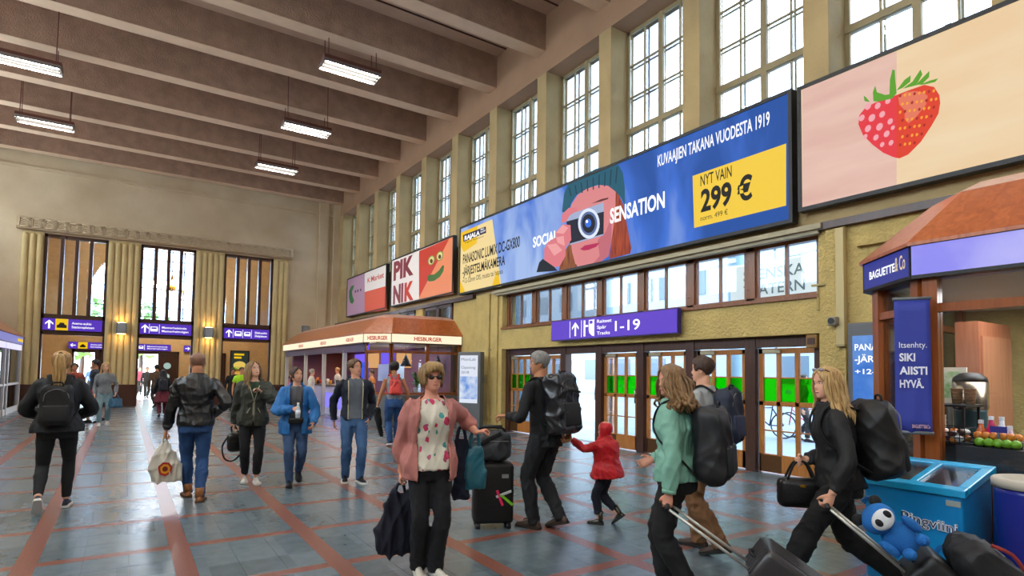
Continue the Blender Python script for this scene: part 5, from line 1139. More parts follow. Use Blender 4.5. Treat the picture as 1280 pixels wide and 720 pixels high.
def trousers(g, e, name, m, ease=.012, waist=.575, hem=1.12, flare=0., vox=.012, amp=.003, seed=2, knee_e=None):
    H = g.H; mb = MB(); mb.add(*loft(torso_rings(g, .452, waist, ease*.35+.003)))
    for k in range(2):
        h, n, q = g.hip[k]+vec(0, 0, .01*H), g.knee[k], g.ank[k]; qq = n.lerp(q, hem)
        ke = ease if knee_e is None else knee_e
        limb(mb, [h, h.lerp(n, .35), h.lerp(n, .7), n, n.lerp(q, .35), n.lerp(q, .7), qq], [.054*H+ease*.6, .048*H+ease*.7, .040*H+ease*.8, .033*H+ke, .034*H+ke, .027*H+ke*1.1+flare*.5, .022*H+ke*1.15+flare])
    me = remesh(mb, vox, 4)
    if amp: wrinkle(me, amp, 34, seed, (1, 1, .8))
    return link(name, me, m, e)
def hair_cap(g, e, m, region, n=44, mm=34, thick=.012, name='hair'):
    v, f = head_grid(g.hh, .97 if g.sex == 'f' else 1., n, mm, hair=region)
    o = link(name, MB().add([g.hp(*p) for p in v], f).mesh(name, True), m, e); so = o.modifiers.new('solid', 'SOLIDIFY'); so.thickness = thick; so.offset = -1; return o
def hair_mat(nm, a, b): return mat('hair_'+nm, a, .5, color2=b, vscale=5, stretch=(14, 14, 1.2), bump=.4, bscale=14)
def locks(g, e, m, name, roots, count, fall, rad=.014, seed=0, curl=.02):
    """hair locks as tapered tubes: roots(k, rnd) gives a start in head frame, fall(p, rnd) gives list of head/body points"""
    r = random.Random(seed); mb = MB()
    for k in range(count):
        p = roots(k/count, r); pts = fall(p, r); n = len(pts); mb.tube(pts, [rad*(.7+.3*math.sin(3.14*min(1, i/(n-1)*1.1))) if i < n-1 else rad*.2 for i in range(n)], 6, .6, k=3)
    return mb.build(name, m, e, smooth=True)
def r_short(back=.22, side=.52, front=.84, th=.014):
    def f(t, ph):
        a = abs(ph)/math.pi; lim = front+(side-front)*min(1, a/.42) if a < .42 else side+(back-side)*min(1, (a-.42)/.3)
        if .30 < a < .42: lim = side-.10
        return None if t < lim else th*(1+.15*math.sin(ph*9)*math.sin(t*30))*min(1, .35+(t-lim)*9)
    return f
def person(g, label, group=None):
    e = empty('person', g.loc, g.rz); tag(e, label, 'person', group); return e
def rim_strip(g, o, m, fn, z0, z1, w=.006, nm='zip'):
    """piping along the two edges of an open front"""
    for sg in (1, -1):
        pts = []
        for i in range(9):
            fr = z0+(z1-z0)*i/8; rx, ry = lerp_tab(g.T, fr); x = fn(fr); c = g.sp(fr); E_ = g.open_e
            pts.append(c+g.RL @ vec(sg*x, (ry*g.H*g.girth+E_)*math.sqrt(max(.02, 1-(x/(rx*g.H*g.girth+E_))**2))+.006, 0))
        MB().tube(pts, w, 6).build(nm, m, o, smooth=True)
def collar(g, o, m, h=.05, r=.062, th=.011, fr=.838, open_=0.5, name='collar'):
    c = g.sp(fr); pts = []; N = 16
    for i in range(N+1):
        a = math.pi*(.5+open_*.5)+(2*math.pi-math.pi*open_)*i/N; pts.append(c+vec(r*g.s*math.cos(a), r*.95*g.s*math.sin(a)-.004, 0))
    return MB().tube(pts, h*.5, 8, th/(h*.5), up=(0, 0, 1)).build(name, m, o, smooth=True)
def backpack(g, name, label, w, h, d, m, strap, zc=.66, detail=None, ease=.03, r=.07, tilt=0., straps=True, group=None):
    """pack on the back of figure g, straps over both shoulders"""
    e = empty(name, g.loc, g.rz); tag(e, label, 'backpack', group); rx, ry = lerp_tab(g.T, .72); c = g.sp(zc); by = -(ry*g.H*g.girth+ease)
    ce = c+g.RL @ vec(0, by-d/2, 0); v, f = rbox((0, 0, 0), (w, d, h), r, 4); RR = g.RL @ Matrix.Rotation(math.radians(tilt), 3, 'X')
    mb = MB().add([ce+RR @ (Vector((p.x*(1-.12*max(0, p.z/h)), p.y*(1-.18*max(0, p.z/h)), p.z))) for p in v], f); me = remesh(mb, .013, 3); wrinkle(me, .0065, 17, int(w*1000+h*100) % 91, (1, 1, .8)); o = link('shell', me, m, e)
    P = lambda x, y, z: ce+RR @ vec(x, y, z)
    if detail:
        v, f = rbox((0, 0, 0), (w*.74, d*.22, h*.40), .03, 3); MB().add([P(*(p+vec(0, -d*.46, -h*.2))) for p in v], f).build('pocket', detail, e, smooth=True)
        MB().tube([P(-w*.36, -d*.42, h*.1), P(-w*.30, -d*.46, h*.30), P(0, -d*.42, h*.40), P(w*.30, -d*.46, h*.30), P(w*.36, -d*.42, h*.1)], .005, 6, k=4).build('zip', grey_m, e, smooth=True)
        MB().tube([P(-.05, -d*.2, h*.47), P(-.04, -d*.2, h*.47+.04), P(.04, -d*.2, h*.47+.04), P(.05, -d*.2, h*.47)], .009, 6, k=3).build('grab_handle', strap, e, smooth=True)
    if straps:
        for k in range(2):
            sg = 1-2*k; s0 = g.sp(.80); dp = ry*g.H*g.girth+ease
            pts = [P(sg*w*.22, d*.45, h*.40), s0+vec(sg*.085*g.s, -dp*.55, .055*g.s), s0+vec(sg*.095*g.s, .0, .078*g.s), s0+vec(sg*.10*g.s, dp*.62, .025*g.s), g.sp(.74)+vec(sg*.105*g.s, dp*.93, 0), g.sp(.67)+vec(sg*.14*g.s, dp*.58, 0), g.sp(.62)+vec(sg*.155*g.s, -dp*.2, 0), P(sg*w*.40, d*.42, -h*.38)]
            MB().tube(pts, .026*g.s, 8, .28, up=(sg, 0, 0), k=4).build('strap', strap, e, smooth=True)
    return e, P
def carry_bag(name, label, top_pt, w, h, m, facing, handles=.22, depth=.10, sag=.15, cat='bag', slim=.55, logo=None, amp=.006, seed=4, skew=0.):
    """soft bag hanging from a point; facing = world direction of its broad side"""
    f = Vector((facing[0], facing[1], 0)).normalized(); X = f.cross(vec(0, 0, 1)); e = empty(name, Vector(top_pt)); tag(e, label, cat); rings = []
    for i in range(9):
        t = i/8; z = -handles-(h)*t; k = slim+(1-slim)*min(1, t*1.6)**.8; d_ = depth*(.25+.75*math.sin(min(1, t*1.25)*math.pi/2))*(1 if t < .95 else .8)
        rings.append((X*(skew*t*t*w)+vec(0, 0, z), X, f, w/2*k*(1 if t < .95 else .93), d_/2))
    me = remesh(MB().add(*loft(rings[::-1], 24, 2.6)), .011, 3); wrinkle(me, amp, 26, seed); o = link('sack', me, m, e)
    for sg in (-.5, .5): MB().tube([X*(w*slim*.36*-1)+vec(0, 0, -handles-.02)+f*sg*.02, X*(-.02)+vec(0, 0, -.01)+f*sg*.015, X*(.02)+vec(0, 0, -.01)+f*sg*.015, X*(w*slim*.36)+vec(0, 0, -handles-.02)+f*sg*.02], .012, 8, .5, k=4).build('handle', m, e, smooth=True)
    return e, X, f
# ------------------------------------------------------------------ the people in the hall
blond = hair_mat('blond', '#b98d52', '#8a6234'); blond2 = hair_mat('light_blond', '#c9a56c', '#a07a48'); brownh = hair_mat('brown', '#4a3020', '#2e1c12'); darkh = hair_mat('dark', '#1c1512', '#0f0c0a'); greyh = hair_mat('grey', '#8d8a86', '#6a6864'); mixh = hair_mat('ash_blond', '#9a7a4c', '#6c5232')
white_s = mat('sole_white', '#d8d6d0', .6); black_s = mat('sole_black', '#18181a', .6)
def to_w(g, p): return g.loc+Matrix.Rotation(g.rz, 3, 'Z') @ Vector(p)
def shoes(g, e, up, sole, **k):
    for i in range(2): shoe(e, 'shoe', g.ank[i], g.feet[i][1], g.s*(.95 if g.sex == 'f' else 1.03), up, sole, **k)
def long_hair(g, e, m, seed, zlow=.78, count=70, back=True, front=False, spread=1., rad=.015, wave=.0):
    hh = g.hh
    def roots(u, r):
        ph = (r.uniform(.30, 1) if not front else r.uniform(.22, 1))*math.pi*r.choice((-1, 1)); return ph
    def fall(ph, r):
        z = hh*r.uniform(.55, .9); w = .36*hh; a = vec(math.sin(ph)*w*1.02, math.cos(ph)*(.36 if math.cos(ph) > 0 else .44)*hh, z)
        b = vec(math.sin(ph)*w*1.22, math.cos(ph)*.46*hh-.005, hh*.35); c = vec(math.sin(ph)*w*1.25*spread, math.cos(ph)*.42*hh-.02, -hh*.05)
        p2 = g.hp(*c); end = p2+vec(math.sin(ph)*.03*spread+r.uniform(-.02, .02), -.01+r.uniform(-.015, .015)-.035*(abs(ph) > 1.6), -(.862-zlow)*g.H*r.uniform(.6, 1.05))
        
        o_ = lambda: vec(math.sin(ph), math.cos(ph), 0)*r.uniform(-wave, wave*1.6)+vec(r.uniform(-wave, wave), r.uniform(-wave, wave), 0)*.6
        return [g.hp(*a), g.hp(*b)+o_(), p2+o_(), p2.lerp(end, .3)+o_(), p2.lerp(end, .6)+vec(r.uniform(-.02, .02), r.uniform(-.012, .012), 0)+o_(), end]
    return locks(g, e, m, 'long_hair', roots, count, fall, rad, seed)

# 1 woman with a blonde ponytail and black backpack, walking away
g = figure((68, 637), face=(.02, 1), H=1.80, sex='f', feet=((.09, .10, 0, 4), (-.12, -.30, 42, -6)), hands=((.13, .22, 1.02), (-.13, .22, 1.02)), poles=((.9, -.5, -.3), (-.9, -.5, -.3)), girth=1.08, lean=3)
e = person(g, 'woman walking away with blonde ponytail, dark jacket and black leggings'); body(g, e, skin('pale'))
top(g, e, 'jacket', navy_f if False else fabric('dark_navy', '#0d0f15', .7), .03, .49, .85, 1, .022, .18, amp=.004, seed=3, puff=.006); trousers(g, e, 'leggings', fabric('legging', '#0e0f11', .8), .004, hem=.95, amp=.0012); shoes(g, e, fabric('sneaker_navy', '#23263a'), white_s, extra=white_s)
hair_cap(g, e, blond, r_short(.14, .34, .80, .012)); hh = g.hh
locks(g, e, blond2, 'ponytail', lambda u, r: (r.uniform(-.012, .012), r.uniform(-.01, .01)), 34, lambda p, r: [g.hp(p[0]*2.5, -.40*hh, hh*.86), g.hp(p[0]*2, -.56*hh+p[1], hh*.84), g.hp(p[0]*3.6, -.66*hh+p[1], hh*.45), g.hp(p[0]*4+r.uniform(-.015, .015), -.64*hh+p[1], -hh*.15), g.hp(p[0]*4.2+r.uniform(-.02, .02), -.62*hh, -hh*r.uniform(.55, .85))], .012, 5)
MB().tube([g.hp(.02*math.cos(a), -.5*hh, .855*hh+.02*math.sin(a)) for a in np.linspace(0, 6.28, 9)], .006, 6).build('hair_tie', black_f, e)
bpk, P = backpack(g, 'backpack', 'plain black backpack on the ponytailed woman', .31, .44, .13, fabric('pack_black', '#0a0b0d', .6), black_f, .655, fabric('pack_black2', '#111215', .6), .045, .06)

# 2 bald man in leather jacket with a plastic bag
leather = mat('black_leather', '#0d0f12', .32, bump=.25, bscale=35, var=.2, vscale=9, spec=.6)
g = figure((241, 626), face=(.05, 1), H=1.83, feet=((.07, -.08, 0, 8), (-.05, .30, 0, -6)), hands=(('px', 266, 520, .18), ('px', 208, 538, .02)), poles=((.8, -1, -.1), (-.3, -1, 0)), curl=(.4, 1.), head=(-4, -4, 0), girth=1.08, sh_yaw=-4)
e = person(g, 'man with shaved head in black leather jacket, walking away'); body(g, e, skin('tan'))
j = top(g, e, 'leather_jacket', leather, .026, .495, .845, 1, .018, 0, amp=.005, seed=8); collar(g, j, leather, .06, .075, .012); trousers(g, e, 'jeans', fabric('denim_blue', '#1c3a66', c2='#2c5284', vs=5), .012, amp=.003)
for k in range(2): MB().tube([g.sp(.535)+vec((.08-.16*k), -.155, 0), g.sp(.62)+vec((.06-.12*k), -.15, 0), g.sp(.78)+vec((.07-.14*k), -.14, 0)], .003, 5, k=3).build('seam', black, j)
shoes(g, e, mat('tan_boot', '#8a5528', .6, bump=.2, var=.15), mat('boot_sole', '#4a2e18', .7), high=.07, wide=1.12)
hair_cap(g, e, hair_mat('stubble', '#7a5440', '#8d6650'), r_short(.30, .5, .86, .0008), thick=.002)
hnd = to_w(g, g.wr[1]+g.hd[1]*.09)
b, X, f = carry_bag('plastic_bag', 'white plastic carrier bag with red and yellow emblem in the bald man\'s hand', hnd, .36, .49, mat('white_plastic', '#d2cdbf', .35, var=.06, bump=.1), (-.1, -1), .05, .14, slim=.12, amp=.008, skew=-.12)
for i, (r, c) in enumerate(((.072, '#b0201c'), (.05, '#e0a018'), (.028, '#7a1614'))):
    poly('emblem', [X*(-.02+r*math.cos(k*.42)*(1+.12*(k % 2)))+f*(.086+.002*i)+vec(0, 0, -.38+r*1.1*math.sin(k*.42)*(1+.1*(k % 2))) for k in range(15)], mat('emblem%d' % i, c, .5), b)

# 3 woman in olive parka
g = figure((313, 602), face=(-.12, -1), H=1.74, sex='f', feet=((.08, .02, 0, 4), (-.06, .18, 0, -8)), hands=(('px', 293, 529, -.02), ('px', 327, 490, -.16)), poles=((.4, -1, 0), (-1, -.2, -.6)), curl=(.8, .8), head=(-32, 16, 0))
e = person(g, 'long-haired woman in olive green parka and black jeans looking up'); body(g, e, skin('pale'), face='brown')
olive = fabric('olive', '#30332a', .75, c2='#3d3f35'); top(g, e, 'green_shirt', fabric('green_shirt', '#2a4632'), .008, .55, .83, 0, amp=.002)
opn = lambda z: max(.008, (z-.68)*.55) if z > .5 else .01; g.open_e = .034
j = top(g, e, 'parka', olive, .032, .475, .845, 1, .024, .10, opening=opn, amp=.005, seed=5, puff=.004, cuff=olive); rim_strip(g, j, mat('zip_pale', '#a8a490', .4), opn, .50, .80)
collar(g, j, olive, .09, .085, .025, .835, .7, 'hood_collar')
for sg in (-1, 1): MB().add(*rbox(g.sp(.535)+vec(sg*.10, .150, 0), (.11, .02, .12), .008)).build('pocket', olive, j); MB().tube([g.sp(.615)+vec(sg*.05, .165, 0), g.sp(.575)+vec(sg*.085, .16, 0)], .006, 6).build('pocket_zip', M['zip_pale'], j)
trousers(g, e, 'black_jeans', fabric('black_denim', '#141417'), .008, hem=.9, amp=.0025); shoes(g, e, mat('shoe_white', '#cfc8ba', .6), white_s, extra=white_s)
hair_cap(g, e, mixh, r_short(.05, .3, .88, .014)); long_hair(g, e, mixh, 11, .745, 80, wave=.012)
hnd = to_w(g, g.wr[0]+g.hd[0]*.08); bg_ = empty('shoulder_bag', hnd); tag(bg_, 'small black bag with trailing strap in the olive parka woman\'s hand', 'bag')
v, fq = rbox((.03, 0, -.20), (.22, .13, .27), .06, 4); MB().add(v, fq).build('body', mat('bag_leather', '#0b0b0d', .4, bump=.2), bg_, smooth=True)
MB().add(*rbox((.0, -.07, -.24), (.15, .03, .13), .02, 3)).build('pocket', mat('bag_leather', '#0b0b0d'), bg_, smooth=True)
MB().tube([(-.02, 0, -.06), (-.03, 0, .02), (.02, 0, .03), (.06, 0, -.06)], .011, 6, k=3).build('grab_handle', black_f, bg_, smooth=True); MB().tube([(-.07, 0, -.12), (-.14, 0, -.25), (-.11, -.02, -.42), (.0, -.03, -.46), (.11, -.02, -.36)], .012, 6, .3, k=4).build('strap', black_f, bg_, smooth=True)

# 4 woman in bright blue jacket
g = figure((367, 606), face=(-.2, -1), H=1.67, sex='f', feet=((.06, .08, 0, 4), (-.07, -.24, 34, -4)), hands=(('px', 366.5, 511, -.20), ('px', 391, 529, -.10)), poles=((1, -.5, -.4), (-.7, -1, -.2)), curl=(.9, .5), head=(-30, 8, 0), pnorm=((0, .6, .3), None), hdir=((-.8, .5, .1), None))
e = person(g, 'woman in bright blue jacket and jeans holding a water bottle'); body(g, e, skin('light'), face='brown')
top(g, e, 'grey_top', fabric('grey_top', '#56575c'), .008, .52, .835, 0, amp=.002); blue = fabric('bright_blue', '#1c62a4', .6, c2='#2472b4')
opn = lambda z: .078+max(0, z-.5)*.03; g.open_e = .034
j = top(g, e, 'blue_jacket', blue, .032, .435, .845, 1, .024, .16, opening=opn, amp=.005, seed=9, puff=.004, cuff=blue); rim_strip(g, j, mat('zip_navy', '#14305a', .5), opn, .47, .80); collar(g, j, blue, .075, .08, .018, .838, .7, 'hood_collar')
trousers(g, e, 'jeans', jeans_m, .012, amp=.003); shoes(g, e, fabric('dark_shoe', '#1c1d22'), black_s, extra=black_f)
hair_cap(g, e, brownh, r_short(.10, .32, .84, .011)); hh = g.hh
locks(g, e, brownh, 'ponytail', lambda u, r: (r.uniform(-.012, .012), 0), 16, lambda p, r: [g.hp(p[0], -.42*hh, hh*.5), g.hp(p[0]*2, -.55*hh, hh*.3), g.hp(p[0]*3, -.5*hh, -hh*.25)], .012, 6)
wb_ = empty('waist_bag', g.loc, g.rz); tag(wb_, 'black waist bag worn by the woman in blue', 'bag'); c = g.sp(.56); v, fq = rbox((0, 0, 0), (.20, .06, .10), .03, 3); MB().add([c+vec(.0, .165, -.02)+p for p in v], fq).build('pouch', mat('bag_leather', '#0b0b0d'), wb_, smooth=True); MB().tube([c+vec(-.08, .197, .0), c+vec(.08, .197, .0)], .004, 6).build('zip', grey_m, wb_); MB().tube([c+vec(.17*math.cos(a), .135*math.sin(a)+.01, .0) for a in np.linspace(0, 6.28, 20)], .014, 6, .3, up=(0, 0, 1)).build('belt', black_f, wb_)
hnd = to_w(g, g.wr[0]+g.hd[0]*.075+vec(0, .03, -.02)); bt = empty('water_bottle', hnd+vec(0, 0, -.11)); tag(bt, 'clear plastic water bottle held by the woman in blue', 'bottle')
MB().lathe((0, 0, 0), [(0, .028), (.01, .033), (.13, .033), (.17, .016), (.19, .014)], 16).build('body', mat('pet_plastic', '#b8c4cc', .1, spec=.8), bt, smooth=True); MB().lathe((0, 0, .19), [(0, .016), (.02, .016)], 12).build('cap', mat('cap_white', '#ece8e0'), bt); MB().lathe((0, 0, .05), [(0, .0338), (.06, .0338)], 16).build('label_band', mat('band_white', '#e4e8ee', .5), bt, smooth=True)

# 5 man in navy bomber jacket
g = figure((440, 601), face=(-.2, -1), H=1.79, feet=((.10, .0, 0, 8), (-.09, .14, 0, -14)), hands=(('px', 417.5, 525, .0), ('px', 460, 524, .02)), poles=((.6, -1, 0), (-.6, -1, 0)), curl=(.55, .5), head=(-38, 6, 0), lean=1)
e = person(g, 'man in navy bomber jacket, grey T-shirt and blue jeans'); body(g, e, skin('light'), face='brown')
top(g, e, 'grey_t_shirt', fabric('grey_tee', '#5c636c'), .012, .51, .838, 0, amp=.0035, flare=.03); bomber = fabric('bomber', '#0f1626', .7)
opn = lambda z: .10+max(0, z-.6)*.02; g.open_e = .026
j = top(g, e, 'bomber_jacket', bomber, .025, .50, .848, 1, .018, 0, opening=opn, amp=.0045, seed=12, cuff=fabric('bomber_rib', '#2a3a5c')); rim_strip(g, j, mat('zip_cream', '#c9c0a0', .4), opn, .51, .82, .007); collar(g, j, fabric('bomber_rib', '#2a3a5c'), .045, .074, .013, .845, .7)
a_, b_ = g.sh[0], g.elb[0]; q = a_.lerp(b_, .55); poly('patch', [q+vec(.055+.004*math.cos(k), .02*math.cos(k*.52)+.02, .03*math.sin(k*.52)) for k in range(12)], mat('patch_yellow', '#d8a820', .6), j)
trousers(g, e, 'jeans', fabric('denim_faded', '#284a74', c2='#486c98', vs=4), .014, amp=.0035, seed=4); shoes(g, e, fabric('dark_shoe', '#1c1d22'), white_s, extra=black_f)
hair_cap(g, e, hair_mat('light_brown', '#6a4a2c', '#4a3220'), r_short(.24, .5, .84, .018))

# 6 person in tank top with coral backpack
g = figure((491, 557), face=(.25, 1), H=1.84, sex='f', feet=((.09, .10, 0, 4), (-.08, -.12, 10, -6)), hands=((.28, .12, .90), ('px', 470, 513, .0)), poles=((.8, -1, 0), (-.5, -1, 0)), curl=(.5, .9), head=(10, 2, 0))
e = person(g, 'person in grey tank top and jeans facing the burger kiosk'); body(g, e, skin('tan')); top(g, e, 'tank_top', fabric('grey_tank', '#7d8286'), .01, .54, .825, 0, amp=.003); trousers(g, e, 'jeans', fabric('denim_blue', '#27466f'), .016, amp=.003, waist=.61); shoes(g, e, fabric('dark_shoe', '#1c1d22'), white_s)
hair_cap(g, e, darkh, r_short(.16, .40, .80, .028))
backpack(g, 'backpack', 'small coral red backpack on the person in grey tank top', .25, .34, .12, mat('coral_pack', '#d8443c', .5, var=.08), mat('coral_strap', '#c83a34', .6), .685, mat('coral_pack', '#d8443c'), .015, .05)
hnd = to_w(g, g.wr[1]+g.hd[1]*.08); jc = empty('folded_jacket', hnd); tag(jc, 'black jacket hanging from the hand beside the burger kiosk', 'jacket')
me = remesh(MB().add(*loft([(vec(.01*k, .015*math.sin(k), -.06*k+.03), vec(1, 0, 0), vec(0, 1, 0), .05+.035*math.sin(k*.38+.3), .05+.02*math.sin(k*.5)) for k in range(11)][::-1], 16)), .013, 2); wrinkle(me, .010, 22, 3); link('cloth', me, black_f, jc); MB().tube([(.05, .02, -.3), (.12, .03, -.48), (.13, .02, -.62)], [.04, .045, .04], 10, k=3).build('sleeve', black_f, jc, smooth=True)

# 7 woman in pink cardigan and floral blouse
g = figure((533, 716), face=(-.22, -1), H=1.68, sex='f', feet=((.07, .0, 0, 4), (-.05, .09, 0, -14)), hands=(('px', 500, 597, .02), ('px', 596, 541, .10)), poles=((.9, -.7, 0), (-.8, -.8, -.5)), curl=(1., .95), head=(-10, 6, 0), girth=1.16, lean=2, hdir=((0.05, .1, -1), (-.9, -.1, .25)), pnorm=(None, (0, .2, -1)))
e = person(g, 'woman in pink cardigan, floral blouse and sunglasses'); body(g, e, skin('rosy'), face='blond')
def floral():
    m = mat('fabric_floral', '#cfc8b8', .7); n = m.node_tree.nodes; l = m.node_tree.links; b = n['Principled BSDF']; tc = n.new('ShaderNodeTexCoord'); prev = None
    for i, (sc, th, c) in enumerate(((11, .26, '#c8345e'), (12, .24, '#3f8f8c'), (14, .22, '#a8506a'))):
        mp = n.new('ShaderNodeMapping'); mp.inputs['Location'].default_value = (i*3.1, i*1.7, i*.9); mp.inputs['Scale'].default_value = (1, 1, .7); mp.inputs['Rotation'].default_value = (0, .6*i-.4, 0); l.new(tc.outputs['Object'], mp.inputs[0])
        w = n.new('ShaderNodeTexNoise'); w.inputs['Scale'].default_value = 20; l.new(mp.outputs[0], w.inputs['Vector']); mx = n.new('ShaderNodeMixRGB'); mx.inputs[0].default_value = .035; l.new(mp.outputs[0], mx.inputs[1]); l.new(w.outputs['Color'], mx.inputs[2])
        v = n.new('ShaderNodeTexVoronoi'); v.inputs['Scale'].default_value = sc; v.inputs['Randomness'].default_value = .9; l.new(mx.outputs[0], v.inputs['Vector'])
        lt = n.new('ShaderNodeMath'); lt.operation = 'LESS_THAN'; lt.inputs[1].default_value = th; l.new(v.outputs['Distance'], lt.inputs[0])
        ck = n.new('ShaderNodeSeparateColor'); l.new(v.outputs['Color'], ck.inputs[0]); g2 = n.new('ShaderNodeMath'); g2.operation = 'GREATER_THAN'; g2.inputs[1].default_value = .3; l.new(ck.outputs[0], g2.inputs[0]); mu = n.new('ShaderNodeMath'); mu.operation = 'MULTIPLY'; l.new(lt.outputs[0], mu.inputs[0]); l.new(g2.outputs[0], mu.inputs[1])
        mm2 = n.new('ShaderNodeMixRGB'); l.new(mu.outputs[0], mm2.inputs[0]); mm2.inputs[2].default_value = lin(c)
        if prev: l.new(prev.outputs[0], mm2.inputs[1])
        else: mm2.inputs[1].default_value = lin('#d2cab8')
        prev = mm2
    l.new(prev.outputs[0], b.inputs['Base Color']); return m
top(g, e, 'floral_blouse', floral(), .016, .50, .828, 0, amp=.005, flare=.05, seed=6); pink = fabric('pink', '#b5736a', .75, c2='#a8685e')
opn = lambda z: .125-max(0, z-.70)*.2; g.open_e = .02
j = top(g, e, 'pink_cardigan', pink, .03, .455, .842, .86, .022, .10, opening=opn, amp=.005, seed=7, puff=.006)
trousers(g, e, 'navy_trousers', fabric('dark_trouser', '#0d0d13'), .014, amp=.003, flare=.012); shoes(g, e, mat('shoe_cream', '#cfc9bc', .5), white_s)
def r_bob(t, ph):
    a = abs(ph)/math.pi; lim = .80 if a < .22 else (.55 if a < .28 else (.24 if a < .6 else .10))
    return None if t < lim else .024*(1+.2*math.sin(ph*13+t*6))*min(1, .5+(t-lim)*5)
hair_cap(g, e, mixh, r_bob, 60, 40, .02); hh = g.hh
locks(g, e, hair_mat('streak', '#b8945c', '#8a6a3c'), 'fringe', lambda u, r: (-.95+1.9*u), 44, lambda a, r: [g.hp(math.sin(a)*.18*hh, .10*hh, hh*1.07), g.hp(math.sin(a)*.36*hh, .36*hh*math.cos(a)+.02, hh*.93), g.hp(math.sin(a)*.42*hh, .40*hh*math.cos(a)+.015, hh*(.74-.16*abs(a))+r.uniform(-.012, .012))], .011, 3)
locks(g, e, mixh, 'side_hair', lambda u, r: (r.choice((-1, 1))*r.uniform(.95, 3.1)), 80, lambda a, r: [g.hp(math.sin(a)*.30*hh, .40*hh*math.cos(a)*.9, hh*.92), g.hp(math.sin(a)*.41*hh, .46*hh*math.cos(a), hh*.6), g.hp(math.sin(a)*.37*hh, .42*hh*math.cos(a), hh*r.uniform(.12, .28))], .012, 8)
sg_ = empty('sunglasses', g.loc, g.rz); tag(sg_, 'dark sunglasses on the face of the woman in pink', 'sunglasses'); y0 = .335*hh
for s_ in (1, -1):
    lens = MB().ell(g.hp(s_*hh*.15, y0*1.02, hh*.485), (hh*.115, hh*.03, hh*.085), 14, 8, g.RH).build('lens', mat('lens_dark_glass', '#0c0a0a', .08, spec=.8), sg_, smooth=True); MB().tube([g.hp(s_*hh*.26, y0*.9, hh*.51), g.hp(s_*hh*.37, .0, hh*.52)], .004, 6).build('temple', black, sg_)
MB().tube([g.hp(-hh*.05, y0*1.06, hh*.51), g.hp(hh*.05, y0*1.06, hh*.51)], .004, 6).build('bridge', black, sg_)
hnd = to_w(g, g.wr[0]+g.hd[0]*.085); carry_bag('cloth_bag', 'dark navy cloth bag in the hand of the woman in pink', hnd, .36, .50, fabric('navy_bag', '#0a0d20'), (-.25, -1), .06, .14, slim=.32, amp=.012, seed=9)
hnd = to_w(g, g.elb[1].lerp(g.wr[1], .25)); b, X, f = carry_bag('handbag', 'teal leather handbag hung on the arm of the woman in pink', hnd+vec(.07, -.02, -.05), .22, .36, mat('teal_leather', '#1f6273', .45, bump=.15, var=.1), (-.1, -1), .16, .12, slim=.55, amp=.005, seed=2)
hnd2 = hnd+vec(-.05, .0, -.05); b, X, f = carry_bag('cloth_bag', 'narrow navy cloth bag hanging beside the teal handbag', hnd2, .15, .50, fabric('navy_bag2', '#141a30'), (-.1, -1), .10, .08, slim=.8, amp=.006, seed=5)

# 8 grey-haired man with large black backpack
g = figure((681, 661), face=(-.28, .96), H=1.86, feet=((.09, -.12, 16, 8), (-.07, .10, 0, -4)), hands=(('px', 712, 541, -.05), ('px', 634, 520, .02)), poles=((.6, -1, -.4), (-.6, -.8, -.6)), curl=(.9, .9), head=(-44, -2, 0), lean=8, hdir=(None, (-.6, .7, 0)), pnorm=(None, (0, 0, -1)))
man8 = g
e = person(g, 'tall grey-haired man in black sweater and dark trousers'); body(g, e, skin('tan'), face='grey'); top(g, e, 'sweater', fabric('black_knit', '#0b0c0f'), .014, .52, .845, .97, .012, amp=.003, seed=14); trousers(g, e, 'trousers', fabric('dark_grey', '#17181b'), .018, amp=.004, seed=9); shoes(g, e, mat('brown_shoe', '#3c2a1e', .6, bump=.2), mat('shoe_sole_brown', '#241a14', .7), extra=black_f)
hair_cap(g, e, greyh, r_short(.24, .50, .82, .014))
shiny = mat('shiny_black', '#0d0f16', .34, bump=.1, bscale=12, spec=.6, coat=.1)
b8, P = backpack(g, 'backpack', 'large shiny black backpack on the grey-haired man', .40, .60, .22, shiny, black_f, .685, fabric('pack_black2', '#111215'), .02, .05)
MB().tube([P(-.17, -.12, .05), P(-.05, -.135, .12), P(.17, -.12, .10)], .012, 6, .3, k=3).build('compression_strap', black_f, b8)
# 9 child in red hooded jacket
g = figure((756, 655), face=(-.45, .9), H=1.10, sex='m', feet=((.05, -.13, 38, 6), (-.05, .05, 0, -4)), hands=((.22, .03, .46), ('px', 714, 549, -.05)), poles=((.5, -1, 0), (-.3, -.5, -1)), curl=(.6, .6), head=(0, 0, 0), girth=1.42)
e = person(g, 'small child in red hooded jacket and rain boots'); body(g, e, skin('light'))
redf = fabric('red_shell', '#b80d18', .5, c2='#cc1420'); j = top(g, e, 'red_jacket', redf, .035, .46, .85, 1, .022, .2, amp=.004, seed=5, vox=.01)
hv, hf = head_grid(g.hh, 1.08, 30, 24); me = remesh(MB().add([g.hp(p.x*1.16, p.y*1.12-.01*(p.y > 0), p.z*1.10-.02) for p in hv], hf).tube([g.sp(.82), g.sp(.86)], [.09, .075], 14), .009, 4); wrinkle(me, .003, 40, 3); cut(me, lambda x, y, z: not ((g.RH.transposed() @ (vec(x, y, z)-g.HO)).y > .075 and .03 < (g.RH.transposed() @ (vec(x, y, z)-g.HO)).z < .15)); link('hood', me, redf, j)
trousers(g, e, 'navy_trousers', fabric('child_navy', '#0e111f'), .012, amp=.003, vox=.01, hem=.8); shoes(g, e, mat('rain_boot', '#121316', .25, color2='#3c3618', vscale=45), black_s, high=.13, wide=1.15)

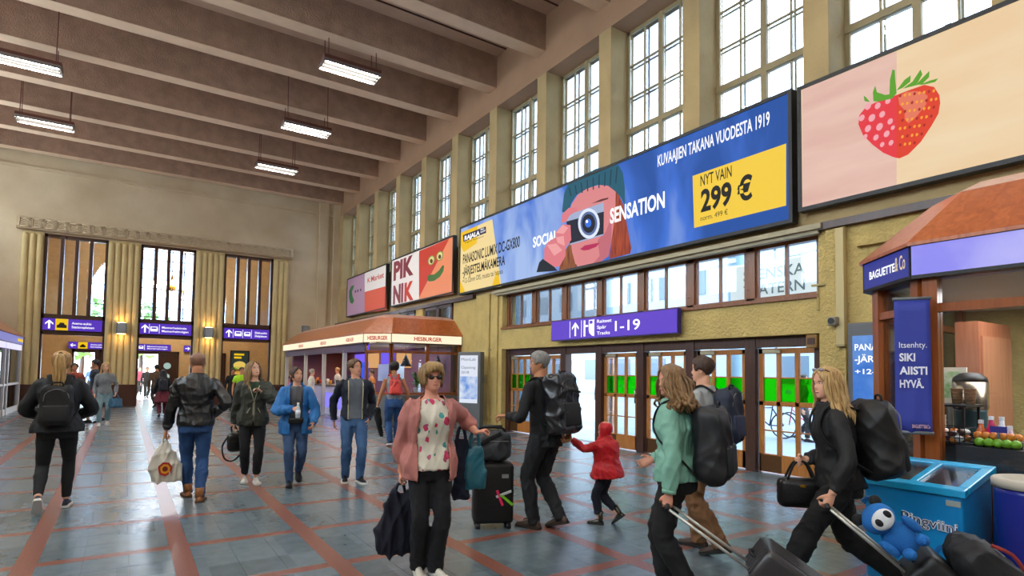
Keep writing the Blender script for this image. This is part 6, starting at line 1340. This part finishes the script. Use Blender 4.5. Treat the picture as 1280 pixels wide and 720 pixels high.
# 10 woman in mint jacket
g = figure((846, 746), face=(-.5, .87), H=1.69, sex='f', feet=((.08, .10, 0, 4), (-.08, -.10, 6, -4)), hands=((.20, .22, .95), ('px', 836, 617, -.22)), poles=((.6, -1, 0), (-.6, -1, 0)), curl=(.5, 1.), head=(-34, -2, 0), girth=1.06, lean=3)
g10 = g
e = person(g, 'woman with long fair hair in mint green jacket'); body(g, e, skin('rosy'), face='blond'); mint = fabric('mint', '#6fa08c', .7, c2='#7fb09c')
j = top(g, e, 'mint_jacket', mint, .026, .50, .85, .98, .020, .06, amp=.005, seed=21, puff=.004, cuff=mint); trousers(g, e, 'black_trousers', black_f, .022, amp=.004); shoes(g, e, fabric('dark_shoe', '#1c1d22'), black_s)
fair = hair_mat('fair', '#8f6c42', '#6b4c2c'); hair_cap(g, e, fair, r_short(.05, .26, .84, .018)); long_hair(g, e, fair, 31, .80, 190, spread=1.6, rad=.017, wave=.035)
MB().tube([g.hp(-.05, -.36*g.hh, .72*g.hh), g.hp(0, -.44*g.hh, .68*g.hh), g.hp(.05, -.36*g.hh, .72*g.hh)], .012, 6).build('hair_clip', brownh, e)
backpack(g, 'backpack', 'slumped black backpack on the woman in mint jacket', .42, .54, .25, fabric('pack_worn', '#0a0a0d', .5, c2='#121116'), black_f, .655, fabric('pack_black2', '#111215'), .02, .09)
hand10 = to_w(g, g.wr[1]+g.hd[1]*.08)
# 11 man with navy backpack behind her
g = figure((884, 690), face=(-.25, .97), H=1.80, feet=((.09, .12, 0, 4), (-.08, -.15, 14, -4)), hands=((.26, .25, 1.02), (-.24, .2, .95)), poles=((.7, -1, 0), (-.6, -1, 0)), head=(-14, 0, 0))
e = person(g, 'short-haired man in pale shirt and khaki trousers'); body(g, e, skin('light'), face='brown'); j = top(g, e, 'pale_shirt', fabric('pale_shirt', '#9a9c9c'), .018, .52, .84, .95, .016, amp=.004, seed=30); trousers(g, e, 'khaki_trousers', fabric('khaki', '#6e4a2c', c2='#7d5836'), .024, amp=.005); shoes(g, e, mat('brown_shoe', '#3c2a1e'), black_s)
hair_cap(g, e, brownh, r_short(.26, .5, .84, .016)); backpack(g, 'backpack', 'navy backpack on the man in pale shirt', .31, .48, .18, fabric('pack_navy', '#141c30', .6), black_f, .69, fabric('pack_navy2', '#1b2540', .6), .018, .06)
me = remesh(MB().add(*loft([(g.sp(.62)+vec(.20, -.02-.01*k, -.05*k), vec(1, 0, 0), vec(0, 1, 0), .04, .09+.02*math.sin(k)) for k in range(9)][::-1], 14)), .012, 2); wrinkle(me, .006, 24, 4); tj = link('tied_jacket', me, fabric('beige_jacket', '#a8926a')); tj.location = g.loc; tj.rotation_euler = (0, 0, g.rz); tag(tj, 'beige jacket hanging at the side of the man in pale shirt', 'jacket'); MB().tube([g.sp(.64)+vec(.12, -.12, 0), g.sp(.635)+vec(.18, 0, .0), g.sp(.64)+vec(.12, .13, 0)], .03, 8, k=3).build('sleeve', M['fabric_beige_jacket'], tj, smooth=True)

# 12 blonde woman in black
g = figure((1052, 750), face=(-.72, .70), H=1.73, sex='f', feet=((.07, -.40, 40, 4), (-.07, .42, 0, -4)), hands=((.13, .20, .98), ('px', 1040, 618, -.30)), poles=((.6, -1, 0), (-.6, -1, 0)), curl=(.9, 1.), head=(-14, -2, 0), lean=6, sh_yaw=-6)
g12 = g
e = person(g, 'blonde woman dressed in black in long stride'); body(g, e, skin('light'), face='blond'); j = top(g, e, 'black_jacket', fabric('black_jacket', '#08080a', .7), .024, .49, .85, .98, .018, .05, amp=.004, seed=25); collar(g, j, fabric('black_jacket', '#08080a'), .10, .10, .03, .825, .6, 'hood_collar'); trousers(g, e, 'black_trousers', fabric('black_wide', '#0b0b0d'), .024, amp=.004, flare=.012); shoes(g, e, fabric('dark_shoe', '#1c1d22'), black_s)
hair_cap(g, e, blond2, r_short(.05, .30, .84, .014)); long_hair(g, e, blond2, 41, .765, 110, spread=1.1, wave=.012)
sg_ = empty('sunglasses', g.loc, g.rz); tag(sg_, 'sunglasses pushed up on the hair of the blonde woman in black', 'sunglasses'); hh = g.hh
for s_ in (1, -1): MB().ell(g.hp(s_*hh*.17, .27*hh, hh*.93), (hh*.13, hh*.05, hh*.06), 12, 8, g.RH).build('lens', mat('lens_grey', '#8a8a90', .1, spec=.8), sg_, smooth=True); MB().tube([g.hp(s_*hh*.3, .22*hh, hh*.93), g.hp(s_*hh*.40, -.1*hh, hh*.75)], .004, 6).build('temple', black, sg_)
b12, P = backpack(g, 'backpack', 'big rounded black backpack on the blonde woman in black', .42, .57, .27, fabric('pack_charcoal', '#0b0a0a', .55, c2='#131110'), black_f, .68, fabric('pack_black2', '#111215'), .02, .11)
hb = to_w(g, g.wr[0]+vec(-.05, .05, -.02)); hbg = empty('handbag', hb); tag(hbg, 'black handbag carried in front of the blonde woman in black', 'bag'); RZ = Matrix.Rotation(g.rz, 3, 'Z')
v, fq = rbox((0, 0, -.22), (.13, .32, .22), .05, 4); MB().add([RZ @ p for p in v], fq).build('body', mat('bag_leather', '#0b0b0d'), hbg, smooth=True)
for s_ in (-.04, .04): MB().tube([RZ @ vec(s_, -.10, -.13), RZ @ vec(s_*.6, -.04, .0), RZ @ vec(s_*.6, .04, .0), RZ @ vec(s_, .10, -.13)], .009, 6, k=4).build('handle', black_f, hbg, smooth=True)
MB().add(*rbox(RZ @ vec(-.07, 0, -.16), (.02, .05, .02), .004)).build('clasp', mat('brass', '#b88a2c'), hbg)
hand12 = to_w(g, g.wr[1]+g.hd[1]*.08)

# ------------------------------------------------------------------ luggage
def wheel(P, c, r=.03, w=.022, ax=(1, 0, 0)):
    a = Vector(ax).normalized()*w; return MB().tube([Vector(c)-a, Vector(c)+a], r, 16).build('wheel', black_s, P, smooth=True)
def trolley(name, label, base, yaw, tilt, w, h, d, m, grip=None, ribs=0, rod=.45, cat='suitcase'):
    """suitcase in own frame: base on wheels at origin, tilted back about its wheels; handle rods rise from the top"""
    e = empty(name, base, 0); e.rotation_euler = (Matrix.Rotation(yaw, 3, 'Z') @ Matrix.Rotation(math.radians(tilt), 3, 'X')).to_euler(); tag(e, label, cat)
    MB().add(*rbox((0, d/2, .05+h/2), (w, d, h), .045, 4)).build('shell', m, e, smooth=True)
    for k in range(ribs): x = -w*.38+w*.76*k/(ribs-1); MB().add(*rbox((x, -.001, .05+h/2), (w*.045, .012, h*.84), .005, 2)).add(*rbox((x, d/2, .05+h), (w*.045, d*.8, .012), .005, 2)).build('rib', m, e)
    for sx in (-1, 1):
        for yy in (.03, d-.03): MB().box((sx*w*.38-.015, yy-.015, .02), (sx*w*.38+.015, yy+.015, .06)).build('wheel_fork', black, e); wheel(e, (sx*w*.38, yy, .028), .028)
        MB().tube([(sx*w*.22, d*.85, .05+h*.9), (sx*w*.22, d*.85, .05+h+rod)], .010, 8).build('rod', mat('rod_silver', '#c0bdb4', .3, metal=.6), e, smooth=True)
    MB().tube([(-w*.25, d*.85, .05+h+rod), (w*.25, d*.85, .05+h+rod)], .017, 10).build('grip', black, e, smooth=True)
    MB().tube([(-.06, d*.5, .05+h), (-.05, d*.5, .085+h), (.05, d*.5, .085+h), (.06, d*.5, .05+h)], .01, 6, k=3).build('top_handle', black, e, smooth=True)
    return e
def pulled(name, label, hand, away, w, h, d, m, ribs=0, H_up=None, rod=.45, side=0.):
    """tilted so the grip meets the hand; away = horizontal direction from hand to wheels"""
    a = Vector((away[0], away[1], 0)).normalized(); yaw = math.atan2(a.x, -a.y); v = vec(0, d*.85, .05+h+rod); best = None
    for k in range(5, 85):
        R_ = Matrix.Rotation(yaw, 3, 'Z') @ Matrix.Rotation(math.radians(-k), 3, 'X'); low = min((R_ @ vec(0, y, .0)).z for y in (0., d)); q = hand-R_ @ v; err = abs(q.z+low)
        if best is None or err < best[0]: best = (err, k, q)
    return trolley(name, label, best[2], yaw, -best[1], w, h, d, m, ribs=ribs, rod=rod)
case_b = mat('case_black', '#0b0b0d', .45, bump=.1, bscale=80)
# upright black suitcase with grey bag on top, beside the woman in pink
q = onz(622, 661); sc = trolley('suitcase', 'upright black suitcase with bright tags beside the grey-haired man', (q.x-.05, q.y, 0), math.radians(-25), 0, .42, .62, .26, case_b, rod=.36)
for (x, z, c, a) in ((.10, .36, '#b8bcbc', -.35), (.13, .30, '#7fc81e', .7), (.06, .32, '#d81f5c', 1.2)):
    v, f = rbox((0, 0, 0), (.17, .006, .028), .003, 1); R_ = Matrix.Rotation(a, 3, 'Y'); MB().add([vec(x, -.012, z)+R_ @ p for p in v], f).build('luggage_tag', mat('tag_'+c[1:], c, .5), sc)
MB().box((.08, -.004, .52), (.15, -.001, .56)).build('badge', mat('badge_grey', '#9a9c9e', .3, metal=.5), sc)
gb = empty('travel_bag', (q.x-.06, q.y+.05, .675)); gb.rotation_euler = (0, 0, math.radians(-25)); tag(gb, 'dark grey travel bag strapped on top of the upright suitcase', 'bag'); me = remesh(MB().add(*rbox((0, .12, .16), (.44, .26, .31), .09, 4)), .012, 2); wrinkle(me, .006, 22, 6); link('body', me, fabric('bag_grey', '#35373a', .6), gb)
MB().tube([(-.2, -.02, .05), (-.1, -.03, .20), (.1, -.02, .3)], .022, 8, .25, k=3).build('strap', black_f, gb); MB().tube([(-.16, .1, .31), (-.1, .1, .35), (.1, .1, .35), (.16, .1, .31)], .014, 8, k=3).build('handle', black_f, gb, smooth=True); MB().tube([(-.18, -.02, .22), (.18, -.02, .22)], .005, 6).build('zip', grey_m, gb)
# pulled suitcases
pulled('suitcase', 'ribbed dark grey suitcase pulled by the woman in mint jacket', hand10, (.62, -.78), .40, .52, .24, mat('case_ribbed', '#2c2a2c', .35, coat=.2), ribs=8, rod=.62)
s12 = pulled('suitcase', 'black suitcase pulled by the blonde woman in black', hand12, (.52, -.85), .38, .5, .24, case_b, rod=.55)
# plush toy strapped to the rods and black holdall behind it
mw = s12.matrix_basis.copy()
pb_ = mat('plush_blue', '#1c6cb8', .9, bump=.6, bscale=120, var=.15); pw_ = mat('plush_white', '#d6d8da', .9, bump=.5, bscale=120); pk_ = mat('plush_black', '#141416', .9, bump=.5, bscale=120)
tp = mw @ vec(-.09, .07, .80); ty = empty('plush_toy', tp); ty.rotation_euler = (mw.to_3x3() @ Matrix.Rotation(-1.25, 3, 'Z')).to_euler(); ty.scale = (.74, .74, .74); tag(ty, 'blue and white plush toy strapped on the pulled black suitcase', 'toy')
MB().ell((0, -.06, -.12), (.13, .10, .15), 20, 14).build('body', pb_, ty, smooth=True); MB().ell((0, -.10, .10), (.14, .11, .12), 20, 14).build('head', pb_, ty, smooth=True); fcx = MB().ell((0, -.18, .09), (.10, .045, .08), 18, 12).build('face', pw_, ty, smooth=True)
for s_ in (1, -1):
    MB().ell((s_*.05, -.215, .10), (.028, .016, .035), 12, 8).build('eye_patch', pk_, fcx, smooth=True); MB().ell((s_*.11, -.08, .20), (.05, .03, .05), 12, 8).build('ear', pk_, ty, smooth=True); MB().ell((s_*.14, -.12, -.10), (.04, .05, .09), 12, 8).build('arm', pb_, ty, smooth=True); MB().ell((s_*.08, -.16, -.22), (.05, .07, .05), 12, 8).build('leg', pb_, ty, smooth=True)
hp_ = mw @ vec(0, -.12, .26); hd_ = empty('holdall', hp_); hd_.rotation_euler = mw.to_euler(); tag(hd_, 'black holdall resting on the pulled black suitcase', 'bag'); me = remesh(MB().add(*rbox((0, 0, 0), (.46, .24, .40), .1, 4)), .012, 2); wrinkle(me, .007, 20, 8); link('body', me, fabric('holdall', '#101114', .6), hd_); MB().tube([(-.1, -.13, -.1), (-.1, -.16, .0), (-.1, -.13, .1)], .012, 6, k=3).build('handle', fabric('strap_red', '#8a2a24'), hd_); MB().tube([(-.2, -.125, .05), (.2, -.125, .05)], .005, 6).build('zip', grey_m, hd_)

# ------------------------------------------------------------------ people further back
def far(foot, face, H, sex, label, skin_k, tm, bm_, hairm, hands=None, feet=None, sleeve=1., hair='short', shoe_m=black_f, loc=None, hem=.5, shorts=False, dress=False, head=(0, 0, 0), pose=None, ease=.016, fine=False, flare=0.):
    g = figure(foot, loc=loc, face=face, H=H, sex=sex, hands=hands, feet=feet or ((.09, .12, 0, 4), (-.08, -.14, 16, -4)), head=head, lean=2)
    e = person(g, label); body(g, e, skin(skin_k), fine, face='dark' if face[1] < .3 else None); top(g, e, 'top', tm, ease, hem, .84, sleeve, .014, flare, vox=.018, amp=.004, seed=int(H*1000) % 97)
    trousers(g, e, 'shorts' if shorts else 'trousers', bm_, .018, hem=-.2 if shorts else .97, vox=.018, amp=.003) if not shorts else shorts_(g, e, bm_)
    shoes(g, e, shoe_m, white_s if shoe_m is not black_f else black_s); hair_cap(g, e, hairm, r_short(.2, .46, .82, .016) if hair == 'short' else r_short(.05, .3, .84, .014), 30, 24)
    if hair == 'long': long_hair(g, e, hairm, 3, .77, 36, rad=.018)
    return g, e
def shorts_(g, e, m):
    H = g.H; mb = MB(); mb.add(*loft(torso_rings(g, .455, .6, .010)))
    for k in range(2): h, n = g.hip[k], g.knee[k]; limb(mb, [h, h.lerp(n, .5), h.lerp(n, .95)], [.054*H+.015, .05*H+.015, .046*H+.018])
    return link('shorts', wrinkle(remesh(mb, .018, 3), .003, 30, 4), m, e)
g, e = far((129, 532), (-.05, -1), 1.76, 'f', 'woman in grey sweater and light jeans near the vestibule', 'pale', fabric('sweater_grey', '#73777a'), fabric('light_jeans', '#6f8a92'), blond2, hands=(None and 0 or (.22, .12, .86), (-.26, .12, .90)), shoe_m=mat('shoe_white', '#cfc8ba'), hair='long')
hnd = to_w(g, g.wr[1]); carry_bag('handbag', 'blue handbag on the arm of the woman in grey sweater', hnd, .34, .26, mat('blue_leather', '#2a5a78', .5), (0, -1), .14, .12, slim=.8)
far((117, 529), (-.9, -.2), 1.86, 'm', 'tall man in dark jacket and red shorts near the vestibule', 'tan', fabric('dark_jacket', '#20222a'), fabric('red_shorts', '#a82832'), darkh, shorts=True)
far((90, 527), (.1, -1), 1.74, 'm', 'dark-haired man in rust-coloured shirt by the reeded column', 'tan', fabric('rust', '#8a3a24'), charc_f, darkh)
g, e = far((202, 521), (0, 1), 1.58, 'f', 'woman in maroon skirt and dark coat walking to the vestibule', 'tan', fabric('dark_coat', '#1d1c22'), fabric('maroon', '#5c1424'), darkh, hair='long')
me = remesh(MB().add(*loft([(g.sp(.55-.06*k/2), vec(1, 0, 0), vec(0, 1, 0), .16+.012*k, .13+.012*k) for k in range(9)][::-1], 18)), .016, 2); wrinkle(me, .006, 20, 2); link('skirt', me, M['fabric_maroon'], e); backpack(g, 'backpack', 'small dark backpack on the woman in maroon skirt', .27, .38, .14, fabric('pack_slate', '#23262e'), black_f, .67, None, .02)
far((192, 507), (-.3, 1), 1.78, 'm', 'man in brown coat at the middle portal', 'tan', fabric('brown_coat', '#5c4632'), charc_f, darkh, hem=.42, flare=.06, loc=(1.1, 28.4))
far(None, (0, -1), 1.7, 'm', 'man in yellow-green safety shirt near the burger poster', 'tan', mat('fabric_hivis', '#9fd40e', .7, emit=0.), fabric('hivis_trousers', '#20242e'), brownh, loc=(3.45, 22.6), sleeve=.3)
far(None, (.2, -1), 1.66, 'm', 'person in black jacket beside the man in safety shirt', 'tan', black_f, black_f, darkh, loc=(3.55, 25.4))
g, e = far(None, (.9, -.3), 1.68, 'f', 'white-haired woman in white jacket at burger kiosk counter', 'light', fabric('white_jacket', '#cfc8ba'), navy_f, hair_mat('grey_white', '#b0a696', '#8a8070'), loc=(5.62, 21.6), hem=.47, flare=.04)
hnd = to_w(g, vec(.22, .02, .95)); carry_bag('handbag', 'olive handbag of the woman in white at kiosk counter', hnd, .26, .26, fabric('olive_bag', '#6a6444'), (-.4, -1), .2, .12, slim=.8)
far(None, (1, .1), 1.66, 'f', 'woman in pink top at the burger kiosk counter', 'light', fabric('pink_top', '#c46a80'), jeans_m, darkh, loc=(5.45, 23.8), hair='long')
far(None, (1, -.2), 1.64, 'f', 'woman in dark vest beside the pink top at kiosk counter', 'tan', charc_f, jeans_m, brownh, loc=(5.5, 22.8), hair='long')
for i, (x, y, c, nm) in enumerate(((7.5, 20.5, '#c87a3a', 'orange'), (7.6, 22.3, '#3a4a9a', 'blue'), (7.5, 24.6, '#b8b0a8', 'grey'))):
    far(None, (-1, .1-.1*i), 1.68+.04*i, 'fm'[i % 2], 'kiosk worker in %s shirt behind the burger counter' % nm, 'light', fabric('worker_'+nm, c), black_f, (brownh, darkh, blond)[i], loc=(x, y), sleeve=.3, feet=((.1, 0, 0, 5), (-.1, 0, 0, -5)))
far(None, (-.95, .2), 1.74, 'm', 'grey-haired man passing through the open door', 'light', fabric('dark_jacket', '#20222a'), charc_f, greyh, loc=(9.55, onx(703, 460, 9.55).y))
for i, (x, y, c, nm, f_) in enumerate(((-1.6, 41., '#4a6aa8', 'blue', (0, 1)), (.75, 42.5, '#b83a4a', 'red', (0, -1)), (1.0, 37.5, '#2a2a30', 'black', (.2, -1)), (14.4, 8.3, '#3a4a70', 'navy', (.3, -1)), (14.5, 17.9, '#a83a5a', 'pink', (.3, 1)))):
    far(None, f_, 1.72, 'mf'[i % 2], 'passer-by in %s jacket outside, seen through the %s doors' % (nm, 'vestibule' if i < 3 else 'glazed'), 'light', fabric('street_'+nm, c), charc_f, (brownh, darkh)[i % 2], loc=(x, y, -.02))
